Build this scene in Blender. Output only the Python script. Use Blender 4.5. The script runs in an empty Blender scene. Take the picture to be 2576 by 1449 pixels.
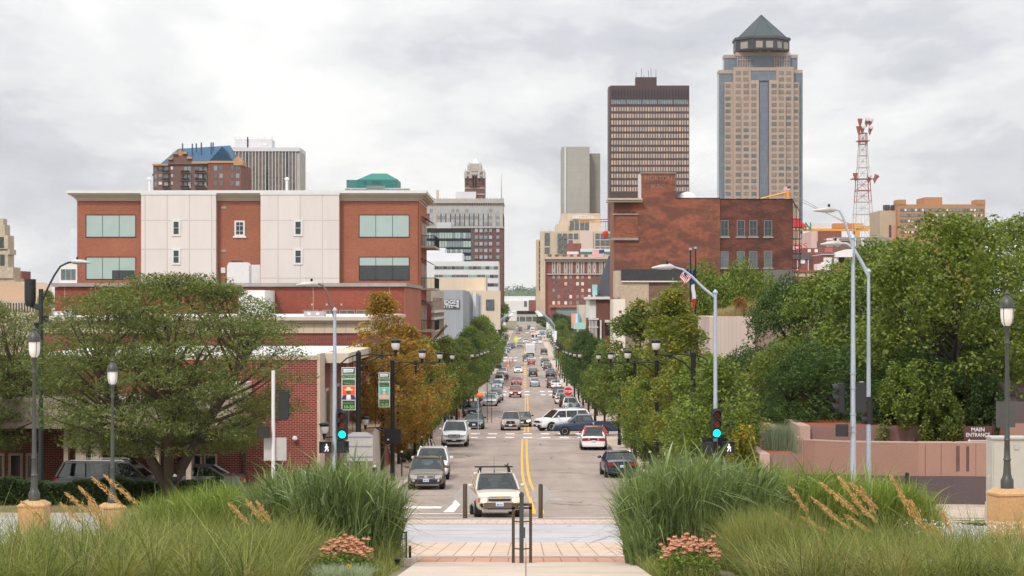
import bpy, math, random
import numpy as np
from mathutils import Vector, Matrix
R = random.Random(11)
NR = np.random.default_rng(5)
S = bpy.context.scene
COL = S.collection
PI = math.pi
# ---- measured camera: D units = photograph scaled to 2576 px wide ----
F = 5031.0; CX = 1322.9; CY = 765.4; EZ = 20.0
def X(x, d): return (x - CX) / F * d
def Z(y, d): return EZ - (y - CY) / F * d
PROF = [(-300, 1.3), (0, 1.3), (75, 8.1), (80, 8.45), (105, 9.6), (150, 10.9), (180, 11.6), (225, 12.7), (300, 14.0),
        (375, 14.8), (450, 15.0), (525, 15.0), (600, 14.7), (750, 14.3), (975, 14.0), (20000, 14.0)]
def drop(d):
    for (a, za), (b, zb) in zip(PROF, PROF[1:]):
        if d <= b:
            return za + (zb - za) * (d - a) / (b - a)
    return 14.0
def G(d): return EZ - drop(d)
def row(y):
    lo, hi = 20.0, 3000.0
    for _ in range(50):
        m = (lo + hi) / 2
        if CY + F * drop(m) / m > y: lo = m
        else: hi = m
    return lo
def crop(ox, oy, s): return lambda u, v: ((ox + u / s) * .67083, (oy + v / s) * .67083)
def c3(r, g=None, b=None):
    if isinstance(r, (tuple, list)): r, g, b = r
    def f(c):
        c /= 255.0
        return c / 12.92 if c <= .04045 else ((c + .055) / 1.055) ** 2.4
    return (f(r), f(g), f(b))

# ---------------- materials ----------------
MATS = {}
class NT:
    def __init__(s, name):
        s.m = bpy.data.materials.new(name); s.m.use_nodes = True
        s.t = s.m.node_tree; s.n = s.t.nodes; s.l = s.t.links
        s.p = s.n['Principled BSDF']
        s.co = s.n.new('ShaderNodeTexCoord')
    def node(s, typ, **kw):
        nd = s.n.new('ShaderNode' + typ)
        for k, v in kw.items():
            if k[0] == '_': nd.inputs[int(k[1:])].default_value = v
            else: setattr(nd, k, v)
        return nd
    def L(s, a, b): s.l.new(a, b)
    def noise(s, vec, scale, detail=4, rough=.55):
        nd = s.node('TexNoise'); nd.inputs['Scale'].default_value = scale
        nd.inputs['Detail'].default_value = detail; nd.inputs['Roughness'].default_value = rough
        s.L(vec, nd.inputs['Vector']); return nd.outputs['Fac']
    def mapv(s, vec, sc):
        nd = s.node('Mapping'); nd.inputs['Scale'].default_value = sc; s.L(vec, nd.inputs['Vector']); return nd.outputs[0]
    def ramp(s, fac, a, b):
        nd = s.node('MapRange'); nd.inputs['From Min'].default_value = a; nd.inputs['From Max'].default_value = b
        s.L(fac, nd.inputs['Value']); return nd.outputs[0]
    def mix(s, fac, a, b, mode='MIX'):
        nd = s.node('Mix', data_type='RGBA', blend_type=mode)
        for v, i in ((fac, 0), (a, 6), (b, 7)):
            if isinstance(v, (int, float)): nd.inputs[i].default_value = v
            elif isinstance(v, tuple): nd.inputs[i].default_value = v if len(v) == 4 else v + (1,)
            else: s.L(v, nd.inputs[i])
        return nd.outputs[2]
    def bump(s, h, st=.3, dist=.02):
        nd = s.node('Bump'); nd.inputs['Strength'].default_value = st; nd.inputs['Distance'].default_value = dist
        s.L(h, nd.inputs['Height']); s.L(nd.outputs[0], s.p.inputs['Normal'])
def setp(p, col=None, rough=.6, metal=0, spec=.5, coat=0):
    if col: p.inputs['Base Color'].default_value = tuple(col) + (1,)
    p.inputs['Roughness'].default_value = rough; p.inputs['Metallic'].default_value = metal
    p.inputs['Specular IOR Level'].default_value = spec; p.inputs['Coat Weight'].default_value = coat
def mat(name, col, rough=.6, metal=0, var=.12, scale=3, spec=.4, coat=0, emit=0, bump=0, fine=0):
    if name in MATS: return MATS[name]
    t = NT(name); setp(t.p, col, rough, metal, spec, coat)
    if var:
        f = t.noise(t.co.outputs['Object'], scale, 5)
        lo = tuple(c * (1 - var) for c in col); hi = tuple(min(1, c * (1 + var)) for c in col)
        c = t.mix(t.ramp(f, .3, .7), lo, hi)
        if fine:
            f2 = t.noise(t.co.outputs['Object'], fine, 2)
            c = t.mix(.5, c, t.mix(t.ramp(f2, .35, .65), tuple(x * .78 for x in col), tuple(min(1, x * 1.2) for x in col)))
        t.L(c, t.p.inputs['Base Color'])
        if bump: t.bump(f, bump)
    if emit:
        t.p.inputs['Emission Color'].default_value = tuple(col) + (1,); t.p.inputs['Emission Strength'].default_value = emit
    MATS[name] = t.m; return t.m
def wallvec(t):
    sx = t.node('SeparateXYZ'); t.L(t.co.outputs['Object'], sx.inputs[0])
    ad = t.node('Math', operation='ADD'); t.L(sx.outputs[0], ad.inputs[0]); t.L(sx.outputs[1], ad.inputs[1])
    cb = t.node('CombineXYZ'); t.L(ad.outputs[0], cb.inputs[0]); t.L(sx.outputs[2], cb.inputs[1]); return cb.outputs[0]
def brick(name, a, b, mort, w=.22, h=.075, mw=.012, blotch=None, bl=(.5, .65), bscale=.35, rough=.85, streak=1):
    if name in MATS: return MATS[name]
    t = NT(name); setp(t.p, a, rough, 0, .25); v = wallvec(t)
    br = t.node('TexBrick'); t.L(v, br.inputs['Vector'])
    for i, val in (('Color1', a + (1,)), ('Color2', b + (1,)), ('Mortar', mort + (1,)), ('Scale', 1.0), ('Mortar Size', mw),
                   ('Mortar Smooth', .1), ('Bias', 0.0), ('Brick Width', w), ('Row Height', h)):
        br.inputs[i].default_value = val
    c = br.outputs['Color']
    f = t.noise(t.mapv(v, (.12, .2, 1)), 1, 6, .6)
    c = t.mix(t.ramp(f, .3, .7), t.mix(1.0, c, (.82, .80, .80), 'MULTIPLY'), t.mix(1.0, c, (1.12, 1.08, 1.05), 'MULTIPLY'))
    f3 = t.noise(t.mapv(v, (2.2, 6, 1)), 1, 3, .7)
    c = t.mix(t.ramp(f3, .3, .7), t.mix(1.0, c, (.85, .84, .84), 'MULTIPLY'), c)
    if blotch:
        f2 = t.noise(t.mapv(v, (bscale, bscale * 2.2, 1)), 1, 8, .72)
        c = t.mix(t.ramp(f2, *bl), c, t.mix(.35, blotch, c))
    t.L(c, t.p.inputs['Base Color']); t.bump(br.outputs['Fac'], -.2, .01)
    MATS[name] = t.m; return t.m
def panel(name, col, w, h, joint=.03, jc=.8, var=.05, rough=.75, off=0.0):
    if name in MATS: return MATS[name]
    t = NT(name); setp(t.p, col, rough, 0, .3); v = wallvec(t)
    br = t.node('TexBrick', offset=off, squash=1.0); t.L(v, br.inputs['Vector'])
    hi = tuple(min(1, x * (1 + var)) for x in col); lo = tuple(x * (1 - var) for x in col)
    for i, val in (('Color1', lo + (1,)), ('Color2', hi + (1,)), ('Mortar', tuple(x * jc for x in col) + (1,)), ('Scale', 1.0),
                   ('Mortar Size', joint), ('Mortar Smooth', .3), ('Brick Width', w), ('Row Height', h)):
        br.inputs[i].default_value = val
    f = t.noise(t.mapv(v, (.5, .12, 1)), 1, 6, .6)
    c = t.mix(t.ramp(f, .25, .75), t.mix(1.0, br.outputs['Color'], (.88, .87, .86), 'MULTIPLY'), br.outputs['Color'])
    t.L(c, t.p.inputs['Base Color']); MATS[name] = t.m; return t.m
def glass(name, col, rough=.08, spec=.9, var=.25, metal=0.0):
    if name in MATS: return MATS[name]
    t = NT(name); setp(t.p, col, rough, metal, spec)
    f = t.noise(t.co.outputs['Object'], .6, 3)
    t.L(t.mix(t.ramp(f, .3, .7), tuple(c * (1 - var) for c in col), tuple(min(1, c * (1 + var)) for c in col)), t.p.inputs['Base Color'])
    MATS[name] = t.m; return t.m
def seeglass(name, tint, f=.25):
    if name in MATS: return MATS[name]
    t = NT(name); tr = t.node('BsdfTransparent'); tr.inputs[0].default_value = tint + (1,)
    gl = t.node('BsdfGlossy'); gl.inputs['Roughness'].default_value = .04; gl.inputs[0].default_value = (.8, .85, .85, 1)
    lw = t.node('LayerWeight'); lw.inputs[0].default_value = .5; pw = t.node('Math', operation='POWER'); pw.inputs[1].default_value = 3; t.L(lw.outputs['Facing'], pw.inputs[0]); fr = t.node('Math', operation='MULTIPLY'); fr.inputs[1].default_value = .6; t.L(pw.outputs[0], fr.inputs[0])
    ad = t.node('Math', operation='ADD'); ad.inputs[1].default_value = f; t.L(fr.outputs[0], ad.inputs[0])
    mx = t.node('MixShader'); t.L(ad.outputs[0], mx.inputs[0]); t.L(tr.outputs[0], mx.inputs[1]); t.L(gl.outputs[0], mx.inputs[2])
    t.L(mx.outputs[0], t.n['Material Output'].inputs[0]); MATS[name] = t.m; return t.m
def leafmat(name, a, b, c=None, cf=.12, trans=.35, rough=.55):
    if name in MATS: return MATS[name]
    t = NT(name); setp(t.p, a, rough, 0, .3)
    g = t.node('NewGeometry'); ri = g.outputs['Random Per Island']
    f = t.noise(t.co.outputs['Object'], .9, 3)
    ad = t.node('Math', operation='ADD'); t.L(ri, ad.inputs[0]); t.L(f, ad.inputs[1])
    cc = t.mix(t.ramp(ad.outputs[0], .35, 1.25), a, b)
    if c:
        f2 = t.noise(t.co.outputs['Object'], .55, 4, .6)
        ad2 = t.node('Math', operation='MULTIPLY_ADD'); ad2.inputs[1].default_value = .35; t.L(ri, ad2.inputs[0]); t.L(f2, ad2.inputs[2])
        cc = t.mix(t.ramp(ad2.outputs[0], .86 - cf, .96 - cf), cc, c)
    t.L(cc, t.p.inputs['Base Color'])
    tr = t.node('BsdfTranslucent'); t.L(t.mix(1.0, cc, (1.1, 1.25, .6), 'MULTIPLY'), tr.inputs[0])
    mx = t.node('MixShader'); mx.inputs[0].default_value = trans
    t.L(t.p.outputs[0], mx.inputs[1]); t.L(tr.outputs[0], mx.inputs[2]); t.L(mx.outputs[0], t.n['Material Output'].inputs[0])
    MATS[name] = t.m; return t.m

# ---------------- mesh builder ----------------
class MB:
    def __init__(s, off=(0, 0, 0)): s.v = []; s.f = []; s.o = Vector(off); s.mi = []; s.cur = 0
    def add(s, vs, fs):
        n = len(s.v); s.v += [tuple(Vector(p) - s.o) for p in vs]; s.f += [tuple(i + n for i in f) for f in fs]; s.mi += [s.cur] * len(fs)
        return s
    def box(s, x0, x1, y0, y1, z0, z1, M=None):
        vs = [Vector((x, y, z)) for z in (z0, z1) for y in (y0, y1) for x in (x0, x1)]
        if M: vs = [M @ v for v in vs]
        return s.add(vs, [(0, 2, 3, 1), (4, 5, 7, 6), (0, 1, 5, 4), (2, 6, 7, 3), (0, 4, 6, 2), (1, 3, 7, 5)])
    def quad(s, *p): return s.add(p, [tuple(range(len(p)))])
    def tube(s, pts, r, n=8, cap=True):
        pts = [Vector(p) for p in pts]; rs = r if isinstance(r, (list, tuple)) else [r] * len(pts)
        vs, fs = [], []; up = None
        for i, p in enumerate(pts):
            t = (pts[min(i + 1, len(pts) - 1)] - pts[max(i - 1, 0)]).normalized()
            if up is None:
                up = Vector((0, 0, 1)) if abs(t.z) < .9 else Vector((1, 0, 0))
            a = t.cross(up).normalized(); b = a.cross(t).normalized(); up = b
            for k in range(n):
                an = 2 * PI * k / n; vs.append(p + (a * math.cos(an) + b * math.sin(an)) * rs[i])
        for i in range(len(pts) - 1):
            for k in range(n):
                fs.append((i * n + k, i * n + (k + 1) % n, (i + 1) * n + (k + 1) % n, (i + 1) * n + k))
        if cap: fs.append(tuple(range(n - 1, -1, -1))); fs.append(tuple((len(pts) - 1) * n + k for k in range(n)))
        return s.add(vs, fs)
    def lathe(s, c, prof, n=16, axis='z', sx=1, sy=1):
        vs, fs = [], []; c = Vector(c)
        for r, z in prof:
            for k in range(n):
                a = 2 * PI * k / n; u, w = r * math.cos(a) * sx, r * math.sin(a) * sy
                vs.append(c + (Vector((u, w, z)) if axis == 'z' else Vector((u, z, w)) if axis == 'y' else Vector((z, u, w))))
        m = len(prof)
        for i in range(m - 1):
            for k in range(n):
                q = (i * n + k, i * n + (k + 1) % n, (i + 1) * n + (k + 1) % n, (i + 1) * n + k)
                fs.append(q)
        fs.append(tuple(range(n - 1, -1, -1))); fs.append(tuple((m - 1) * n + k for k in range(n)))
        return s.add(vs, fs)
    def prism(s, pts, a, b, axis='y'):
        def P(u, w, t): return (u, t, w) if axis == 'y' else (t, u, w) if axis == 'x' else (u, w, t)
        n = len(pts); vs = [P(u, w, a) for u, w in pts] + [P(u, w, b) for u, w in pts]
        return s.add(vs, [tuple(range(n)), tuple(range(2 * n - 1, n - 1, -1))] + [(i, i + n, (i + 1) % n + n, (i + 1) % n) for i in range(n)])
    def mesh(s, name, mats, smooth=0):
        me = bpy.data.meshes.new(name); me.from_pydata(s.v, [], s.f)
        for m in (mats if isinstance(mats, (list, tuple)) else [mats]): me.materials.append(m)
        if any(s.mi): me.polygons.foreach_set('material_index', s.mi)
        import bmesh
        bm = bmesh.new(); bm.from_mesh(me); bmesh.ops.recalc_face_normals(bm, faces=bm.faces)
        if smooth:
            for f in bm.faces: f.smooth = True
            for e in bm.edges:
                if len(e.link_faces) == 2 and e.calc_face_angle(0) > math.radians(smooth): e.smooth = False
        bm.to_mesh(me); bm.free()
        me.update(); return me
    def build(s, name, mats, parent=None, smooth=0, loc=None, label=None, kind=None):
        o = bpy.data.objects.new(name, s.mesh(name, mats, smooth)); COL.objects.link(o); o.parent = parent
        if loc is not None: o.location = loc
        elif parent is None: o.location = s.o
        if label: o['label'] = label
        if kind: o['kind'] = kind
        return o
def inst(name, me, parent=None, loc=(0, 0, 0), rot=(0, 0, 0), sc=None):
    o = bpy.data.objects.new(name, me); COL.objects.link(o); o.parent = parent; o.location = loc; o.rotation_euler = rot
    if sc: o.scale = sc if isinstance(sc, (tuple, list)) else (sc,) * 3
    return o
def tag(o, label, cat=None, group=None, kind=None):
    if label: o['label'] = label
    if cat: o['category'] = cat
    if group: o['group'] = group
    if kind: o['kind'] = kind
    return o
def E(name, label, cat, loc=(0, 0, 0), rz=0, group=None, kind=None):
    o = bpy.data.objects.new(name, None); COL.objects.link(o); o.location = loc; o.rotation_euler = (0, 0, rz)
    o.empty_display_size = .3
    return tag(o, label, cat, group, kind)
def copy_tree(o, parent=None):
    c = o.copy(); COL.objects.link(c); c.parent = parent
    for ch in CH.get(o.name, None) or [x for x in o.children]: copy_tree(ch, c)
    return c
CH = {}
def dup(o, loc, rz=0, label=None, sc=None):
    c = copy_tree(o); c.location = loc; c.rotation_euler = (0, 0, rz)
    if label: c['label'] = label
    if sc: c.scale = (sc,) * 3 if not isinstance(sc, tuple) else sc
    return c
def np_mesh(name, V, Fq, m):
    me = bpy.data.meshes.new(name); nv, nf = len(V), len(Fq); k = Fq.shape[1]
    me.vertices.add(nv); me.vertices.foreach_set('co', V.astype(np.float32).ravel())
    me.loops.add(nf * k); me.loops.foreach_set('vertex_index', Fq.astype(np.int32).ravel())
    me.polygons.add(nf); me.polygons.foreach_set('loop_start', np.arange(0, nf * k, k, dtype=np.int32))
    me.polygons.foreach_set('loop_total', np.full(nf, k, dtype=np.int32))
    for q in (m if isinstance(m, (list, tuple)) else [m]): me.materials.append(q)
    me.update(calc_edges=True); return me
def text(s, size, m, loc, parent, name='lettering', rz=0, ext=.004, sx=1, bold=0, align='CENTER', rx=PI / 2):
    cu = bpy.data.curves.new(name, 'FONT'); cu.body = s; cu.size = size; cu.extrude = ext; cu.align_x = align; cu.align_y = 'CENTER'; cu.offset = bold
    ob = bpy.data.objects.new(name + '_c', cu); COL.objects.link(ob)
    dg = bpy.context.evaluated_depsgraph_get(); me = bpy.data.meshes.new_from_object(ob.evaluated_get(dg)); me.name = name
    bpy.data.objects.remove(ob); bpy.data.curves.remove(cu); me.materials.clear(); me.materials.append(m)
    o = inst(name, me, parent, loc, (rx, 0, rz)); o.scale = (sx, 1, 1); return o

# ---------------- world, sun, camera ----------------
SUN_EL, SUN_AZ = math.radians(48), math.radians(205)   # sun high behind the camera's left shoulder, behind thin cloud
w = bpy.data.worlds.new("World"); S.world = w; w.use_nodes = True
wt = w.node_tree; wn = wt.nodes; wl = wt.links
bg = wn['Background']; bg.inputs[1].default_value = .1
sky = wn.new('ShaderNodeTexSky'); sky.sky_type = 'NISHITA'; sky.sun_disc = False; sky.sun_elevation = SUN_EL; sky.sun_rotation = SUN_AZ
sky.air_density = 1; sky.dust_density = 2
tc = wn.new('ShaderNodeTexCoord'); sp = wn.new('ShaderNodeSeparateXYZ'); wl.new(tc.outputs['Generated'], sp.inputs[0])
def wm(op, a, b=None, c=None, clamp=False):
    n = wn.new('ShaderNodeMath'); n.operation = op; n.use_clamp = clamp
    for i, v in enumerate((a, b, c)):
        if v is None: continue
        if isinstance(v, (int, float)): n.inputs[i].default_value = v
        else: wl.new(v, n.inputs[i])
    return n.outputs[0]
zc = wm('MAXIMUM', sp.outputs[2], 0.0)
inv = wm('DIVIDE', 1.0, wm('ADD', zc, .3))
cb = wn.new('ShaderNodeCombineXYZ'); wl.new(wm('MULTIPLY', sp.outputs[0], inv), cb.inputs[0]); wl.new(wm('MULTIPLY', sp.outputs[1], inv), cb.inputs[1])
def wnoise(scale, det, rough, off, dist=0.0):
    mp = wn.new('ShaderNodeMapping'); mp.inputs['Location'].default_value = off; mp.inputs['Scale'].default_value = (1, .8, 1); wl.new(cb.outputs[0], mp.inputs[0])
    n = wn.new('ShaderNodeTexNoise'); n.inputs['Scale'].default_value = scale; n.inputs['Detail'].default_value = det
    n.inputs['Roughness'].default_value = rough; n.inputs['Distortion'].default_value = dist; wl.new(mp.outputs[0], n.inputs['Vector']); return n.outputs['Fac']
def wramp(f, stops):
    r = wn.new('ShaderNodeValToRGB'); el = r.color_ramp.elements
    while len(el) < len(stops): el.new(.5)
    for e, (p, c) in zip(el, stops): e.position = p; e.color = tuple(c) + (1,)
    r.color_ramp.interpolation = 'EASE'; wl.new(f, r.inputs[0]); return r.outputs[0]
n1 = wnoise(2.7, 9, .56, (5.6, 2.9, 0), .15)
n2 = wnoise(1.3, 3, .5, (1.3, 4.4, 2), .1)
nn = wm('ADD', wm('MULTIPLY', n1, .7), wm('MULTIPLY', n2, .3))
cl = wramp(nn, [(.40, (.63, .645, .695)), (.45, (.73, .74, .78)), (.49, (.87, .875, .895)), (.535, (.98, .98, .975)), (.60, (1.12, 1.11, 1.09))])
def wmix(f, a, b, mode='MIX'):
    n = wn.new('ShaderNodeMix'); n.data_type = 'RGBA'; n.blend_type = mode
    for v, i in ((f, 0), (a, 6), (b, 7)):
        if isinstance(v, (int, float)): n.inputs[i].default_value = v
        elif isinstance(v, tuple): n.inputs[i].default_value = v + (1,)
        else: wl.new(v, n.inputs[i])
    return n.outputs[2]
lowf = wm('SUBTRACT', 1.0, wm('MULTIPLY', zc, 14.0), clamp=True)
cl = wmix(wm('MULTIPLY', lowf, .35), cl, (.93, .94, .95))
SKYK = 9.8
zen = wm('ADD', 1.0, wm('MULTIPLY', wm('MINIMUM', wm('MAXIMUM', wm('SUBTRACT', zc, .14), 0.0), .5), 1.9))
vm = wn.new('ShaderNodeVectorMath'); vm.operation = 'SCALE'; wl.new(cl, vm.inputs[0]); wl.new(wm('MULTIPLY', zen, SKYK), vm.inputs['Scale'])
wl.new(wmix(.92, sky.outputs[0], vm.outputs[0]), bg.inputs[0])
sl = bpy.data.lights.new('sun', 'SUN'); sl.energy = 2.7; sl.angle = math.radians(9); sl.color = (1, .955, .89)
so = bpy.data.objects.new('sun', sl); COL.objects.link(so)
sd = Vector((math.sin(SUN_AZ) * math.cos(SUN_EL), math.cos(SUN_AZ) * math.cos(SUN_EL), math.sin(SUN_EL)))
so.rotation_euler = sd.to_track_quat('Z', 'Y').to_euler(); so.location = (0, -20, 60)
cam = bpy.data.cameras.new('camera'); co = bpy.data.objects.new('camera', cam); COL.objects.link(co); S.camera = co
cam.sensor_width = 36; cam.lens = F / 2576 * 36; co.location = (0, 0, EZ); co.rotation_euler = (PI / 2, 0, 0)
cam.shift_x = (1288 - CX) / 2576; cam.shift_y = (CY - 724.5) / 2576; cam.clip_start = .5; cam.clip_end = 30000
S.view_settings.view_transform = 'Standard'; S.view_settings.look = 'None'; S.view_settings.gamma = 1; S.view_settings.exposure = 0
S.render.resolution_x = 1024; S.render.resolution_y = 576
cy = S.cycles; cy.max_bounces = 5; cy.diffuse_bounces = 3; cy.glossy_bounces = 3; cy.transmission_bounces = 4; cy.transparent_max_bounces = 10; cy.volume_bounces = 0
cy.caustics_reflective = False; cy.caustics_refractive = False
try:
    cy.use_denoising = True; cy.denoiser = 'OPENIMAGEDENOISE'
except Exception: pass
# ================= setting: ground, road, pavements =================
m_soil = mat('soil', (.16, .14, .08), .95, var=.35, scale=.6, fine=14)
m_lawn = mat('lawn', (.10, .13, .035), .95, var=.3, scale=.5, fine=25)
def roadmat(name, base, patch, streak=.16):
    t = NT(name); setp(t.p, base, .82, 0, .3); v = t.co.outputs['Object']
    a = t.noise(t.mapv(v, (.5, .035, 1)), 1, 5, .6); b = t.noise(v, .22, 6, .65); c = t.noise(v, 9, 3, .7)
    col = t.mix(t.ramp(a, .3, .7), tuple(x * (1 - streak) for x in base), tuple(x * (1 + streak) for x in base))
    col = t.mix(t.ramp(b, .48, .72), col, patch)
    col = t.mix(t.ramp(c, .2, .8), t.mix(1.0, col, (.82, .82, .82), 'MULTIPLY'), t.mix(1.0, col, (1.12, 1.12, 1.12), 'MULTIPLY'))
    vo = t.node('TexVoronoi', feature='DISTANCE_TO_EDGE'); vo.inputs['Scale'].default_value = .2
    dn = t.noise(v, .9, 4); vv = t.node('VectorMath', operation='ADD'); t.L(v, vv.inputs[0]); t.L(t.mix(1.0, (0, 0, 0), dn, 'ADD'), vv.inputs[1]); t.L(vv.outputs[0], vo.inputs['Vector'])
    cr = t.ramp(vo.outputs['Distance'], .0, .016); msk = t.noise(v, .07, 2)
    col = t.mix(t.ramp(msk, .40, .5), col, t.mix(cr, t.mix(1.0, col, (.36, .34, .33), 'MULTIPLY'), col))
    t.L(col, t.p.inputs['Base Color']); MATS[name] = t.m; return t.m
m_road = roadmat('road_concrete', (.32, .255, .215), (.235, .185, .16), .2)
m_cross = roadmat('cross_street', (.40, .385, .39), (.34, .325, .33), .1)
m_walk = panel('pavement_concrete', (.50, .40, .32), 1.5, 1.5, .03, .75, .06)
def floortile(name, a, w, h, joint, jc):
    t = NT(name); setp(t.p, a, .85, 0, .25); v = t.co.outputs['Object']
    br = t.node('TexBrick', offset=0.0); t.L(v, br.inputs['Vector'])
    for i, val in (('Color1', tuple(x * .95 for x in a) + (1,)), ('Color2', tuple(x * 1.05 for x in a) + (1,)), ('Mortar', jc + (1,)), ('Scale', 1.0), ('Mortar Size', joint), ('Brick Width', w), ('Row Height', h)):
        br.inputs[i].default_value = val
    f = t.noise(v, .6, 6, .65); f2 = t.noise(v, 12, 3)
    c = t.mix(t.ramp(f, .3, .7), t.mix(1.0, br.outputs['Color'], (.86, .84, .83), 'MULTIPLY'), t.mix(1.0, br.outputs['Color'], (1.08, 1.07, 1.05), 'MULTIPLY'))
    c = t.mix(t.ramp(f2, .3, .7), t.mix(1.0, c, (.93, .93, .93), 'MULTIPLY'), c)
    t.L(c, t.p.inputs['Base Color']); MATS[name] = t.m; return t.m
m_tile = floortile('pink_paver_slab', (.54, .41, .32), .33, 60, .009, (.22, .12, .08))
m_sidewalk = floortile('sidewalk_slab', (.50, .40, .33), 1.5, 1.5, .018, (.30, .23, .18))
m_terra = floortile('terracotta_paver', (.50, .24, .16), .30, 60, .009, (.2, .1, .07))
m_conc = floortile('walk_concrete', (.50, .42, .345), 60, 2.4, .012, (.22, .18, .14))
m_kerb = mat('kerb_concrete', (.47, .39, .32), .85, var=.15, scale=1.5, fine=20)
m_white = mat('road_paint_white', (.68, .66, .63), .7, var=.12, scale=4)
m_yellow = mat('road_paint_yellow', (.72, .37, .035), .7, var=.18, scale=3)
m_steel = mat('drain_steel', (.30, .28, .26), .5, .4)

def sheet(name, x0, x1, d0, d1, dz, m, step=None, kind='structure', parent=None, xn=1):
    ds = sorted(set([d0, d1] + [p[0] for p in PROF if d0 < p[0] < d1]))
    mb = MB()
    for a, b in zip(ds, ds[1:]):
        for i in range(xn):
            xa, xb = x0 + (x1 - x0) * i / xn, x0 + (x1 - x0) * (i + 1) / xn
            mb.quad((xa, a, G(a) + dz), (xb, a, G(a) + dz), (xb, b, G(b) + dz), (xa, b, G(b) + dz))
    return mb.build(name, m, parent, kind=kind)
def slab(name, x0, x1, d0, d1, top, m, kind='structure'):
    ds = sorted(set([d0, d1] + [p[0] for p in PROF if d0 < p[0] < d1])); mb = MB()
    for a, b in zip(ds, ds[1:]):
        vs = [(x, y, G(y) + z) for z in (-.3, top) for y in (a, b) for x in (x0, x1)]
        fs = [(4, 5, 7, 6), (0, 4, 6, 2), (1, 3, 7, 5)]
        if a == d0: fs.append((0, 1, 5, 4))
        if b == d1: fs.append((2, 6, 7, 3))
        mb.add(vs, fs)
    return mb.build(name, m, None, kind=kind)
g = sheet('ground', -3500, 3500, -250, 9000, 0, m_soil); g['label'] = 'bare soil ground under the city'
sheet('lawn', -120, -9.2, 78.6, 88, .02, m_soil)
sheet('path', -1.78, 1.74, 20, 32.7, .05, m_conc)
slab('kerb_cap', -2.45, -1.78, 32.3, 32.7, .12, m_kerb)
sheet('brick_paving', -40, 40, 32.7, 35.2, .03, m_terra)
for i, (a, b) in enumerate(((35.2, 35.45), (35.75, 36.0))): sheet('drain_channel', -40, 40, a, b, .034, m_steel)
sheet('kerb_strip', -40, 40, 35.45, 35.75, .03, m_kerb); sheet('kerb_strip', -40, 40, 36.0, 36.2, .03, m_kerb)
sheet('plaza', -70, 70, 36.2, 44.7, .03, m_tile)
sheet('cross_street', -250, 250, 44.7, 66.5, .02, m_cross)
sheet('plaza', -8, 8.4, 66.5, 69.2, .03, m_tile); sheet('cross_street', -7.6, 7.6, 69.2, 71.3, .03, m_cross); sheet('plaza', -8, 8.4, 71.3, 74.6, .03, m_tile)
sheet('cross_street', -250, -8, 66.5, 78.4, .02, m_cross)
slab('kerb', -250, -9.2, 78.4, 78.8, .15, m_kerb)
sheet('plaza', 8.4, 90, 66.5, 86, .03, m_tile)
sheet('pavement', 10, 90, 76, 88, .05, m_sidewalk)
sheet('lawn', 14.4, 22, 62, 69, .12, m_lawn)
HW = 6.4
BLK = [(84, 168), (200, 309), (346, 528), (560, 760), (790, 1080)]
sheet('road', -HW - .02, HW + .02, 74.6, 1600, .02, m_road, xn=2)
for y0, y1 in zip([b[1] for b in BLK], [b[0] for b in BLK[1:]]):
    sheet('side_street', -260, -HW - .02, y0, y1, .02, m_road); sheet('side_street', HW + .02, 260, y0, y1, .02, m_road)
for a, b in BLK:
    for s in (-1, 1):
        k = sorted((s * HW, s * (HW + .22))); slab('kerb', k[0], k[1], a, b, .16, m_kerb)
        k = sorted((s * (HW + .22), s * 10.95)); slab('sidewalk', k[0], k[1], a, b, .155, m_sidewalk)
sheet('sidewalk', -11, -HW - .02, 74.6, 84, .04, m_sidewalk); sheet('sidewalk', HW + .02, 11, 74.6, 84, .04, m_sidewalk)
# kerb bulb-outs at the corners of the intersection
for s in (-1, 1):
    for a, b in ((163, 168), (200, 206)):
        pts = [(s * HW, a - 3), (s * (HW - 1.2), a - 1.2), (s * (HW - 1.75), a + .5), (s * (HW - 1.75), b), (s * HW, b)]
        if a == 200: pts = [(s * HW, a), (s * (HW - 1.6), a), (s * (HW - 1.8), a + 3), (s * (HW - 1), a + 6), (s * HW, a + 8)]
        MB().add([(x, y, G(y) + .165) for x, y in pts] + [(x, y, G(y) - .1) for x, y in pts],
                 [tuple(range(5))] + [(i, (i + 1) % 5, (i + 1) % 5 + 5, i + 5) for i in range(5)]).build('kerb', m_kerb, None, kind='structure')
# painted markings
mw, my = MB(), MB()
def stripe(mb, pts, w, dz=.026):
    q = []
    ds = []
    for (xa, ya), (xb, yb) in zip(pts, pts[1:]):
        n = max(1, int(abs(yb - ya) / 12)); ds += [(xa + (xb - xa) * i / n, ya + (yb - ya) * i / n) for i in range(n)]
    ds.append(pts[-1])
    for (xa, ya), (xb, yb) in zip(ds, ds[1:]):
        mb.quad((xa - w / 2, ya, G(ya) + dz), (xa + w / 2, ya, G(ya) + dz), (xb + w / 2, yb, G(yb) + dz), (xb - w / 2, yb, G(yb) + dz))
def Dp(x, y): d = row(y); return (X(x, d), d)
for o in (-.17, .17):
    c = [Dp(1355, 1294), Dp(1347, 1268), Dp(1336, 1240), Dp(1326, 1215), Dp(1321, 1190), Dp(1319, 1150)]
    c = [(x + o, y) for x, y in c] + [(-.12 + o, 167)]
    stripe(my, c, .15)
    stripe(my, [(.05 + o, 181), (.05 + o, 230)], .15); stripe(my, [(.1 + o, 236), (.1 + o, 306)], .15)
for k in range(12): stripe(my, [(-.15, 350 + k * 14), (-.15, 356 + k * 14)], .5)
for k in range(10): stripe(my, [(-.35, 562 + k * 12), (-.35, 568 + k * 12)], .4)
c = [Dp(1128, 1290), Dp(1150, 1268), Dp(1163, 1248)]
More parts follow.
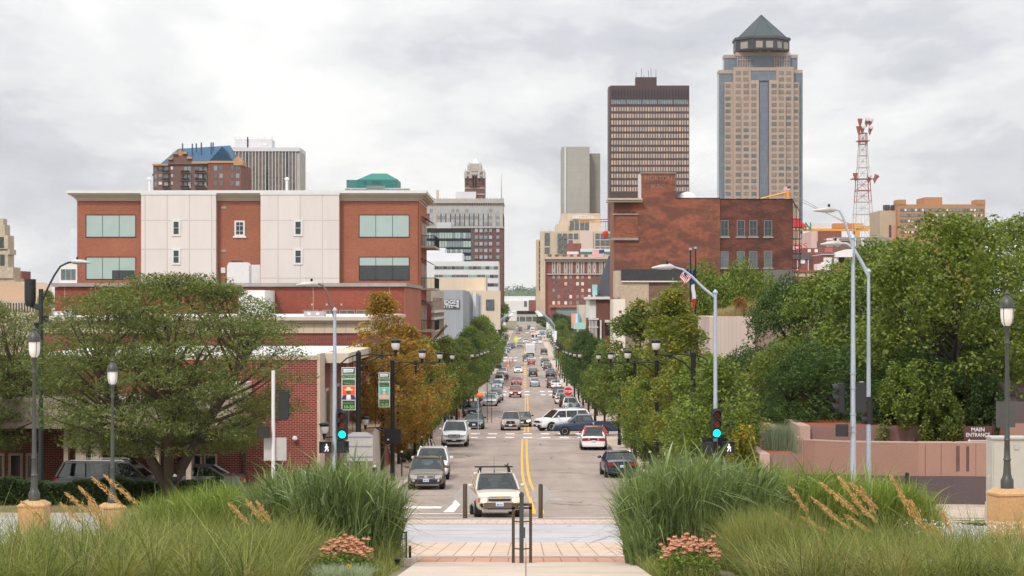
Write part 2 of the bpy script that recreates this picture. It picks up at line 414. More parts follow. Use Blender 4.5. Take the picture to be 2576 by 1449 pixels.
for (xa, ya), (xb, yb) in zip(c, c[1:]): mw.quad((xa - .22, ya, G(ya) + .026), (xa + .22, ya, G(ya) + .026), (xb + .18, yb, G(yb) + .026), (xb - .18, yb, G(yb) + .026))
mw.quad((-HW, 80.6, G(80.6) + .027), (-.2, 80.6, G(80.6) + .027), (-.2, 81.0, G(81.0) + .027), (-HW, 81.0, G(81.0) + .027))
mw.quad((-HW, 77.0, G(77) + .027), (3.5, 77.0, G(77) + .027), (3.5, 77.35, G(77.35) + .027), (-HW, 77.35, G(77.35) + .027))
mw.quad((-6.2, 84.5, G(84.5) + .027), (-3.6, 84.5, G(84.5) + .027), (-3.6, 86.2, G(86.2) + .027), (-6.2, 86.2, G(86.2) + .027))
for y in (169.5, 177.2):
    for k in range(-4, 5):
        stripe(mw, [(k * 1.55 + .15, y), (k * 1.55 + .15, y + 1.7)], .78)
mw.quad((.9, 167.4, G(167.4) + .026), (6.2, 167.4, G(167.4) + .026), (6.2, 167.9, G(167.9) + .026), (.9, 167.9, G(167.9) + .026))
for y in (309.5, 325):
    for k in (-4, -3, -1, 0, 2, 3, 4): stripe(mw, [(k * 1.25 + .2, y), (k * 1.25 + .2, y + 4)], .75)
for y in (530, 556):
    for k in (-4, -3, -2, 0, 1, 3): stripe(mw, [(k * 1.4, y), (k * 1.4, y + 5)], .8)
mw.build('road_markings', m_white, None, kind='structure'); my.build('centre_line', m_yellow, None, kind='structure')
# distant wooded hills
def hills():
    nx, ny = 160, 10; V = []; Q = []
    for j in range(ny):
        for i in range(nx):
            x = -1600 + 3200 * i / (nx - 1); y = 2300 + j * 60
            h = 26 * math.sin(min(1, j / 5) * PI / 2) * (1 + .25 * math.sin(x * .004 + 1) + .12 * math.sin(x * .013)) + R.uniform(-2, 2.5)
            V.append((x, y, 6 + h))
    for j in range(ny - 1):
        for i in range(nx - 1): Q.append((j * nx + i, j * nx + i + 1, (j + 1) * nx + i + 1, (j + 1) * nx + i))
    o = inst('hills', np_mesh('hills', np.array(V), np.array(Q), mat('wooded_hill', (.07, .115, .06), .95, var=.4, scale=.03, fine=.2))); tag(o, 'low wooded hills at the end of the street', kind='structure')
hills()
for i, (x_, d_) in enumerate(((1.4, 92), (-1.6, 124), (.9, 212), (2.6, 55))):
    tag(MB().lathe((0, 0, 0), [(.36, -.03), (.36, .012), (.05, .014)], 20).build('manhole_cover', m_steel, None, 0, (x_, d_, G(d_) + .022)), 'round iron manhole cover, %s from the camera' % ('second', 'third', 'fourth', 'first')[i], 'manhole cover', 'manhole covers in the street')
# ================= buildings =================
K1 = crop(500, 450, 2.229); K2 = crop(2200, 600, 2.229); K3 = crop(2200, 0, 2.07); K4 = crop(1500, 550, 2.07)
K5 = crop(1950, 800, 2.6356); K6 = crop(2900, 700, 2.2287); K7 = crop(1550, 1020, 3.8125); K8 = crop(550, 500, 4.293)
K9 = crop(3100, 420, 3.02); K10 = crop(2960, 800, 4.83); K11 = crop(2080, 800, 3.294); K12 = crop(2960, 1380, 4.529)
m_brick = brick('red_brick', c3(150, 68, 50), c3(124, 52, 40), c3(150, 104, 88))
m_brick2 = brick('bank_brick', c3(132, 52, 44), c3(104, 40, 36), c3(168, 128, 114), .26, .09, .012)
m_brick3 = brick('upper_brick', c3(156, 90, 66), c3(136, 74, 54), c3(166, 122, 102))
m_brickO = brick('orange_brick', c3(176, 100, 74), c3(156, 84, 62), c3(176, 124, 100))
m_oldbrick = brick('weathered_brick', c3(164, 86, 60), c3(124, 62, 46), c3(150, 112, 94), .3, .13, .02, blotch=c3(78, 60, 54), bl=(.43, .55), bscale=.34)
m_oldbrick2 = brick('sooty_brick', c3(136, 70, 54), c3(94, 52, 44), c3(110, 84, 72), .3, .13, .02, blotch=c3(50, 40, 38), bl=(.40, .58), bscale=.3)
m_stucco = panel('pale_stucco', c3(210, 202, 198), 2.3, 3.0, .07, .80, .03)
m_lime = mat('limestone', c3(184, 168, 150), .8, var=.08, scale=.6, fine=6)
m_coping = mat('metal_coping', c3(150, 142, 136), .6, .2, var=.12, scale=1.2)
m_corn = mat('cream_cornice', c3(190, 177, 160), .7, var=.06, scale=.8)
m_roofw = mat('white_roof_membrane', c3(206, 205, 202), .7, var=.08, scale=.4)
m_roofg = mat('grey_roof', c3(120, 116, 112), .9, var=.15, scale=.5)
m_blk = mat('black_metal', c3(34, 33, 34), .45, .4, var=.2, scale=6)
m_wht = mat('white_trim', c3(206, 205, 203), .6, var=.04, scale=2)
m_gdark = glass('dark_glass', c3(40, 48, 48)); m_gblue = glass('blue_glass', c3(96, 122, 142), .12, 1, .2, .35)
m_blind = glass('window_blind', c3(158, 176, 170), .3, .6, .05)
m_gcool = glass('office_glass', c3(120, 136, 140), .12, .9, .3); m_gwarm = glass('warm_window', c3(196, 174, 152), .3, .7, .22)
m_gmid = glass('mid_glass', c3(84, 92, 92), .12, .9, .35)
m_teal = mat('teal_metal', c3(44, 118, 110), .45, .2, var=.08, scale=.4)
WM = {}
def wmesh(w, h, m, t=.06, name='window'):
    k = (round(w, 2), round(h, 2), m.name, name)
    if k not in WM: WM[k] = MB().box(-w / 2, w / 2, -t / 2, t / 2, 0, h).mesh(name, m)
    return WM[k]
NWIN = {}
def windows(root, lst, w, h, mats, side=0, limit=100, name='window', t=.06):
    """lst of world (x, y, z of sill); the first hundred are parts of their own, the rest one part"""
    o = root.location; rest = MB(o); used = NWIN.get(root.name, 0)
    for x, y, z in lst:
        m = mats if not isinstance(mats, (list, tuple)) else R.choice(mats)
        if used < limit:
            inst(name, wmesh(w, h, m, t, name), root, (x - o.x, y - o.y, z - o.z), (0, 0, PI / 2 if side else 0)); used += 1
        else:
            rest.cur = 0 if not isinstance(mats, (list, tuple)) else mats.index(m)
            if side: rest.box(x - t / 2, x + t / 2, y - w / 2, y + w / 2, z, z + h)
            else: rest.box(x - w / 2, x + w / 2, y - t / 2, y + t / 2, z, z + h)
    NWIN[root.name] = used
    if rest.v: rest.build(name, mats, root, kind='stuff')
def B(name, label, xa, xb, d, cat='building', group=None):
    return E(name, label, cat, ((X(xa, d) + X(xb, d)) / 2, d, G(d)), 0, group)
def wall(root, xa, xb, yt, d, dep, m, yb=None, name='wall', roof=m_roofg, par=.0, y0=None):
    """box wall from D column xa to xb, top at D row yt at distance d; side walls run straight back"""
    x0, x1 = X(xa, d), X(xb, d); zt = Z(yt, d); zb = (G(d) - 1) if yb is None else Z(yb, d)
    o = MB(root.location).box(x0, x1, d, d + dep, zb, zt).build(name, m, root, loc=(0, 0, 0))
    if roof: MB(root.location).box(x0 + .25, x1 - .25, d + .25, d + dep - .25, zt, zt + .03).build('roof', roof, root, loc=(0, 0, 0))
    return x0, x1, zb, zt
def bx(root, name, m, xa, xb, ya, yb, d0, d1, parent=None, label=None, kind=None):
    return MB(root.location).box(X(xa, d0), X(xb, d0), d0, d1, Z(yb, d0), Z(ya, d0)).build(name, m, parent or root, loc=(0, 0, 0), label=label, kind=kind)
def grid(root, d, xs, ys, w, h, mats, **k):
    """xs, ys: D centre columns and D sill rows; w,h in D px"""
    windows(root, [(X(x, d), d - .03, Z(y, d)) for y in ys for x in xs], w * d / F, h * d / F, mats, **k)
def lin(a, b, n): return [a + (b - a) * i / (n - 1) for i in range(n)]
def framed(root, d, xa, xb, ya, yb, mf, mg, nx=2, ny=1, fw=.07, sill=None, proud=.05, name='window', bars=.04, lower=None):
    """window of its own: frame, mullions and pane"""
    x0, x1, z0, z1 = X(xa, d), X(xb, d), Z(yb, d), Z(ya, d); mb = MB(root.location)
    mb.box(x0, x1, d - proud, d + .02, z1 - fw, z1); mb.box(x0, x1, d - proud, d + .02, z0, z0 + fw)
    mb.box(x0, x0 + fw, d - proud, d + .02, z0 + fw, z1 - fw); mb.box(x1 - fw, x1, d - proud, d + .02, z0 + fw, z1 - fw)
    for i in range(1, nx): x = x0 + (x1 - x0) * i / nx; mb.box(x - bars / 2, x + bars / 2, d - proud + .012, d + .02, z0 + fw, z1 - fw)
    for i in range(1, ny): z = z0 + (z1 - z0) * i / ny; mb.box(x0 + fw, x1 - fw, d - proud + .016, d + .02, z - bars / 2, z + bars / 2)
    fr = mb.build(name, mf, root, loc=(0, 0, 0))
    g = MB(root.location).box(x0 + fw, x1 - fw, d - .015, d + .01, z0 + fw, z1 - fw).build('pane', mg, fr, loc=(0, 0, 0))
    if lower: MB(root.location).box(x0 + fw, x1 - fw, d - .022, d - .016, z0 + fw, z0 + fw + (z1 - z0) * lower).build('pane', m_gdark, fr, loc=(0, 0, 0))
    if sill: MB(root.location).box(x0 - .15, x1 + .15, d - .12, d, z0 - .18, z0 - .003).build('sill', sill, fr, loc=(0, 0, 0))
    return fr

# ---- 1. bank in front on the left ----
d = 100.0
bk = B('bank_building', 'low dark red brick bank with flat canopy at the left corner', -30, 798, d)
x0, x1, zb, zt = wall(bk, -60, 798, 905, d, 31, m_brick2, roof=None)
MB(bk.location).box(x0 + .3, x1 - .45, d + .35, d + 30.7, zt - .02, zt + .05).build('roof', m_roofw, bk, loc=(0, 0, 0))
mb = MB(bk.location)
mb.box(x0, x1, d - .04, d + .3, zt, zt + .22); mb.box(x1 - .3, x1 + .05, d + .3, d + 31, zt, zt + .2); mb.build('coping', m_lime, bk, loc=(0, 0, 0))
# canopy: fascia, soffit roof and columns
cd = 94.5
MB(bk.location).box(X(-60, cd), X(592, cd), cd, d - .02, Z(1078, cd), Z(1004, cd)).build('canopy', panel('canopy_fascia', c3(160, 146, 132), 4.2, 2.6, .02, .85, .03), bk, loc=(0, 0, 0))
MB(bk.location).box(X(485, cd), X(594, cd), cd - .05, d - .02, Z(1003.5, cd), Z(970, cd)).build('canopy_upstand', m_corn, bk, loc=(0, 0, 0))
for xa, xb in ((160, 171), (190, 216), (229, 255), (391, 401), (466, 476), (697, 730), (1318, 1318)):
    if xb > 1000: continue
    xa, xb = {391: 390, 466: 468, 697: 466}.get(xa, xa), {401: 400, 476: 480, 730: 484}.get(xb, xb)
    if xa == 466: continue
    MB(bk.location).box(X(xa, 95.6), X(xb, 95.6), 95.6, 96.0, G(95.6) - .3, Z(1077, 95.6)).build('column', m_lime, bk, loc=(0, 0, 0))
for a, b in ((-22, 18), (22, 32 + 24), (62, 62 + 38)): pass
K13 = crop(0, 1650, 4.025)
for u0, u1 in ((-180, 70), (130, 345), (392, 610)):
    a, b = K13(u0, 0)[0], K13(u1, 0)[0]; framed(bk, d, a, b, 1140, 1206, m_lime, glass('bank_window', c3(66, 54, 50), .12, .9), 1, 1, .12, m_lime)
f = framed(bk, d, 186, 326, 1142, 1206, m_lime, glass('shop_glass', c3(24, 30, 30), .06, .9), 3, 1, .06, m_lime)
text('COME SEE US ON THE WEB!', .42, mat('gold_letters', c3(150, 104, 52), .5, var=0), (X(256, d) - bk.location.x, -.07, Z(1152, d) - bk.location.z), bk, sx=.82, bold=.004)
text('www.iowastatebank.com', .30, mat('pale_letters', c3(170, 180, 180), .5, var=0), (X(256, d) - bk.location.x, -.07, Z(1162.5, d) - bk.location.z), bk)
for a, b in ((485, 508), (513, 546)): framed(bk, d, a, b, 1142, 1195 + 8, m_lime, m_gdark, 1, 1, .08)
framed(bk, d, 449, 466, 1150, 1225, m_blk, m_gdark, 1, 1, .06, name='door')
MB(bk.location).box(X(611, d), X(618, d), d - .16, d - .02, G(d), Z(905, d)).build('downpipe', mat('brown_pipe', c3(70, 54, 46), .6), bk, loc=(0, 0, 0))
MB(bk.location).lathe((X(742.5, d), d - .16, Z(1102, d)), [(.02, .12), (.1, .1), (.14, 0), (.13, -.06), (.02, -.15)], 10).build('dome_camera', m_wht, bk, 40, (0, 0, 0))
# street side of the bank: pilasters and windows
for a, b, c in ((100.0, 102.4, .14), (106.5, 107.6, .1), (116.0, 117.2, .1), (125, 126.2, .1)):
    MB(bk.location).box(x1, x1 + c, a, b, zb, zt + .3).build('pilaster', m_lime, bk, loc=(0, 0, 0))
for y in (103.6, 109.6, 112.6, 119.5, 122.3):
    fr = MB(bk.location).box(x1 + .002, x1 + .08, y, y + 1.5, zt - 4.6, zt - 1.6).build('window', m_lime, bk, loc=(0, 0, 0))
    MB(bk.location).box(x1 + .08, x1 + .1, y + .15, y + 1.35, zt - 4.4, zt - 1.75).build('pane', m_gmid, fr, loc=(0, 0, 0))
# hip white sloping roof end beyond the corner pilaster
MB(bk.location).box(x1 + .1, x1 + 1.3, 103, 118, zt - .25, zt + .25).build('cornice', m_corn, bk, loc=(0, 0, 0))
# low white annex beside the bank
an = B('drive_up_annex', 'low pale rendered box wing beside the brick bank', 790, 938, 112)
MB(an.location).box(X(785, 112), X(938, 112), 112, 119, G(112) - .5, Z(1082, 112)).build('wall', panel('render_panel', c3(208, 194, 184), 2.6, 6, .03, .85, .03), an, loc=(0, 0, 0))
MB(an.location).box(X(785, 112) - .1, X(938, 112) + .1, 111.9, 119.1, Z(1082, 112), Z(1077, 112)).build('coping', mat('tan_coping', c3(196, 168, 140), .7), an, loc=(0, 0, 0))
MB(an.location).prism([(119, G(119)), (130, G(130)), (130, G(130) + .25), (119, G(119) + 2.0)], X(938, 112) - .25, X(938, 112), 'x').build('ramp_wall', m_brick2, an, loc=(0, 0, 0))

# ---- 2. corniced building behind the bank ----
d = 139.5
b2 = B('corniced_building', 'brick building with broad cream cornice and frieze behind the bank', 110, 930, d)
x0, x1, zb, zt = wall(b2, 110, 928, 830, d, 38, m_brick2, roof=None)
mb = MB(b2.location); mb.box(x0 - .3, x1 + .3, d - .5, d + 38, Z(806, d), Z(797, d)); mb.box(x0 - .15, x1 + .15, d - .3, d + 38, Z(812, d), Z(806, d))
mb.build('cornice', m_corn, b2, loc=(0, 0, 0))
MB(b2.location).box(x0 - .05, x1 + .05, d - .1, d + 38, Z(838, d), Z(812, d)).build('frieze', panel('frieze_panel', c3(200, 184, 160), .74, 3, .05, .8, .04), b2, loc=(0, 0, 0))
MB(b2.location).box(x0, x1, d + .3, d + 37.7, Z(797, d), Z(796, d)).build('roof', m_roofw, b2, loc=(0, 0, 0))
for a, b in ((135, 165), (765, 814)):
    u = MB(b2.location).box(X(a, 141), X(b, 141), 141, 143, Z(797, d), Z(783, 141)).build('rooftop_unit', mat('unit_grey', c3(170, 166, 172), .5, .3), b2, loc=(0, 0, 0))
    for q in (.25, .7):
        xx = X(a, 141) + (X(b, 141) - X(a, 141)) * q; MB(b2.location).box(xx - .12, xx + .12, 140.96, 141, Z(793, 141), Z(786, 141)).build('access_panel', m_wht, u, loc=(0, 0, 0))
mb = MB(b2.location)
for k in range(9): mb.box(x1 - .02, x1 + .06, 142 + k * 4, 143.4 + k * 4, G(150) + 1, zt - 1)
mb.build('window_bay', m_gmid, b2, loc=(0, 0, 0))

# ---- 3. brick building with grey coping ----
d = 179.0
b3 = B('brick_office', 'wide red brick block with grey metal coping below the pale four storey one', 132, 1017, d)
x0, x1, zb, zt = wall(b3, 138, 1014, 722, d, 29, m_brick, roof=m_roofg)
mb = MB(b3.location); mb.box(x0 - .25, x1 + .3, d - .3, d + 29, Z(721, d), Z(712, d)); mb.build('coping', m_coping, b3, loc=(0, 0, 0))
MB(b3.location).box(x1, x1 + .12, d + .1, d + 28, zb, zt).build('street_front', m_brickO, b3, loc=(0, 0, 0))
for a in (163, 240, 788, 980):
    MB(b3.location).box(X(a, d) - .02, X(a, d) + .02, d - .012, d, Z(810, d), zt).build('joint', m_lime, b3, loc=(0, 0, 0))
for xa in (754, 803, 846, 889):
    framed(b3, d, xa + 8, xa + 46 if xa > 760 else xa + 46, 780, 798, m_lime, m_gdark if xa < 800 else m_gmid, 2, 1, .04)
framed(b3, d, 162, 198, 778, 796, m_lime, m_gdark, 2, 1, .04)
for xa in (785, 822, 859): 
    MB(b3.location).box(X(xa - 2.3, d), X(xa + 2.3, d), d - .04, d, Z(768.5, d), Z(763.5, d)).build('vent', m_lime, b3, loc=(0, 0, 0))
MB(b3.location).box(X(600, d - 7), X(666, d - 7), d - 7, d, G(d), Z(730, d - 7)).build('white_wing', m_wht, b3, loc=(0, 0, 0))
# ---- 4. four storey block ----
d = 208.5
b4 = B('apartment_block', 'four storey red brick block with two tall pale stucco bays', 190, 1060, d)
x0, x1, zb, zt = wall(b4, 194, 1051, 505, d, 17, m_brick3, roof=None)
MB(b4.location).box(x1, x1 + .1, d + .2, d + 16.9, zb, zt).build('street_front', m_brickO, b4, loc=(0, 0, 0))
MB(b4.location).prism([(x0 + .1, zt), (x0 - .7, zt + .8), (x0 - .7, zt + 1.05), (x1 + 1.0, zt + 1.05), (x1 + 1.0, zt + .8), (x1 + .1, zt)], d - .05, d + .3).build('cornice_back', m_corn, b4, loc=(0, 0, 0))
# cornice as stepped moulding round the box
def ring(root, x0, x1, y0, y1, steps, m, name='cornice'):
    mb = MB(root.location)
    for o, za, zb_ in steps: mb.box(x0 - o, x1 + o, y0 - o, y1 + o, za, zb_)
    return mb.build(name, m, root, loc=(0, 0, 0))
h = .0415 # metres per D px at this distance
ring(b4, x0, x1, d, d + 17, [(.08, zt, zt + 5 * h), (.25, zt + 5 * h, zt + 10 * h), (.5, zt + 10 * h, zt + 14 * h), (.78, zt + 14 * h, zt + 18 * h)], m_corn)
ring(b4, x0, x1, d, d + 17, [(.95, zt + 18 * h, zt + 25 * h)], m_wht, 'coping')
for a, b in ((355, 543), (655.5, 853)):
    MB(b4.location).box(X(a, d - .9), X(b, d - .9), d - .9, d, Z(712, d) - 3, Z(490, d - .9)).build('stucco_bay', m_stucco, b4, loc=(0, 0, 0))
    MB(b4.location).box(X(a, d - .9) - .06, X(b, d - .9) + .06, d - .96, d, Z(490, d - .9), Z(486, d - .9)).build('bay_coping', m_wht, b4, loc=(0, 0, 0))
for xa, xb in ((432, 454.5), (738.5, 761.5)):
    for ya, yb in ((553, 594), (625.5, 666)):
        framed(b4, d - .9, xa, xb, ya, yb, m_wht, m_gdark, 1, 2, .2, None, .08)
framed(b4, d, 590, 616, 555, 594, m_wht, m_gdark, 2, 3, .17, m_wht, .08)
for ya, lw in ((540, 0), (646, .42)):
    framed(b4, d, 216, 342, ya, ya + 57, m_blk, m_blind, 3, 1, .06, lower=None)
    framed(b4, d, 903, 1030, ya, ya + 57 + (2 if lw else 0), m_blk, m_blind, 3, 1, .06, lower=lw * 1.45 if lw else None)
MB(b4.location).box(X(282, d), X(339, d), d - .03, d - .024, Z(701, d), Z(680, d)).build('open_blind', m_gdark, b4, loc=(0, 0, 0))
for xa, ya in ((563, 522), (563, 631)): MB(b4.location).box(X(xa - 6, d), X(xa + 6, d), d - .05, d, Z(ya + 3, d), Z(ya - 3, d)).build('vent', m_coping, b4, loc=(0, 0, 0))
MB(b4.location).box(X(556, d), X(567, d), d - .1, d, Z(687, d), Z(673, d)).build('meter_box', m_wht, b4, loc=(0, 0, 0))
MB(b4.location).box(X(633, d), X(655, d), d - .06, d, Z(712, d), Z(666, d)).build('door', m_wht, b4, loc=(0, 0, 0))
tk = MB().prism([(-1.1, 0), (1.1, 0), (1.1, 1.75), (.9, 2.05), (-.9, 2.05), (-1.1, 1.7)], -.9, .9).build('roof_tank', m_wht, None, loc=(X(602, 200), 200, Z(712, 200)))
tag(tk, 'white squared tank standing on the brick roof before the stucco bays', 'tank')
MB().box(-.7, .4, -.5, .5, 2.06, 2.22).build('lid', mat('dark_lid', c3(50, 60, 70), .5), tk, loc=(0, 0, 0))
# balconies, awnings and side windows of the street face
for k, yz in enumerate((.5, 4.15, 7.6, -3.0)):
    z = Z(705, 215) + yz - 3.4 + 3.2
for q, zc_ in enumerate((Z(619, 214), Z(725, 214), Z(831, 214))):
    s = MB(b4.location).box(x1 + .1, x1 + 1.6, d + 5, d + 16, zc_ - .18, zc_).build('balcony', m_lime, b4, loc=(0, 0, 0))
    mb = MB(b4.location)
    for k in range(38): y = d + 5.1 + k * .29; mb.box(x1 + 1.5, x1 + 1.54, y, y + .04, zc_ + .003, zc_ + 1.05)
    for k in range(10): xx = x1 + .15 + k * .15; mb.box(xx, xx + .03, d + 5.05, d + 5.09, zc_ + .003, zc_ + 1.05)
    mb.box(x1 + .12, x1 + 1.56, d + 5.03, d + 5.1, zc_ + 1.055, zc_ + 1.12); mb.box(x1 + 1.49, x1 + 1.56, d + 5.1, d + 16, zc_ + 1.055, zc_ + 1.12)
    mb.build('railing', m_blk, s, loc=(0, 0, 0))
    for y in (d + 5.6, d + 9.5, d + 12.8):
        fr = MB(b4.location).box(x1 + .1, x1 + .2, y, y + 1.9, zc_ + .02, zc_ + 2.7).build('window', m_lime, b4, loc=(0, 0, 0))
        MB(b4.location).box(x1 + .2, x1 + .22, y + .15, y + 1.75, zc_ + .1, zc_ + 2.55).build('pane', m_gmid, fr, loc=(0, 0, 0))
    for y in (d + 5.4, d + 9.3, d + 12.6):
        MB(b4.location).add([(x1 + .1, y, zc_ + 3.25), (x1 + .1, y + 2.3, zc_ + 3.25), (x1 + 1.2, y + 2.3, zc_ + 2.6), (x1 + 1.2, y, zc_ + 2.6), (x1 + .1, y, zc_ + 3.2), (x1 + .1, y + 2.3, zc_ + 3.2), (x1 + 1.2, y + 2.3, zc_ + 2.56), (x1 + 1.2, y, zc_ + 2.56)],
            [(0, 1, 2, 3), (7, 6, 5, 4), (0, 3, 7, 4), (1, 5, 6, 2), (3, 2, 6, 7)]).build('awning', m_blk, b4, loc=(0, 0, 0))
# roof clutter
v = MB().lathe((0, 0, 0), [(.13, 0), (.13, 1.15), (.27, 1.25), (.27, 1.4), (.13, 1.5), (.03, 1.55)], 12).build('roof_vent', m_wht, None, 40, (X(722, 225), 225, Z(480, 225)))
tag(v, 'white mushroom vent pipe on the four storey roof', 'vent')
v2 = dup(v, (X(376, 225), 225, Z(480, 225)), 0, 'short grey vent pipe at the left of the blue roofed tower')
# ---- far left things ----
d = 620
ch = B('clock_tower', 'weathered limestone courthouse tower cut by the left edge', -30, 24, d, 'tower')
for a, b, t, bt in ((-40, 20, 592, 630), (-40, 24, 627, 640), (-40, 20, 640, 672), (-40, 33, 672, 700), (-40, 12, 565, 592), (-30, 8, 550, 565)):
    MB(ch.location).box(X(a, d), X(b, d), d, d + (X(b, d) - X(a, d)), Z(bt, d), Z(t, d)).build('tower_stage', mat('aged_limestone', c3(176, 162, 142), .85, var=.2, scale=.25, fine=1), ch, loc=(0, 0, 0))
MB(ch.location).box(X(-40, d), X(36, d), d + .5, d + 12, G(d), Z(700, d)).build('tower_base', MATS['aged_limestone'], ch, loc=(0, 0, 0))
windows(ch, [(X(4, d), d - .05, Z(624, d)), (X(6, d), d - .05, Z(668, d))], 1.4, 3.4, m_gdark)
d = 420
cr = B('tan_roofed_hall', 'pale stone hall with tan sloping roof behind the left tree', 0, 62, d)
wall(cr, -60, 93, 752, d, 30, m_lime, roof=None)
MB(cr.location).prism([(X(-60, d), Z(754, d)), (X(95, d), Z(754, d)), (X(43, d), Z(708, d)), (X(-60, d), Z(708, d))], d + 3, d + 26).build('roof', mat('tan_roof', c3(186, 158, 132), .8, var=.08), cr, loc=(0, 0, 0))
windows(cr, [(X(x, d), d - .05, Z(785, d)) for x in range(6, 92, 7)], .25, 1.9, m_gdark)
d = 700
cz = B('brick_gatehouse', 'small red brick building with stepped roof left of the dark tall pole', 42, 62, d); wall(cz, 30, 56, 682, d, 12, m_brick); wall(cz, 40, 62, 705, d - 3, 12, m_brick)
d = 380
wh = B('white_panel_building', 'white panelled building edge left of the brick block', 145, 195, d)
wall(wh, 177, 230, 574, d, 20, panel('white_metal_panel', c3(206, 214, 226), 3, 1.6, .05, .9, .03)); wall(wh, 150, 230, 664, d - 4, 30, m_wht, yb=720)
framed(wh, d - 4, 152, 192, 676, 706, m_wht, m_gmid, 3, 1, .1)
wall(wh, 130, 215, 716, d - 8, 20, m_wht, roof=m_roofw)
# ---- blue roofed apartment tower ----
d = 680
bb = B('blue_roofed_tower', 'brown brick apartment tower under a steep blue metal roof', 384, 612, d)
m_bb = brick('brown_brick', c3(122, 92, 86), c3(108, 82, 78), c3(130, 108, 100), .6, .2, .02); m_tan = mat('tan_stone', c3(172, 132, 94), .8, var=.1, scale=.3)
def P8(u, v, d): x, y = K8(u, v); return (X(x, d), Z(y, d))
xa, xb = K8(105, 0)[0], K8(1520, 0)[0]
yl, yr = K8(0, 520)[1], K8(0, 487)[1]
x0, x1, zb, zt = wall(bb, xa, K8(985, 0)[0], K8(0, 495)[1], d, 26, m_bb, roof=None)
wall(bb, K8(985, 0)[0], K8(1525, 0)[0], K8(0, 487)[1], d - 1.2, 26, brick('brown_brick_red', c3(130, 84, 76), c3(116, 74, 68), c3(136, 104, 94), .6, .2, .02), roof=None)
mb = MB(bb.location); m = [P8(*q, d) for q in ((350, 500), (350, 395), (427, 395), (427, 310), (500, 310), (545, 240), (590, 300), (660, 300), (660, 375), (735, 375), (735, 500))]
mb.prism(m, d - .6, d + .6).build('stepped_gable', m_bb, bb, loc=(0, 0, 0))
mb = MB(bb.location)
for u0, u1, v0, v1 in ((105, 352, 495, 522), (352, 427, 400, 425), (427, 510, 312, 340), (585, 660, 303, 335), (660, 735, 380, 412), (735, 990, 455, 492), (990, 1410, 447, 482)):
    (xx, z1), (xx2, z0) = P8(u0, v0, d), P8(u1, v1, d); mb.box(xx, xx2, d - 1.45, d - .3, z0, z1)
mb.build('parapet_band', m_tan, bb, loc=(0, 0, 0))
MB(bb.location).prism([P8(*q, d) for q in ((1410, 520), (1410, 440), (1468, 372), (1530, 450), (1560, 460), (1560, 520))], d - 1.6, d + 8).build('corner_gable', m_tan, bb, loc=(0, 0, 0))
MB(bb.location).prism([P8(*q, d) for q in ((500, 340), (545, 250), (595, 340), (545, 370))], d - .7, d - .62).build('diamond_stone', m_tan, bb, loc=(0, 0, 0))
m_blue = mat('blue_metal_roof', c3(38, 82, 112), .6, 0, var=.07, scale=.3)
zc0 = P8(0, 485, d)[1] - 1; zr = P8(0, 205, d)[1]; zr2 = P8(0, 150, d)[1]
A_, B_, C_, D_ = (P8(165, 0, d)[0], d + .8), (P8(1420, 0, d)[0], d + .8), (P8(1420, 0, d)[0], d + 24), (P8(165, 0, d)[0], d + 24)
e, f_ = (P8(405, 0, d)[0], d + 12), (P8(1262, 0, d)[0], d + 12)
MB(bb.location).add([(*A_, zc0), (*B_, P8(0, 447, d)[1]), (*C_, zc0), (*D_, zc0), (*e, zr), (*f_, zr2)], [(0, 1, 5, 4), (1, 2, 5), (2, 3, 4, 5), (3, 0, 4), (0, 3, 2, 1)]).build('roof', m_blue, bb, loc=(0, 0, 0))
(ga, gz), (gb, _), (gc, gt) = P8(1010, 445, d), P8(1385, 445, d), P8(1215, 215, d)
MB(bb.location).prism([(ga, gz), (gb, gz), (gc, gt)], d - .4, d + 8).build('roof_gable', panel('standing_seam', c3(30, 68, 94), .8, 60, .12, .75, .03), bb, loc=(0, 0, 0))
for u, v0, v1 in ((522, 135, 270), (680, 140, 270), (826, 120, 260), (986, 120, 250), (744, 135, 180), (1018, 120, 160)):
    (xx, zt_), (_, zb_) = P8(u, v0, d), P8(u, v1, d); MB(bb.location).tube([(xx, d + 7, zb_ - 2), (xx, d + 7, zt_)], .24, 8).build('chimney', mat('slate_blue', c3(62, 76, 104), .6), bb, 40, (0, 0, 0))
for rr in (525, 648, 770, 890):
    L_ = []
    for u, w_, h_ in ((145, 30, 75), (220, 50, 45), (315, 60, 85), (405, 32, 48), (628, 45, 95), (688, 42, 95), (800, 60, 42), (868, 55, 75), (948, 36, 85)):
        x_, z_ = P8(u, rr + h_ + 10, d); windows(bb, [(x_, d - .03, z_)], w_ / 4.293 * .67 * d / F, h_ / 4.293 * .67 * d / F * (.45 if rr == 890 else 1), [m_gcool, m_gcool, m_wht])
    for u in (1110, 1197, 1378, 1465):
        x_, z_ = P8(u, rr + 75, d - 1.2); windows(bb, [(x_, d - 1.24, z_)], 1.2 * 1.0, 1.6 if rr < 890 else .7, [m_gcool, m_gmid])
    if rr < 890:
        for u0, u1 in ((262, 388), (555, 705), (785, 965)):
            (xx, z1_), (xx2, _) = P8(u0, rr + 110, d), P8(u1, 0, d)
            s = MB(bb.location).box(xx, xx2, d - 1.4, d, z1_ - .2, z1_).build('balcony', m_bb, bb, loc=(0, 0, 0)); MB(bb.location).box(xx + .05, xx2 - .05, d - 1.4, d - 1.34, z1_ + .003, z1_ + .7).build('railing', m_blk, s, loc=(0, 0, 0))
MB(bb.location).box(P8(55, 0, d)[0], x0, d + 4, d + 6, P8(0, 670, d)[1], P8(0, 640, d)[1]).build('side_balcony', m_blk, bb, loc=(0, 0, 0))
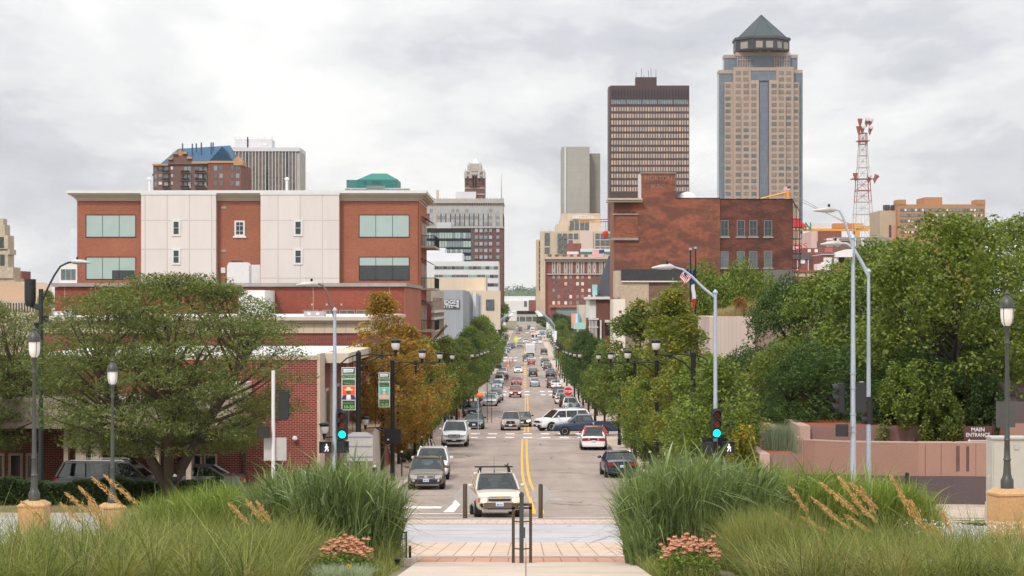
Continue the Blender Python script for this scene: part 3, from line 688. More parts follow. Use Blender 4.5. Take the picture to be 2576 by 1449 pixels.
# ---- white modernist office tower ----
d = 760
wt_ = B('white_office_tower', 'slab office tower with thin white fins and a white top storey', 585, 753, d, 'tower')
m_ofw = mat('white_concrete', c3(196, 196, 199), .7, var=.06, scale=.15)
(xa_, zt_), (xb_, zb_) = P8(1395, 290, d), P8(2400, 1000, d); xs0 = P8(2465, 0, d)[0]
MB(wt_.location).box(xa_ - 9, xb_, d, d + 20, G(d), zt_).build('wall', mat('dark_spandrel', c3(66, 66, 68), .5, var=.1, scale=.2), wt_, loc=(0, 0, 0))
MB(wt_.location).box(xb_, xs0, d + .1, d + 20, G(d), zt_).build('side_wall', mat('grey_concrete', c3(168, 164, 156), .8, var=.08, scale=.2), wt_, loc=(0, 0, 0))
MB(wt_.location).box(xa_ - 9, xs0, d - .6, d + 20.6, zt_, P8(0, 228, d)[1]).build('cornice', m_ofw, wt_, loc=(0, 0, 0))
MB(wt_.location).box(P8(1398, 0, d)[0], P8(1990, 0, d)[0], d + 4, d + 14, P8(0, 228, d)[1], P8(0, 78, d)[1]).build('penthouse', m_ofw, wt_, loc=(0, 0, 0))
MB(wt_.location).tube([(P8(1604, 0, d)[0], d + 3.8, P8(0, 215, d)[1]), (P8(1604, 0, d)[0], d + 3.8, P8(0, 45, d)[1])], .25, 6).build('flue', m_blk, wt_, 0, (0, 0, 0))
for u in (1395, 1475, 1775, 1870, 1995): MB(wt_.location).tube([(P8(u, 0, d)[0], d + 4.5, P8(0, 80, d)[1]), (P8(u, 0, d)[0], d + 4.5, P8(0, 5 if u == 1995 else 40, d)[1])], .07, 5).build('aerial', m_coping, wt_, 0, (0, 0, 0))
MB(wt_.location).lathe((P8(1885, 0, d)[0], d + 3.9, P8(0, 140, d)[1]), [(.05, .3), (1.1, .0), (1.1, -.1), (.05, .2)], 14, 'y').build('dish', m_wht, wt_, 40, (0, 0, 0))
fl = [P8(0, v, d)[1] for v in (360, 478, 595, 708, 820, 930)]
for i, z in enumerate(fl): MB(wt_.location).box(xa_ - 9, xb_, d - .05, d, z, z + 2.7).build('window_band', [m_gwarm, m_gdark, MATS['warm_window']][i % 3] if 0 else glass('tan_band', c3(112, 100, 88), .3, .6, .3), wt_, loc=(0, 0, 0))
n = 26
for i in range(n):
    x_ = xa_ - 8 + (xb_ - xa_ + 8) * i / (n - 1); MB(wt_.location).box(x_ - .11, x_ + .11, d - .5, d - .06, G(d), zt_ - .02).build('fin', m_ofw, wt_, loc=(0, 0, 0))
for i in (4, 10, 16, 22): x_ = xa_ - 8 + (xb_ - xa_ + 8) * (i + .5) / (n - 1); MB(wt_.location).box(x_ - .75, x_ + .75, d - .1, d - .06, G(d), zt_ - .02).build('dark_bay', m_gdark, wt_, loc=(0, 0, 0))
# ---- teal pyramid hotel ----
d = 820
tp = B('teal_pyramid_building', 'building crowned by a green teal pyramid roof with pale tip', 870, 1028, d)
def P1(u, v, d): x, y = K1(u, v); return (X(x, d), Z(y, d))
q = [P1(*p, d) for p in ((1770, 1470), (2305, 590), (1870, 495), (2208, 495), (1978, 435), (2105, 435), (2040, 402))]
MB(tp.location).box(q[0][0], q[1][0], d, d + 30, G(d), P1(0, 572, d)[1]).build('wall', m_gcool, tp, loc=(0, 0, 0))
MB(tp.location).box(P1(1778, 0, d)[0], P1(1872, 0, d)[0], d + 2, d + 20, P1(0, 575, d)[1], P1(0, 498, d)[1]).build('plant_room', mat('teal_dark', c3(60, 120, 116), .5), tp, loc=(0, 0, 0))
xl, xr = q[2][0], q[3][0]; z0_, z1_, z2_, z3_ = P1(0, 572, d)[1], P1(0, 495, d)[1], P1(0, 435, d)[1], P1(0, 402, d)[1]
MB(tp.location).box(xl, xr, d + 2, d + 22, z0_, z1_).build('drum', m_teal, tp, loc=(0, 0, 0))
xm = (q[4][0] + q[5][0]) / 2
MB(tp.location).add([(xl, d + 2, z1_), (xr, d + 2, z1_), (xr, d + 22, z1_), (xl, d + 22, z1_), (q[4][0], d + 9, z2_), (q[5][0], d + 9, z2_), (q[5][0], d + 15, z2_), (q[4][0], d + 15, z2_)], [(0, 1, 5, 4), (1, 2, 6, 5), (2, 3, 7, 6), (3, 0, 4, 7), (4, 5, 6, 7)]).build('roof', panel('teal_seam', c3(46, 122, 112), 1.2, 90, .12, .8, .02), tp, loc=(0, 0, 0))
MB(tp.location).add([(q[4][0], d + 9, z2_ + .02), (q[5][0], d + 9, z2_ + .02), (q[5][0], d + 15, z2_ + .02), (q[4][0], d + 15, z2_ + .02), (xm, d + 12, z3_)], [(0, 1, 4), (1, 2, 4), (2, 3, 4), (3, 0, 4)]).build('roof_tip', mat('tip_stone', c3(200, 186, 168), .7), tp, loc=(0, 0, 0))
for u0, u1 in ((1918, 1950), (1990, 2075)): MB(tp.location).box(P1(u0, 0, d)[0], P1(u1, 0, d)[0], d + 1.9, d + 2, P1(0, 535, d)[1], P1(0, 508, d)[1]).build('louvre', mat('teal_louvre', c3(40, 92, 90), .5), tp, loc=(0, 0, 0))
mb = MB(tp.location)
for k in range(34): x_ = q[0][0] + (q[1][0] - q[0][0]) * k / 33; mb.box(x_ - .06, x_ + .06, d - .1, d, P1(0, 590, d)[1], P1(0, 572, d)[1])
mb.box(q[0][0], q[1][0], d - .12, d, P1(0, 573, d)[1] - .1, P1(0, 572, d)[1] + .15); mb.build('railing', m_wht, tp, loc=(0, 0, 0))
MB(tp.location).box(P1(1950, 0, d)[0], P1(2105, 0, d)[0], d - .3, d + 2, P1(0, 572, d)[1], P1(0, 550, d)[1]).build('skylight', m_gcool, tp, loc=(0, 0, 0))
# ---- Equitable style brick and terracotta tower ----
def P4(u, v, d): x, y = K4(u, v); return (X(x, d), Z(y, d))
def P4b(root, name, m, u0, u1, v0, v1, d0, d1, **k):
    (x0, z1), (x1, z0) = P4(u0, v0, d0), P4(u1, v1, d0); return MB(root.location).box(x0, x1, d0, d1, z0, z1).build(name, m, root, loc=(0, 0, 0), **k)
d = 1050
eq = B('terracotta_tower', 'brick office block with white terracotta top and a small spired tower', 1080, 1267, d, 'tower')
m_terr = panel('white_terracotta', c3(178, 172, 165), 1.4, 2.2, .1, .82, .05); m_eqb = brick('deep_red_brick', c3(122, 82, 76), c3(108, 72, 68), c3(122, 96, 88), .8, .3, .03)
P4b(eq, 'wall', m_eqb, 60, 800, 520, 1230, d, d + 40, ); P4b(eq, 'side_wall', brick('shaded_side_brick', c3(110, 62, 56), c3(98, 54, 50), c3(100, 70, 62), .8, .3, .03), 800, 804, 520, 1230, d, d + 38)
P4b(eq, 'terracotta_storeys', m_terr, 60, 800, 404, 520, d - .4, d + 40); P4b(eq, 'cornice', m_terr, 56, 806, 425, 438, d - 1.6, d + 41); P4b(eq, 'belt_course', m_terr, 60, 805, 618, 632, d - .8, d + 40)
mb = MB(eq.location)
for k in range(24): (x_, z_), (x2, z2) = P4(235 + k * 24.5, 398, d), P4(243 + k * 24.5, 425, d); mb.box(x_, x2, d - .6, d + .4, z2, z_)
mb.build('battlements', m_terr, eq, loc=(0, 0, 0))
cols = [244, 301, 338, 375, 411, 447, 484, 520, 556, 593, 629, 666, 703, 760]
mb = MB(eq.location)
for c_ in [272, 730, 786]: (x_, z_), (x2, z2) = P4(c_ - 13, 520, d), P4(c_ + 13, 618, d); mb.box(x_, x2, d - .5, d, z2, z_)
for c_ in cols:
    (x_, z_), (x2, z2) = P4(c_ - 14, 520, d), P4(c_ + 14, 618, d); mb.box(x_, x_ + .9, d - .35, d, z2, z_); mb.box(x2 - .9, x2, d - .35, d, z2, z_)
mb.build('pilasters', m_terr, eq, loc=(0, 0, 0))
rows = [510, 562, 613] ; L_ = []
for v in (510, 562, 613, 665, 717, 768, 820, 871):
    for c_ in cols:
        if v > 640 and c_ < 560: continue
        x_, z_ = P4(c_, v, d); L_.append((x_, d - .45, z_))
windows(eq, L_, 24 / 2.07 * .67 * d / F, 27 / 2.07 * .67 * d / F, [m_gcool, glass('sky_window', c3(150, 166, 178), .12, .9, .15)])
L_ = [(P4(c_, 452, d)[0], d - .45, P4(0, 452, d)[1]) for c_ in range(292, 720, 18)]; windows(eq, L_, .7, 1.6, m_gmid)
P4b(eq, 'tower_shaft', m_eqb, 502, 656, 190, 404, d + 6, d + 36); P4b(eq, 'tower_crown', m_terr, 504, 655, 195, 245, d + 5.6, d + 36.4)
P4b(eq, 'lantern', m_terr, 530, 628, 130, 195, d + 11, d + 31); P4b(eq, 'terrace_block', m_ofw, 434, 590, 350, 404, d + 3, d + 6); 
P4b(eq, 'tower_band', m_terr, 502, 656, 318, 324, d + 5.7, d + 36.2); P4b(eq, 'tower_band', m_terr, 502, 656, 364, 372, d + 5.7, d + 36.2)
(xa_, za_), (xb_, zb_) = P4(545, 132, d), P4(614, 62, d); xm = (xa_ + xb_) / 2
MB(eq.location).add([(xa_, d + 16, za_), (xb_, d + 16, za_), (xb_, d + 26, za_), (xa_, d + 26, za_), (xm, d + 21, zb_)], [(0, 1, 4), (1, 2, 4), (2, 3, 4), (3, 0, 4)]).build('spire', m_ofw, eq, loc=(0, 0, 0))
for u, a, b_ in ((507, 180, 240), (651, 180, 240), (533, 128, 195), (625, 128, 195), (545, 190, 240), (612, 190, 240)):
    (x_, z1), (_, z0) = P4(u, a, d), P4(u, b_, d); MB(eq.location).tube([(x_, d + 5.5, z0), (x_, d + 5.5, z1 - 1), (x_, d + 5.5, z1 + 1)], [.9, .8, .05], 8).build('pinnacle', m_terr, eq, 0, (0, 0, 0))
for c_ in (557, 577, 597): (x_, z_) = P4(c_, 314, d); MB(eq.location).prism([(x_ - 1, z_), (x_ + 1, z_), (x_ + 1, z_ + 6), (x_, z_ + 7.3), (x_ - 1, z_ + 6)], d + 5.5, d + 5.98).build('arched_window', mat('arch_dark', c3(88, 56, 52), .5), eq, loc=(0, 0, 0))
for c_ in (510, 522, 636, 648): (x_, z_) = P4(c_, 285, d); MB(eq.location).box(x_ - .5, x_ + .5, d + 5.6, d + 5.98, z_, z_ + 4).build('arched_window', MATS['arch_dark'], eq, loc=(0, 0, 0))
P4b(eq, 'chimney', m_lime, 281, 299, 336, 404, d + 12, d + 16)
MB(eq.location).tube([(P4(785, 0, d)[0], d + 20, P4(0, 404, d)[1]), (P4(785, 0, d)[0], d + 20, P4(0, 195, d)[1])], [.3, .08], 6).build('mast', m_coping, eq, 0, (0, 0, 0))
# ---- dark glass office ----
d = 870
dg_ = B('black_glass_office', 'black framed glass office box in front of the spired tower', 1072, 1187, d)
P4b(dg_, 'wall', m_blk, 100, 552, 633, 900, d, d + 40)
for v0, v1 in ((668, 712), (733, 780), (797, 822), (848, 880)):
    for k in range(21):
        u = 120 + k * 20.6; (x0_, z1), (x1_, z0) = P4(u, v0, d), P4(u + 18, v1, d); windows(dg_, [((x0_ + x1_) / 2, d - .05, z0)], x1_ - x0_, z1 - z0, [m_blind, m_gcool])
P4b(dg_, 'plant_room', m_ofw, 285, 398, 588, 633, d + 6, d + 20)
# ---- white terraced office ----
d = 640
wo = B('white_terraced_office', 'white stepped office with green ribbon windows', 1072, 1255, d)
P4b(wo, 'wall', m_ofw, 100, 765, 890, 1240, d, d + 30); P4b(wo, 'upper_storey', m_ofw, 100, 484, 825, 890, d + 10, d + 30); P4b(wo, 'top_storey', m_ofw, 100, 350, 785, 825, d + 14, d + 30)
for v0, v1 in ((928, 952), (994, 1018), (1060, 1085), (1126, 1150)):
    for k in range(15): u = 268 + k * 33; (x0_, z1), (x1_, z0) = P4(u, v0, d), P4(u + 31, v1, d); windows(wo, [((x0_ + x1_) / 2, d - .05, z0)], x1_ - x0_, z1 - z0, [m_gmid, m_gmid, m_gdark, glass('green_glass', c3(120, 160, 150), .1, .9)])
# ---- beige concrete building ----
d = 470
bc = B('beige_concrete_building', 'windowless beige concrete building behind the grey hotel', 1090, 1258, d)
m_bcp = panel('beige_precast', c3(206, 190, 170), 2.4, 30, .06, .88, .05)
P4b(bc, 'wall', m_bcp, 200, 666, 1015, 1300, d + 8, d + 30); P4b(bc, 'lower_wall', m_bcp, 500, 778, 1118, 1420, d, d + 8); (x_, z_) = P4(700, 1272, d); windows(bc, [(x_, d - .05, z_)], 66 / 2.07 * .67 * d / F, 2.6, m_gmid)
# ---- grey suites hotel ----
def P7(u, v, d): x, y = K7(u, v); return (X(x, d), Z(y, d))
d = 345
gh = B('grey_hotel', 'grey metal clad suites hotel with a white lettered sign', 1118, 1210, d)
m_gc = panel('grey_ribbed_cladding', c3(150, 156, 164), .55, 60, .03, .86, .03); m_gl = panel('light_grey_panel', c3(178, 184, 194), 9, 2.9, .09, .86, .03)
(xa_, zt_), (xb_, _) = P7(300, 258, d), P7(712, 0, d)
MB(gh.location).box(xa_, xb_, d, d + 40, G(d) - 1, zt_).build('wall', m_gc, gh, loc=(0, 0, 0))
d2 = d + 40; (xc_, zc2), _ = P7(716, 305, d2), 0; xd_ = P7(888, 0, d2)[0]; xe_ = P7(958, 0, 410)[0]
MB(gh.location).box(xb_ - 1, xd_, d2, d2 + 25, G(d2) - 1, zc2).build('panel_wing', m_gl, gh, loc=(0, 0, 0))
MB(gh.location).box(xd_ - .5, xe_ - .1, d2 + 25.2, d2 + 40, G(d2) - 1, P7(0, 330, d2 + 25)[1]).build('rear_wing', m_gl, gh, loc=(0, 0, 0))
MB(gh.location).box(xd_ - .5, xd_ + .1, d2 - .3, d2 - .02, G(d2), zc2 + .1).build('corner_trim', m_wht, gh, loc=(0, 0, 0))
(sa, sz1), (sb, sz0) = P7(360, 398, d), P7(662, 522, d)
sg = MB(gh.location).box(sa, sb, d - .2, d - .02, sz0, sz1).build('sign', mat('sign_grey', c3(74, 80, 92), .5, var=0), gh, loc=(0, 0, 0))
tx, tz = P7(608, 433, d); o_ = text('CAMBRIDGE', .92, m_wht, (tx - gh.location.x, -.23, tz - gh.location.z), sg, bold=.02, align='RIGHT')
tx, tz = P7(562, 500, d); text('S U I T E S', .55, m_wht, (tx - gh.location.x, -.23, tz - gh.location.z), sg, bold=.02, align='RIGHT')
mb = MB(gh.location)
for u0, u1, v0, v1 in ((618, 650, 405, 432), (620, 632, 436, 512), (637, 649, 436, 512)): (x0_, z1), (x1_, z0) = P7(u0, v0, d), P7(u1, v1, d); mb.box(x0_, x1_, d - .26, d - .21, z0, z1)
(x0_, z1), (x1_, z0) = P7(450, 468, d), P7(618, 490, d); mb.tube([(x0_, d - .24, z1), ((x0_ + x1_) / 2, d - .24, z1 - .1), (x1_, d - .24, z0)], .09, 6)
mb.build('sign_emblem', m_wht, sg, loc=(0, 0, 0))
# ---- brick shopfront building with pale top ----
d = 231
bp = B('brick_shop_building', 'narrow brick building with pale upper storey and white banded bays', 1072, 1118, d)
(xa_, zt_), (xb_, _) = P7(180, 245, d), P7(352, 0, d)
xa_ = X(1030, d); xb_ = -10.95
MB(bp.location).box(xa_, xb_, d, d + 36, G(d) - 1, P7(0, 420, d)[1]).build('wall', m_brick, bp, loc=(0, 0, 0))
MB(bp.location).box(xa_, xb_, d + .1, d + 36, P7(0, 420, d)[1] + .001, P7(0, 250, d)[1]).build('upper_wall', m_corn, bp, loc=(0, 0, 0))
for z_ in (P7(0, 655, d + 20)[1], P7(0, 560, d + 20)[1], P7(0, 940, d + 20)[1], P7(0, 1030, d + 20)[1]):
    MB(bp.location).box(xb_, xb_ + .35, d + 1, d + 35, z_ - .14, z_ + .14).build('band', m_wht, bp, loc=(0, 0, 0))
for k in range(8): MB(bp.location).box(xb_, xb_ + .2, d + 3 + k * 4, d + 3.5 + k * 4, G(d) + 1, P7(0, 430, d + 20)[1]).build('pilaster', m_lime, bp, loc=(0, 0, 0))
windows(bp, [(xb_ + .03, d + 5.2 + k * 4, P7(0, v, d + 20)[1]) for k in range(7) for v in (620, 850)], 1.4, 2.2, m_gmid, side=1)
for k in range(2):
    fp = MB().tube([(0, 0, 0), (2.2, -1.0, 2.4)], .05, 6).build('flagpole', m_blk, None, 0, (-10.9 + .1, 217 + k * 3.5, Z(873, 217) - k * .1))
    tag(fp, ('nearer' if k == 0 else 'farther') + ' slanting black flagpole without flag on the left facades', 'flagpole', 'slanting flagpoles on the left facades'); MB().lathe((2.2, -1.0, 2.45), [(.02, -.14), (.14, 0), (.02, .14)], 10).build('finial', mat('gold_ball', c3(214, 180, 120), .4), fp, 60, (0, 0, 0))
# ---- concrete slab tower ----
d = 1000
ct = B('concrete_tower', 'blank grey concrete slab tower beside the dark bronze skyscraper', 1413, 1510, d, 'tower')
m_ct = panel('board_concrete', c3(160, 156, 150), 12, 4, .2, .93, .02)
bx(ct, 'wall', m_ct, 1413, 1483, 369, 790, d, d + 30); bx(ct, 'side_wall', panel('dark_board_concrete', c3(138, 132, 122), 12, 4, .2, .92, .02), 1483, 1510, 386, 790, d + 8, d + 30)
bx(ct, 'corner_fin', m_ofw, 1420, 1424, 370, 790, d - .5, d)
# ---- dark bronze skyscraper ----
d = 1170
rc = B('bronze_skyscraper', 'dark bronze steel skyscraper with rows of windows with beige blinds', 1531, 1734, d, 'skyscraper')
m_br = mat('bronze_steel', c3(74, 56, 56), .5, .3, var=.08, scale=.1)
bx(rc, 'wall', m_br, 1535, 1734, 215, 800, d, d + 14); bx(rc, 'edge_wall', mat('bronze_edge', c3(96, 80, 80), .5, .3), 1530.5, 1535, 218, 800, d + .6, d + 14)
bx(rc, 'penthouse', m_br, 1599, 1652, 194, 215, d + 5, d + 13)
for u, v0 in ((383, 560), (425, 530), (480, 548), (500, 530), (538, 540), (445, 580)):
    x_, y_ = K3(u, v0); MB(rc.location).tube([(X(x_, d + 12), d + 12, Z(195, d + 12)), (X(x_, d + 12), d + 12, Z(y_, d + 12))], .12, 5).build('aerial', m_blk, rc, 0, (0, 0, 0))
for k in range(26): x_ = 1540 + k * 7.55; MB(rc.location).box(X(x_, d), X(x_ + 2.2, d), d - .3, d, Z(248, d), Z(226, d)).build('louvre', m_blk, rc, loc=(0, 0, 0))
for k in range(5): a = K3(190 + k * 121.5, 0)[0]; framed(rc, d, a, a + 36.5, K3(0, 772)[1], K3(0, 810)[1], m_br, m_gcool, 8, 1, .1, None, .2, bars=.25)
L_ = [(X(K3(198 + c_ * 20.25, 0)[0], d), d - .1, Z(K3(0, 864 + r_ * 51.8)[1], d)) for r_ in range(13) for c_ in range(30)]
windows(rc, L_, 13 / 2.07 * .67 * d / F, 33 / 2.07 * .67 * d / F, [glass('bronze_window', c3(172, 152, 138), .25, .8, .12), glass('bronze_window_pink', c3(160, 146, 138), .25, .8, .12), glass('bronze_window_warm', c3(186, 158, 136), .3, .7, .1)])
# ---- granite skyscraper with copper pyramid ----
d = 1400
gt = B('granite_skyscraper', 'tallest tan granite and blue glass skyscraper with a green copper pyramid', 1808, 2020, d, 'skyscraper')
m_gr = panel('tan_granite', c3(170, 147, 132), 3.3, 3.3, .12, .88, .04); m_bg = panel('blue_curtain_wall', c3(108, 119, 132), 1.4, 3.8, .16, .8, .12, .2)
def P3b(name, m, u0, u1, v0, v1, da, db=None, parent=None):
    (xa, ya), (xb, yb) = K3(u0, v0), K3(u1, v1); dd = d + da
    return MB(gt.location).box(X(xa, dd), X(xb, dd), dd, d + (db or 20), Z(yb, dd), Z(ya, dd)).build(name, m, parent or gt, loc=(0, 0, 0))
P3b('glass_core', m_bg, 1027, 1677, 570, 1900, 6); P3b('stone_band', m_gr, 1027, 1677, 542, 570, 5.6)
P3b('granite_pier', m_gr, 1140, 1275, 520, 1900, 1.5); P3b('granite_pier', m_gr, 1262, 1337, 622, 1900, 0); P3b('granite_pier', m_gr, 1205, 1262, 770, 1900, 0.02); P3b('granite_pier', m_gr, 1072, 1140, 637, 1900, 3)
P3b('granite_pier', m_gr, 1470, 1606, 518, 1900, 1.5); P3b('granite_pier', m_gr, 1417, 1490, 622, 1900, 0); P3b('granite_pier', m_gr, 1490, 1546, 770, 1900, .02); P3b('granite_pier', m_gr, 1606, 1650, 640, 1900, 3)
P3b('glass_bay', m_bg, 1275, 1470, 548, 625, 1); P3b('glass_bay', m_bg, 1337, 1411, 625, 1900, 2); P3b('stone_band', m_gr, 1275, 1470, 522, 548, .6)
P3b('crown_glass', m_bg, 1068, 1637, 450, 542, 8, 19); P3b('crown_band', m_gr, 1066, 1639, 424, 450, 7.6, 19)
P3b('crown_glass', m_bg, 1160, 1580, 430, 520, 4, 18); P3b('crown_band', m_gr, 1158, 1582, 405, 432, 3.6, 18)
for a, b in ((1170, 1282), (1456, 1572)):
    for k in range(6): P3b('crown_pier', m_gr, a + k * 19, a + k * 19 + 5, 432, 520, 3.4, 5)
    P3b('crown_rail', m_gr, a, b, 462, 468, 3.3, 5)
cxm = 1355; m_drum = mat('dark_drum', c3(52, 50, 52), .5, .2, var=.1, scale=.1); m_cop = mat('copper_patina', c3(60, 71, 72), .6, .2, var=.18, scale=.06, fine=.5)
xc_, yc_ = K3(cxm, 320); rr = (K3(1580, 0)[0] - K3(1130, 0)[0]) / 2 * (d + 12) / F
def octp(r, z, ph=PI / 8): return [(X(xc_, d + 12) + r * math.cos(k * PI / 4 + ph), d + 12 + r * math.sin(k * PI / 4 + ph), z) for k in range(8)]
zz = lambda v: Z(K3(0, v)[1], d + 12)
MB(gt.location).add(octp(rr * 1.0, zz(408)) + octp(rr * 1.0, zz(330)) + octp(rr * 1.05, zz(322)) + octp(rr * 1.03, zz(304)), [tuple(range(8))] + [(j * 8 + k, j * 8 + (k + 1) % 8, (j + 1) * 8 + (k + 1) % 8, (j + 1) * 8 + k) for j in range(3) for k in range(8)] + [tuple(range(31, 23, -1))]).build('drum', m_drum, gt, loc=(0, 0, 0))
MB(gt.location).add(octp(rr * .9, zz(303)) + [(X(xc_, d + 12), d + 12, zz(116))], [(k, (k + 1) % 8, 8) for k in range(8)] + [tuple(range(7, -1, -1))]).build('pyramid_roof', m_cop, gt, loc=(0, 0, 0))
mb = MB(gt.location)
for p in octp(rr * .9, zz(303)): mb.tube([p, (X(xc_, d + 12), d + 12, zz(116))], .3, 5)
mb.build('roof_ridges', mat('dark_patina', c3(50, 62, 62), .6), gt, loc=(0, 0, 0))
for k in range(4, 8):
    a0 = k * PI / 4 + PI / 8; p0 = Vector(octp(rr * 1.001, zz(395))[k]); p1 = Vector(octp(rr * 1.001, zz(395))[(k + 1) % 8]); n_ = Vector((math.cos(a0 + PI / 8), math.sin(a0 + PI / 8), 0))
    for t0, t1 in (((.12, .42), (.58, .88)) if k in (5, 6) else ((.3, .7),)):
        a, b = p0.lerp(p1, t0) + n_ * .25, p0.lerp(p1, t1) + n_ * .25; h_ = Vector((0, 0, zz(345) - zz(395)))
        mb = MB(gt.location); mb.add([a, b, b + h_, a + h_, a - n_ * .5, b - n_ * .5, b + h_ - n_ * .5, a + h_ - n_ * .5], [(0, 1, 2, 3), (0, 3, 7, 4), (1, 5, 6, 2), (3, 2, 6, 7), (0, 4, 5, 1)]).build('drum_window', m_coping, gt, loc=(0, 0, 0))
for u in (1347, 1412): x_, y_ = K3(u, 385); MB(gt.location).lathe((X(x_, d + 3), d + 3, Z(y_, d + 3)), [(.1, .6), (1.6, 0), (1.6, -.2), (.1, .4)], 12, 'y').build('dish', m_wht, gt, 40, (0, 0, 0))
L_ = []
for r_ in range(20):
    v = 680 + r_ * 49.3
    for c_, dd in ((1097, 2.9), (1177, 1.4), (1238, -.02 if r_ > 1 else 1.4), (1298, -.1), (1455, -.1), (1511, -.02 if r_ > 1 else 1.4), (1567, 1.4), (1622, 2.9)):
        x_, y_ = K3(c_, v); L_.append((X(x_, d + dd), d + dd - .06, Z(y_, d + dd)))
for c_ in (1177, 1235, 1511, 1567):
    for v in (580, 630): x_, y_ = K3(c_, v); L_.append((X(x_, d + 1.4), d + 1.4 - .06, Z(y_, d + 1.4)))
windows(gt, L_, 40 / 2.07 * .67 * d / F, 29 / 2.07 * .67 * d / F, [glass('tan_window', c3(124, 112, 102), .2, .8, .2), m_gmid, glass('tan_window_dark', c3(112, 102, 94), .2, .8, .3)])
# ---- tan stepped bank tower ----
def P5(u, v, d): x, y = K5(u, v); return (X(x, d), Z(y, d))
def P5b(root, name, m, u0, u1, v0, v1, d0, d1, **k):
    (x0, z1), (x1, z0) = P5(u0, v0, d0), P5(u1, v1, d0); return MB(root.location).box(x0, x1, d0, d1, z0, z1).build(name, m, root, loc=(0, 0, 0), **k)
d = 940
st = B('stepped_stone_tower', 'tan art deco stone tower with stepped setbacks right of the street', 1349, 1530, d, 'tower')
m_st = panel('tan_limestone', c3(196, 178, 156), 2.4, 3.2, .08, .9, .06)
for u0, u1, v0, dd in ((160, 208, 260, 14), (200, 320, 175, 6), (310, 470, 178, 4), (355, 480, 110, 9), (398, 800, 55, 12), (412, 790, 0, 16), (590, 722, 175, 2), (470, 910, 178, 3)):
    P5b(st, 'tower_block', m_st if u0 != 590 else mat('pink_limestone', c3(198, 180, 170), .8), u0, u1, v0, 1000, d + dd, d + 40)
windows(st, [(P5(u, v, d + 3)[0], d + 2.95, P5(0, v, d + 3)[1]) for v in (256, 322, 392) for u in (392, 445, 500, 553, 767, 818, 865) if not (u == 553 and v > 300)], 2.1 * 1.0, 2.7, m_gmid)
windows(st, [(P5(u, 168, d + 12)[0], d + 11.95, P5(0, 168, d + 12)[1]) for u in (514, 563, 615, 662)], 2.1, 4.6, m_gmid); windows(st, [(P5(u, 256, d + 6)[0], d + 5.9, P5(0, v, d + 6)[1]) for u in (268,) for v in (256, 320, 400)], 2.4, 3, m_gmid)
windows(st, [(P5(193, 0, d + 14)[0], d + 13.9, P5(0, v, d + 14)[1]) for v in range(330, 820, 62)], .6, 2.6, m_gdark)
P5b(st, 'roof_plant', m_ofw, 520, 740, 18, 52, d + 11, d + 12)
# ---- red brick hotel ----
d = 840
rh = B('red_brick_hotel', 'many windowed red brick hotel with pale cornice right of the street', 1372, 1540, d)
m_rh = brick('hotel_brick', c3(138, 80, 70), c3(124, 70, 62), c3(140, 100, 90), .8, .3, .03)
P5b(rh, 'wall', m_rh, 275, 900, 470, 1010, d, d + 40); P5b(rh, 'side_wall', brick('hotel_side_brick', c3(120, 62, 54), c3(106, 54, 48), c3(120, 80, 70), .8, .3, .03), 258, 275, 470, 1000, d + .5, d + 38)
P5b(rh, 'cornice', m_lime, 250, 900, 430, 452, d - 2, d + 41); P5b(rh, 'frieze', m_terr, 262, 900, 452, 480, d - .8, d + 40); P5b(rh, 'belt_course', m_terr, 270, 900, 596, 606, d - .6, d + 40)
mb = MB(rh.location)
for k in range(6): (x0_, z1), (x1_, z0) = P5(275 + k * 72, 406, d), P5(312 + k * 72, 430, d); mb.box(x0_, x1_, d - 1, d, z0, z1)
mb.build('parapet_piers', m_rh, rh, loc=(0, 0, 0)); P5b(rh, 'parapet_rail', m_terr, 275, 860, 404, 408, d - .9, d - .5)
L_ = []
for v in (513, 580, 648, 713, 778, 840, 902):
    for u in (333, 383, 452, 501, 569, 618, 685, 734, 800, 850): x_, z_ = P5(u, v, d); L_.append((x_, d - .05, z_))
windows(rh, L_, 26 / 2.6356 * .67 * d / F, 33 / 2.6356 * .67 * d / F, [m_gcool, m_gmid, m_wht, m_gwarm])
mb = MB(rh.location)
for u in (333, 383, 452, 501, 569, 618, 685, 734, 800, 850): (x0_, z1), (x1_, z0) = P5(u - 18, 480, d), P5(u + 18, 596, d); mb.box(x0_, x0_ + .6, d - .3, d, z0, z1); mb.box(x1_ - .6, x1_, d - .3, d, z0, z1)
mb.build('window_surrounds', m_terr, rh, loc=(0, 0, 0))
P5b(rh, 'penthouse', m_rh, 465, 606, 297, 404, d + 8, d + 18); P5b(rh, 'roof_pavilion', m_wht, 465, 578, 378, 404, d + 3, d + 8); P5b(rh, 'roof_storey', m_ofw, 598, 900, 350, 404, d + 5, d + 15); P5b(rh, 'green_band', m_teal, 598, 900, 380, 402, d + 4.8, d + 5)
d = 760
lb = B('low_brick_annex', 'low brick annex with rust cornice in front of the red hotel', 1392, 1462, d)
P5b(lb, 'wall', m_rh, 305, 588, 930, 1080, d, d + 30); P5b(lb, 'cornice', mat('rust_cornice', c3(170, 96, 76), .8), 300, 590, 908, 930, d - 1, d + 30)
windows(lb, [(P5(u, 1015, d)[0], d - .05, P5(0, 1015, d)[1]) for u in (380, 420, 460, 500, 540)], 1.6, 4, m_gcool)
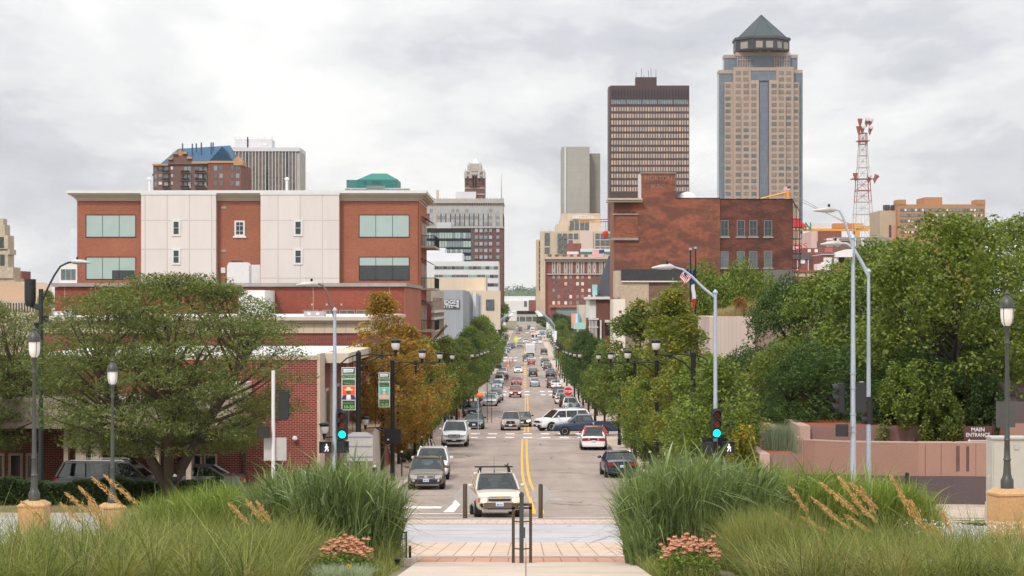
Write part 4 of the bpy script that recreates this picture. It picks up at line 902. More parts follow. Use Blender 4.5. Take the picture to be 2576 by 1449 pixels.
# ---- white far building, skywalk ----
d = 1700
fw_ = B('distant_white_building', 'long pale low building below the wooded hills', 1262, 1345, d); wall(fw_, 1240, 1347, 745, d, 30, m_roofw); wall(fw_, 1262, 1345, 757, d - 5, 5, m_wht, roof=None); windows(fw_, [(X(x, d - 5), d - 5.1, Z(772, d - 5)) for x in (1322, 1334)], 2.5, 5, m_gmid)
d = 1500
r2 = B('low_red_rowhouse', 'tiny low red and white rowhouse beyond the skywalk', 1320, 1350, d); wall(r2, 1330, 1352, 755, d, 20, m_rh)
d = 1240
sk = E('skywalk_bridge', 'grey enclosed skywalk crossing high over the far end of the street', 'skywalk', (0, d, G(d)))
bx(sk, 'roof_band', m_blk, 1300, 1366, 782, 790, d, d + 8); bx(sk, 'parapet', mat('skywalk_concrete', c3(172, 168, 160), .8), 1300, 1368, 790, 797, d + .2, d + 8); bx(sk, 'glazing', m_gmid, 1300, 1368, 797, 809, d + .4, d + 7.8); bx(sk, 'deck', MATS['skywalk_concrete'], 1300, 1368, 809, 818, d, d + 8)
for x_ in (1306, 1322, 1338, 1358): bx(sk, 'mullion', m_wht, x_, x_ + 1.2, 797, 809, d + .2, d + .4)
for x_ in (1296, 1366): MB(sk.location).box(X(x_, d), X(x_, d) + 2, d + 2, d + 5, G(d), Z(818, d)).build('pier', MATS['skywalk_concrete'], sk, loc=(0, 0, 0))
# ---- right: street buildings ----
def P11(u, v, d): x, y = K11(u, v); return (X(x, d), Z(y, d))
def P11b(root, name, m, u0, u1, v0, v1, d0, d1, **k):
    (x0, z1), (x1, z0) = P11(u0, v0, d0), P11(u1, v1, d0); return MB(root.location).box(x0, x1, d0, d1, z0, z1).build(name, m, root, loc=(0, 0, 0), **k)
d = 300
cb_ = B('column_front_building', 'white columned shop building with a steep black roof', 1480, 1540, d)
P11b(cb_, 'wall', brick('brown_side_brick', c3(120, 76, 66), c3(104, 64, 58), c3(120, 90, 80), .25, .09), 512, 720, 1060, 1800, d, d + 18); P11b(cb_, 'white_bay', m_wht, 428, 512, 1062, 1295, d + .3, d + 18)
P11b(cb_, 'cornice', m_wht, 405, 720, 1030, 1062, d - .5, d + 18); P11b(cb_, 'lower_cornice', m_wht, 420, 545, 1297, 1316, d - .9, d)
P11b(cb_, 'lower_wall', brick('salmon_brick', c3(180, 126, 104), c3(160, 108, 90), c3(170, 130, 110), .25, .09), 430, 600, 1316, 1800, d + .01, d + 1)
for k in range(6): P11b(cb_, 'column', m_wht, 430 + k * 17, 438 + k * 17, 1316, 1700, d - .8, d - .4)
P11b(cb_, 'column_band', m_wht, 420, 540, 1400, 1412, d - .85, d - .3); P11b(cb_, 'pilaster', m_wht, 560, 580, 1318, 1800, d - .5, d); P11b(cb_, 'dark_window', m_gdark, 620, 700, 1350, 1500, d - .1, d); P11b(cb_, 'window_head', m_wht, 620, 700, 1316, 1348, d - .2, d)
a, b, c_, e_ = P11(538, 1010, d + 2), P11(703, 1010, d + 2), P11(703, 520, d + 14), P11(668, 520, d + 14)
MB(cb_.location).add([(a[0], d + 2, a[1]), (b[0] + 3, d + 2, b[1]), (b[0] + 3, d + 14, c_[1]), (e_[0], d + 14, e_[1]), (a[0], d + 17, a[1]), (b[0] + 3, d + 17, b[1])], [(0, 1, 2, 3), (0, 3, 4), (3, 2, 5, 4), (1, 5, 2), (0, 4, 5, 1)]).build('roof', mat('black_slate', c3(44, 48, 54), .7, var=.15), cb_, loc=(0, 0, 0))
P11b(cb_, 'roof_hatch', mat('pale_green_glass', c3(150, 196, 192), .2), 468, 525, 880, 1010, d + 1, d + 3)
d = 400
g2 = B('cream_arcade_building', 'pale narrow building with brown brick edge beyond the columned shop', 1462, 1486, d); P11b(g2, 'wall', m_corn, 305, 390, 1130, 1800, d, d + 20); P11b(g2, 'edge_wall', MATS['brown_side_brick'], 390, 425, 1135, 1800, d - .5, d + 18)
P11b(g2, 'blue_panel', mat('sky_blue_panel', c3(84, 160, 206), .5, var=0), 283, 308, 1240, 1345, d - 1, d); P11b(g2, 'salmon_panel', mat('salmon_panel', c3(214, 150, 134), .6), 210, 260, 1240, 1420, d - .8, d + 4); P11b(g2, 'white_panel', m_wht, 260, 283, 1240, 1420, d - .9, d)
P11b(g2, 'glass_balcony', mat('aqua_glass', c3(156, 196, 190), .2), 236, 380, 1350, 1430, d - 3, d - .9)
d = 253
ob = B('old_brick_warehouse', 'weathered red brick warehouse with a brick chimney block and faded painted sign', 1530, 2000, d, 'warehouse')
def P2(u, v, d): x, y = K2(u, v); return (X(x, d), Z(y, d))
def P2b(root, name, m, u0, u1, v0, v1, d0, d1, **k):
    (x0, z1), (x1, z0) = P2(u0, v0, d0), P2(u1, v1, d0); return MB(root.location).box(x0, x1, d0, d1, z0, z1).build(name, m, root, loc=(0, 0, 0), **k)
P2b(ob, 'wall', m_oldbrick, 232, 1116, 322, 1600, d, d + 12); P2b(ob, 'wing', m_oldbrick2, 1116, 1725, 330, 1600, d + .25, d + 40)
P2b(ob, 'street_front', brick('front_brick', c3(150, 104, 84), c3(130, 86, 70), c3(150, 116, 96), .22, .09), 228, 232, 400, 1600, d + .3, d + 12)
P2b(ob, 'chimney_block', m_oldbrick, 458, 742, 112, 322.5, d + .05, d + 4); P2b(ob, 'block_coping', m_coping, 450, 748, 103, 112, d - .05, d + 4.1); P2b(ob, 'block_side', m_wht, 441, 458, 118, 322, d + .5, d + 4)
P2b(ob, 'cornice', m_lime, 165, 468, 333, 352, d - .8, d + 1); P2b(ob, 'cornice', m_lime, 175, 468, 318, 333, d - 1.0, d + 1); P2b(ob, 'parapet_coping', m_blk, 742, 1116, 316, 322, d - .05, d + 1); P2b(ob, 'parapet_coping', m_blk, 1116, 1728, 324, 330, d + .2, d + 1)
P2b(ob, 'belt_course', m_coping, 205, 432, 650, 670, d - .3, d); P2b(ob, 'belt_course', m_coping, 215, 432, 448, 458, d - .2, d); P2b(ob, 'brick_panel', brick('patterned_brick', c3(160, 88, 62), c3(120, 64, 50), c3(140, 100, 80), .5, .2, .04), 240, 425, 458, 650, d - .06, d)
for k in range(4): P2b(ob, 'arch', m_oldbrick2, 252 + k * 42, 282 + k * 42, 424, 448, d - .15, d)
for x_ in (1152, 1289, 1392, 1516):
    for v0, v1 in ((503, 640), (762, 900)):
        (xa, ya), (xb, yb) = K2(x_ - 35, v0), K2(x_ + 35, v1)
        framed(ob, d + .25, xa, xb, ya, yb, mat('grey_frame', c3(108, 108, 108), .6), m_gdark if v0 < 700 else m_gmid, 2, 2, .12, m_coping, .06)
P2b(ob, 'grey_render', mat('grey_render', c3(104, 100, 100), .85, var=.15), 1480, 1720, 918, 1600, d + .1, d + .25)
(tx, tz) = P2(600, 155, d); m_gs = mat('ghost_paint', c3(140, 112, 100), .9, var=.3, scale=3)
text('NORTON', .8, m_gs, (tx - ob.location.x, .03, tz - ob.location.z), ob, 'ghost_lettering', ext=.002); (tx, tz) = P2(600, 222, d); text('BLDG.', .7, m_gs, (tx - ob.location.x, .03, tz - ob.location.z), ob, 'ghost_lettering', ext=.002)
dm = MB().lathe((0, 0, 0), [(1.35, 0), (1.25, .45), (.75, .95), (.05, 1.15)], 16).build('roof_dome', m_wht, None, 40, (P2(842, 0, d + 3)[0], d + 3, P2(0, 322, d)[1] - .1)); tag(dm, 'white rooftop dome skylight on the old brick warehouse', 'skylight')
# fire escape and pipes on the right corner
fe = E('fire_escape', 'rusty black fire escape on the right side of the old warehouse', 'fire escape', (P2(1725, 0, d)[0], d + 1, G(d)))
mb = MB(fe.location)
for v0 in (560, 655, 780, 900):
    (xa, za), (xb, _) = P2(1722, v0, d), P2(1795 if v0 < 800 else 1780, 0, d); mb.box(xa, xb, d + .3, d + 1.6, za - .1, za)
    for k in range(6): x_ = xa + (xb - xa) * k / 5; mb.box(x_ - .02, x_ + .02, d + .25, d + .3, za - .1, za + 1.0)
    mb.box(xa, xb, d + .24, d + .3, za + .95, za + 1.02)
mb.build('landing', m_blk, fe, loc=(0, 0, 0))
pt = lambda u, v: (P2(u, 0, d)[0], d + .25, P2(0, v, d)[1])
MB(fe.location).tube([pt(1728, 345), pt(1754, 400), pt(1752, 640), pt(1742, 900), pt(1722, 1060)], .06, 6).tube([pt(1712, 318), pt(1784, 430), pt(1782, 660), pt(1790, 900)], .06, 6).tube([pt(1800, 780), pt(1735, 850), pt(1760, 900)], .05, 5).build('rail', mat('rusty_iron', c3(70, 48, 40), .8), fe, 0, (0, 0, 0))
d = 236
gb_ = B('stucco_shop_building', 'low beige stucco building with a dark roof band before the old warehouse', 1556, 1700, d)
P2b(gb_, 'wall', mat('beige_stucco', c3(174, 156, 136), .85, var=.1, scale=.4, fine=3), 280, 520, 1010, 1600, d, d + 15); P2b(gb_, 'brick_wall', brick('mixed_brick', c3(120, 96, 86), c3(86, 68, 62), c3(150, 120, 100), .25, .1), 520, 800, 1025, 1600, d + .1, d + 15)
P2b(gb_, 'dark_parapet', mat('dark_flashing', c3(56, 58, 60), .6, .2), 290, 800, 912, 1010, d - .2, d + 15); P2b(gb_, 'white_drip', m_wht, 290, 800, 1010, 1020, d - .25, d); P2b(gb_, 'quoins', m_lime, 236, 290, 925, 1150, d + .8, d + 6)
d = 226
cp = B('cream_panel_building', 'flat cream panel wall with small red plaque beside the old warehouse', 1541, 1580, d)
P2b(cp, 'wall', mat('cream_panel', c3(214, 206, 192), .7, var=.05), 222, 322, 1162, 1700, d, d + 8); P2b(cp, 'plaque', mat('red_plaque', c3(120, 34, 36), .5, var=0), 270, 292, 1258, 1278, d - .05, d)
# ---- right background ----
def P10(u, v, d): x, y = K10(u, v); return (X(x, d), Z(y, d))
def P10b(root, name, m, u0, u1, v0, v1, d0, d1, **k):
    (x0, z1), (x1, z0) = P10(u0, v0, d0), P10(u1, v1, d0); return MB(root.location).box(x0, x1, d0, d1, z0, z1).build(name, m, root, loc=(0, 0, 0), **k)
d = 720; s1 = B('pink_sided_block', 'windowless red brick block with a pale pink side under the yellow crane', 2010, 2140, d)
P10b(s1, 'wall', m_rh, 520, 945, 322, 1000, d, d + 30); P10b(s1, 'side_wall', mat('pale_pink_wall', c3(200, 170, 164), .8), 400, 520, 325, 1000, d + .6, d + 30)
d = 640; s2 = B('long_stone_trimmed_block', 'long brown brick block with pale trimmed windows behind the trees', 2100, 2220, d)
P10b(s2, 'wall', m_bb, 665, 1760, 475, 1200, d, d + 20); P10b(s2, 'parapet', m_coping, 780, 1780, 430, 470, d + 1, d + 20); P10b(s2, 'band', m_lime, 665, 1760, 480, 492, d - .3, d); windows(s2, [(P10(u, 0, d)[0], d - .05, P10(0, 600, d)[1]) for u in list(range(1180, 1760, 72)) + [700, 760, 870]], 1.0, 2.6, [m_wht, m_gcool]); P10b(s2, 'stone_band', m_tan, 1200, 1760, 610, 640, d - .1, d)
d = 520; s3 = B('low_brick_shop', 'low red brick shop with small upper windows right of the fire escape', 2000, 2100, d)
P10b(s3, 'wall', m_rh, 240, 605, 630, 1300, d, d + 20); windows(s3, [(P10(u, 0, d)[0], d - .05, P10(0, 705, d)[1]) for u in (360, 485)], .8, .8, m_wht); windows(s3, [(P10(u, 0, d)[0], d - .05, P10(0, 880, d)[1]) for u in (385, 470)], 1.3, 1.7, m_gmid)
d = 480; s4 = B('brick_gabled_house', 'small brick house with grey mansard roof', 1990, 2035, d)
P10b(s4, 'wall', m_rh, 60, 350, 830, 1300, d, d + 12); P10b(s4, 'roof', mat('grey_shingle', c3(88, 84, 92), .8), 55, 355, 730, 830, d - .3, d + 12); windows(s4, [(P10(243, 0, d)[0], d - .05, P10(0, 910, d)[1])], 1.1, 1.6, m_wht)
for u in (150, 345): P10b(s4, 'corner_board', m_wht, u - 8, u + 4, 832, 1040, d - .1, d)
d = 500; s5 = B('red_terrace_building', 'brick building with white framed windows and a red roof sign panel', 2065, 2200, d)
P10b(s5, 'wall', m_rh, 600, 1500, 745, 1300, d + 2, d + 22); P10b(s5, 'parapet', m_ofw, 600, 1500, 735, 748, d + 1.8, d + 22); windows(s5, [(P10(u, 0, d)[0], d + 1.95, P10(0, 920, d)[1]) for u in (680, 758, 870)], 1.1, 1.7, m_wht); P10b(s5, 'roof_panel', mat('dull_red', c3(170, 84, 84), .7), 650, 785, 620, 705, d + 4, d + 5)
d = 330; s6 = B('flat_roofed_shop', 'single storey shop with brown roof edge and big white rooftop unit', 1995, 2130, d)
P10b(s6, 'wall', m_lime, 60, 740, 1060, 1500, d, d + 20); P10b(s6, 'roof_edge', mat('brown_fascia', c3(150, 84, 56), .7), 50, 760, 1030, 1062, d - .3, d + 20); P10b(s6, 'rooftop_unit', m_wht, 505, 820, 915, 1028, d + 2, d + 6); P10b(s6, 'unit_cap', m_wht, 600, 712, 885, 915, d + 3, d + 5)
P10b(s6, 'lower_wall', m_rh, 62, 738, 1145, 1500, d - .1, d)
# hospital
def P6(u, v, d): x, y = K6(u, v); return (X(x, d), Z(y, d))
def P6b(root, name, m, u0, u1, v0, v1, d0, d1, **k):
    (x0, z1), (x1, z0) = P6(u0, v0, d0), P6(u1, v1, d0); return MB(root.location).box(x0, x1, d0, d1, z0, z1).build(name, m, root, loc=(0, 0, 0), **k)
d = 700; ho = B('tan_brick_hospital', 'tan brick slab building with grey ribbon windows behind the big trees', 2213, 2480, d)
m_ho = mat('tan_brick', c3(166, 122, 88), .8, var=.06, scale=.2, fine=2); m_ho2 = mat('pale_tan_brick', c3(176, 156, 134), .8, var=.06, scale=.2)
P6b(ho, 'wall', m_ho, 1040, 1770, 148, 900, d, d + 25); P6b(ho, 'penthouse', m_ho, 1265, 1412, 88, 148, d + 3, d + 18); P6b(ho, 'stair_head', m_ho, 1040, 1110, 108, 150, d - .2, d + 8); P6b(ho, 'stair_head', m_ho, 1697, 1772, 108, 150, d - .2, d + 8)
P6b(ho, 'west_wing', m_ho2, 890, 1040, 200, 900, d + 4, d + 25); P6b(ho, 'pink_wall', mat('pink_brick', c3(190, 140, 122), .8), 960, 1042, 320, 900, d + 3.8, d + 5); P6b(ho, 'dark_slot', m_gdark, 968, 985, 320, 420, d + 3.6, d + 3.8)
for u in (955, 1018): P6b(ho, 'cooling_unit', mat('unit_dark', c3(66, 62, 64), .6), u - 22, u + 20, 152, 195, d + 6, d + 10)
L_ = []
for r_, v in enumerate((206, 251, 298, 345, 392)):
    P6b(ho, 'window_band', mat('band_grey', c3(110, 104, 100), .6), 1058, 1762, v - 24, v, d - .08, d)
    for k in range(24):
        x_, z_ = P6(1075 + k * 29, v - 1.5, d); L_.append((x_, d - .13, z_))
windows(ho, L_, 17 / 2.2287 * .67 * d / F, 19 / 2.2287 * .67 * d / F, [m_gcool, m_gmid, m_wht])
# antenna mast
d = 760
def P9(u, v, d): x, y = K9(u, v); return (X(x, d), Z(y, d))
am = E('lattice_mast', 'tall red and white lattice radio mast with drum antennas', 'radio mast', (P9(410, 0, d)[0], d, G(d)))
m_red = mat('mast_red', c3(160, 92, 78), .6); m_grey = mat('mast_white', c3(176, 170, 168), .6)
prof = [(1449, 205), (1160, 187), (1020, 170), (890, 152), (760, 138), (630, 116), (495, 100), (365, 84), (240, 80)]
for i, ((va, wa), (vb, wb)) in enumerate(zip(prof, prof[1:])):
    mb = MB(am.location); (xa, za), (xb, zb2) = P9(410, va, d), P9(410, vb, d); ha, hb = wa / 2 / 3.02 * .67 * d / F, wb / 2 / 3.02 * .67 * d / F
    for sx, sy in ((-1, -1), (1, -1), (1, 1), (-1, 1)): mb.tube([(xa + sx * ha, d + sy * ha, za), (xa + sx * hb, d + sy * hb, zb2)], .16, 4)
    for sy in (-1, 1):
        for s in (-1, 1): mb.tube([(xa - s * ha, d + sy * ha, za), (xa + s * hb, d + sy * hb, zb2)], .08, 3)
        mb.tube([(xa - hb, d + sy * hb, zb2), (xa + hb, d + sy * hb, zb2)], .13, 4); zm = (za + zb2) / 2; hm = (ha + hb) / 2; mb.tube([(xa - hm, d + sy * hm, zm), (xa + hm, d + sy * hm, zm)], .06, 3)
        mb.tube([(xa, d + sy * ha, za), (xa, d + sy * hb, zb2)], .05, 3)
    mb.build('lattice_section', m_red if i in (2, 3, 7) else m_grey, am, loc=(0, 0, 0))
(xa, za) = P9(345, 325, d); (xb, zb2) = P9(470, 335, d); MB(am.location).box(xa, xb, d - 3, d + 3, zb2, za).build('platform', m_red, am, loc=(0, 0, 0)); (xa, za) = P9(275, 757, d); (xb, zb2) = P9(520, 763, d); MB(am.location).box(xa, xb, d - 3, d + 3, zb2, za).build('platform', m_red, am, loc=(0, 0, 0))
for u, v, tu in ((307, 722, 0), (455, 745, 6), (525, 745, 14), (360, 110, 0), (430, 110, 10), (470, 115, 8), (345, 195, 0), (385, 195, 4), (470, 200, 8)):
    (x_, z_) = P9(u, v, d); s = .0335
    h_ = MB(am.location).tube([(x_, d - 3.5, z_ - 70 * s), (x_, d - 3.5, z_ - 30 * s), (x_ + tu * s * 2, d - 3.5, z_ + 24 * s)], [.15, .6, 1.0], 10).build('horn_antenna', m_red, am, 40, (0, 0, 0))
    if u in (430, 470, 385, 455): MB(am.location).lathe((x_ + .4, d - 4.8, z_ + .6), [(.1, -.2), (.85, 0), (.85, .1), (.1, .2)], 14, 'y').build('cover_disc', m_ofw, h_, 40, (0, 0, 0))
# cranes
d = 800
cn = E('yellow_tower_crane', 'yellow tower crane jib with green lettering above the right trees', 'crane', (P10(1240, 0, d)[0], d, G(d)))
m_cy = mat('crane_yellow', c3(214, 150, 50), .5, var=.06)
P10b(cn, 'counter_jib', m_cy, 60, 1440, 275, 318, d, d + 3); P10b(cn, 'mast', m_cy, 1200, 1275, 318, 1200, d, d + 6); P10b(cn, 'machinery_house', mat('crane_orange', c3(190, 122, 70), .6), 800, 1180, 180, 268, d + .5, d + 5); P10b(cn, 'cab', m_cy, 1180, 1330, 178, 275, d - .4, d + 5); P10b(cn, 'winch', m_cy, 1350, 1450, 222, 275, d, d + 4)
mb = MB(cn.location)
for k in range(14): (x_, z_), (x2, z2) = P10(400 + k * 30, 188, d), P10(400 + k * 30, 270, d); mb.tube([(x_, d, z2), (x_, d, z_)], .06, 3)
for v in (190, 230): (x_, z_), (x2, _) = P10(400, v, d), P10(800, v, d); mb.tube([(x_, d, z_), (x2, d, z_)], .06, 3)
mb.build('railing', m_cy, cn, loc=(0, 0, 0))
(tx, tz) = P10(400, 240, d); text('RYAN', 4.0 * 1.0, mat('crane_green', c3(36, 130, 92), .5, var=0), (tx - cn.location.x, -.4, tz - cn.location.z), cn, bold=.12, align='RIGHT', sx=.9, ext=.05)
(x1_, z1_), (x2_, z2_) = P6(250, 105, d), P6(640, 320, d); MB(cn.location).tube([(P2(1690, 0, d)[0], d + 2, P2(0, 265, d)[1]), (x1_, d + 2, z1_), (x2_, d + 2, z2_)], .1, 4).tube([(P2(1690, 0, d)[0], d + 3, P2(0, 285, d)[1]), (x1_, d + 3, z1_ - 1), (x2_, d + 3, z2_ + .8)], .1, 4).build('hoist_cable', m_coping, cn, loc=(0, 0, 0))
a_ = P2(1460, 322, d); b_ = P2(1690, 265, d); MB(cn.location).tube([(a_[0], d + 2, a_[1]), (b_[0], d + 2, b_[1])], .35, 4).tube([(b_[0], d + 2, b_[1]), (P2(1690, 0, d)[0], d + 2, P2(0, 330, d)[1])], .8, 4).build('luffing_jib', m_cy, cn, loc=(0, 0, 0))
d = 700
c2_ = E('lattice_crane_jib', 'slim yellow and red lattice crane jib with red hook ball by the warehouse', 'crane', (P5(850, 0, d)[0], d, G(d)))
mb = MB(c2_.location); (xa, zt1), (xb, zb1) = P5(575, 62, d), P5(800, 88, d)
P = lambda u, v: (P5(u, 0, d)[0], d, P5(0, v, d)[1])
for v in (58, 84): mb.tube([P(575, v + 4), P(790, v)], .14, 4)
mb.tube([P(600, 30), P(800, 18)], .1, 4)
for k in range(12): mb.tube([P(580 + k * 18, 84), P(590 + k * 18, 24 + (k % 2) * 30)], .08, 3)
mb.build('jib', m_cy, c2_, loc=(0, 0, 0)); MB(c2_.location).tube([P(790, 84), P(960, 76)], .16, 4).tube([P(790, 62), P(960, 55)], .16, 4).build('jib_tip', mat('crane_red', c3(200, 60, 44), .5), c2_, loc=(0, 0, 0))
MB(c2_.location).tube([P(845, 84), P(845, 180)], .05, 4).build('cable', m_blk, c2_, loc=(0, 0, 0)); x_, z_ = P5(845, 208, d); MB(c2_.location).lathe((x_, d, z_), [(.2, 1.4), (.9, 1.0), (1.0, 0), (.6, -1.0), (.15, -1.6)], 12).build('hook_ball', mat('hook_red', c3(206, 40, 34), .5), c2_, 50, (0, 0, 0))
MB(c2_.location).box(P5(940, 0, d)[0], P5(985, 0, d)[0], d, d + 2, G(d), P5(0, 40, d)[1]).build('mast', m_cy, c2_, loc=(0, 0, 0))
# red rooftop sign seen behind the fire escape
d = 560
rs = E('red_rooftop_sign', 'red open rooftop letters on a steel frame beside the fire escape', 'sign', (P10(250, 0, d)[0], d, P10(0, 640, d)[1]))
(tx, tz) = P10(330, 600, d); text("YOUNKERS", 2.6, mat('neon_red', c3(206, 60, 60), .4, var=0), (tx - rs.location.x, 0, tz - rs.location.z), rs, align='RIGHT', ext=.08); MB().box(-11, 3, .2, .3, -.6, -.3).build('frame', m_blk, rs, loc=(0, 0, 0))
MB().prism([(-8.4, 8.6), (-1.5, 8.6), (1.5, 6.0), (-8.4, 6.0)], .5, 3).build('red_canopy', mat('red_awning', c3(196, 52, 56), .6), rs, loc=(0, 0, 0))
MB().box(-8.4, -5.4, .8, 3, -14, 5.98).build('support_tower', m_bb, rs, loc=(0, 0, 0)); MB().tube([(-.4, 0, -3), (-.4, 0, 7)], .06, 4).build('pole', m_blk, rs, loc=(0, 0, 0))
# ================= vehicles =================
m_tyre = mat('tyre_rubber', c3(30, 29, 29), .85, var=.1); m_rim = mat('alloy_rim', c3(176, 176, 178), .3, .8, var=.05)
m_trim = mat('black_plastic', c3(38, 38, 40), .55, var=.05); m_chrome = mat('chrome', c3(210, 212, 216), .15, .9, var=0)
m_cg = seeglass('car_glass', (.26, .32, .31), .07); m_int = mat('car_interior', c3(40, 38, 37), .9)
m_hl = mat('headlight_lens', c3(196, 200, 204), .12, .3, var=.1, spec=.9); m_tl = mat('tail_lamp', c3(150, 22, 26), .2, var=.1, spec=.8)
m_lit = mat('lit_headlamp', (1, .66, .30), .3, var=0, emit=2.4); m_litw = mat('lit_white_lamp', (1, .84, .56), .3, var=0, emit=1.7); m_amb = mat('amber_lamp', (1, .42, .02), .3, var=0, emit=2.2)
m_plate = mat('number_plate', c3(190, 206, 222), .5, var=0); m_plateb = mat('plate_ink', c3(40, 50, 90), .5, var=0)
def paint(name, rgb, metal=.25, rough=.32): return mat('paint_' + name, c3(*rgb), rough, metal, var=.03, scale=1, coat=.6)
PT = dict(white=paint('white', (222, 222, 222), 0), silver=paint('silver', (158, 162, 168), .5), tan=paint('tan', (206, 193, 174), .3), olive=paint('olive', (104, 92, 70), .4),
          black=paint('black', (32, 33, 36)), dark=paint('charcoal', (64, 64, 68)), blue=paint('dark_blue', (44, 58, 82)), navy=paint('navy', (40, 48, 72)), red=paint('red', (176, 34, 32), .1), maroon=paint('maroon', (104, 32, 38)),
          champagne=paint('champagne', (160, 146, 130), .4), grey=paint('grey', (112, 114, 116), .4), redo=paint('red_orange', (186, 60, 52), .1))
# L W H hoodfront hoodback belt cowl_y roof0 roof1 rear_y deckz wheel_r fw rw
SPEC = dict(
    suv=dict(L=4.7, W=1.82, H=1.72, hf=.92, hb=1.06, belt=1.10, cy=1.10, r0=1.85, r1=4.15, ry=4.6, dz=1.08, wr=.36, fw=.92, rw=3.75, zb=.30),
    wagon=dict(L=4.75, W=1.84, H=1.62, hf=.82, hb=1.00, belt=1.02, cy=1.12, r0=1.95, r1=4.1, ry=4.62, dz=1.02, wr=.34, fw=.93, rw=3.7, zb=.27),
    bigsuv=dict(L=5.2, W=2.0, H=1.92, hf=1.08, hb=1.20, belt=1.24, cy=1.15, r0=1.85, r1=4.8, ry=5.12, dz=1.2, wr=.40, fw=.98, rw=4.0, zb=.34),
    boxy=dict(L=4.9, W=1.9, H=1.73, hf=.95, hb=1.06, belt=1.08, cy=1.15, r0=1.7, r1=4.6, ry=4.82, dz=1.08, wr=.36, fw=.92, rw=3.9, zb=.28),
    van=dict(L=5.1, W=1.96, H=1.78, hf=.86, hb=1.05, belt=1.08, cy=.95, r0=1.75, r1=4.75, ry=5.02, dz=1.06, wr=.34, fw=.95, rw=3.95, zb=.26),
    hatch=dict(L=4.3, W=1.76, H=1.50, hf=.74, hb=.95, belt=.98, cy=1.0, r0=1.8, r1=3.5, ry=4.18, dz=1.0, wr=.31, fw=.85, rw=3.45, zb=.24),
    sedan=dict(L=4.85, W=1.84, H=1.46, hf=.74, hb=.94, belt=.97, cy=1.30, r0=2.10, r1=3.25, ry=3.98, dz=.99, wr=.33, fw=.96, rw=3.8, zb=.24),
    pickup=dict(L=5.7, W=1.98, H=1.84, hf=1.02, hb=1.14, belt=1.18, cy=1.35, r0=2.05, r1=3.25, ry=3.5, dz=1.18, wr=.40, fw=1.0, rw=4.4, zb=.38))
CM = {}
def car_parts(kind, pn):
    """list of (part name, mesh, parent index) in local space: nose at y=0 looking along -y"""
    key = (kind, pn)
    if key in CM: return CM[key]
    s = SPEC[kind]; L, W, H = s['L'], s['W'], s['H']; w = W / 2; P = PT[pn]; zb = s['zb']; out = []
    def add(n, mb, m, sm=0, par=None): out.append((n, mb.mesh(n, m, sm), par)); return len(out) - 1
    st = [(0, .55 * s['hf'], .84), (.05, .82 * s['hf'], .90), (.18, s['hf'] * .97, .955), (.5, s['hf'] + .03, .985), (s['cy'], s['hb'], 1.0), (s['cy'] + .35, s['belt'], 1.0), (s['ry'] - .5, s['belt'] + .02, 1.0)]
    if kind == 'sedan': st += [(s['ry'], s['dz'], .99), (L - .25, s['dz'] - .01, .965), (L - .06, s['dz'] - .08, .93), (L, .55, .9)]
    elif kind == 'pickup': st = st[:-1] + [(s['ry'] - .1, s['belt'], 1.0), (s['ry'] + .02, s['belt'] - .42, 1.0), (L - .12, s['belt'] - .42, 1.0), (L, .62, .97)]
    else: st += [(L - .12, s['dz'], .975), (L - .03, s['dz'] - .12, .95), (L, .55, .92)]
    mb = MB(); n = 12
    for y, zt, k in st:
        hw = w * k; zl = zb + (.12 if y in (0, L) else 0); zt = max(zt, zl + .1)
        a = [(hw * .88, zl), (hw * .975, zl + .10), (hw, zl + (zt - zl) * .5), (hw * .985, zl + (zt - zl) * .78), (hw * .93, zt - .02), (hw * .6, zt + .018), (0, zt + .03)]
        ring = [(x_, y, z_) for x_, z_ in a] + [(-x_, y, z_) for x_, z_ in a[-2::-1]]
        mb.v += ring
    n = 13
    for i in range(len(st) - 1):
        for k in range(n): q = (i * n + k, i * n + (k + 1) % n, (i + 1) * n + (k + 1) % n, (i + 1) * n + k); mb.f.append(q); mb.mi.append(0)
    mb.f.append(tuple(range(n))); mb.f.append(tuple((len(st) - 1) * n + k for k in range(n))[::-1]); mb.mi += [0, 0]
    B0 = add('body', mb, P, 38)
    if kind == 'pickup':
        mb = MB(); y0 = s['ry'] + .05; zt = s['belt'] - .02; z0 = s['belt'] - .43
        mb.box(-w, -w + .1, y0, L - .05, z0, zt); mb.box(w - .1, w, y0, L - .05, z0, zt); mb.box(-w + .1, w - .1, L - .13, L - .05, z0, zt); mb.box(-w + .1, w - .1, y0, y0 + .06, z0, zt); add('truck_bed', mb, P)
    # greenhouse
    zb_, zt = s['belt'] - .01, H - .07; wb, wt_ = w * .92, w * .74
    bo = [(-wb, s['cy'] - .1), (wb, s['cy'] - .1), (wb, s['ry']), (-wb, s['ry'])]; tp_ = [(-wt_, s['r0']), (wt_, s['r0']), (wt_, s['r1']), (-wt_, s['r1'])]
    b = [Vector((x_, y, zb_ - (.05 if i < 2 else 0))) for i, (x_, y) in enumerate(bo)]; t = [Vector((x_, y, zt)) for x_, y in tp_]
    mb = MB(); nx, ny = 6, 5
    for j in range(ny + 1):
        for i in range(nx + 1):
            u, v = i / nx, j / ny; e = min(1, 4 * u * (1 - u) * 1.6) * min(1, .55 + 4 * v * (1 - v)); mb.v.append((-wt_ * 1.02 + 2 * wt_ * 1.02 * u, s['r0'] - .03 + (s['r1'] - s['r0'] + .06) * v, zt + .075 * e))
    for j in range(ny):
        for i in range(nx): a = j * (nx + 1) + i; mb.f.append((a, a + 1, a + nx + 2, a + nx + 1)); mb.mi.append(0)
    mb.box(-wt_ * 1.01, wt_ * 1.01, s['r0'] - .02, s['r1'] + .02, zt - .03, zt); add('roof', mb, P, 50)
    pr = .042
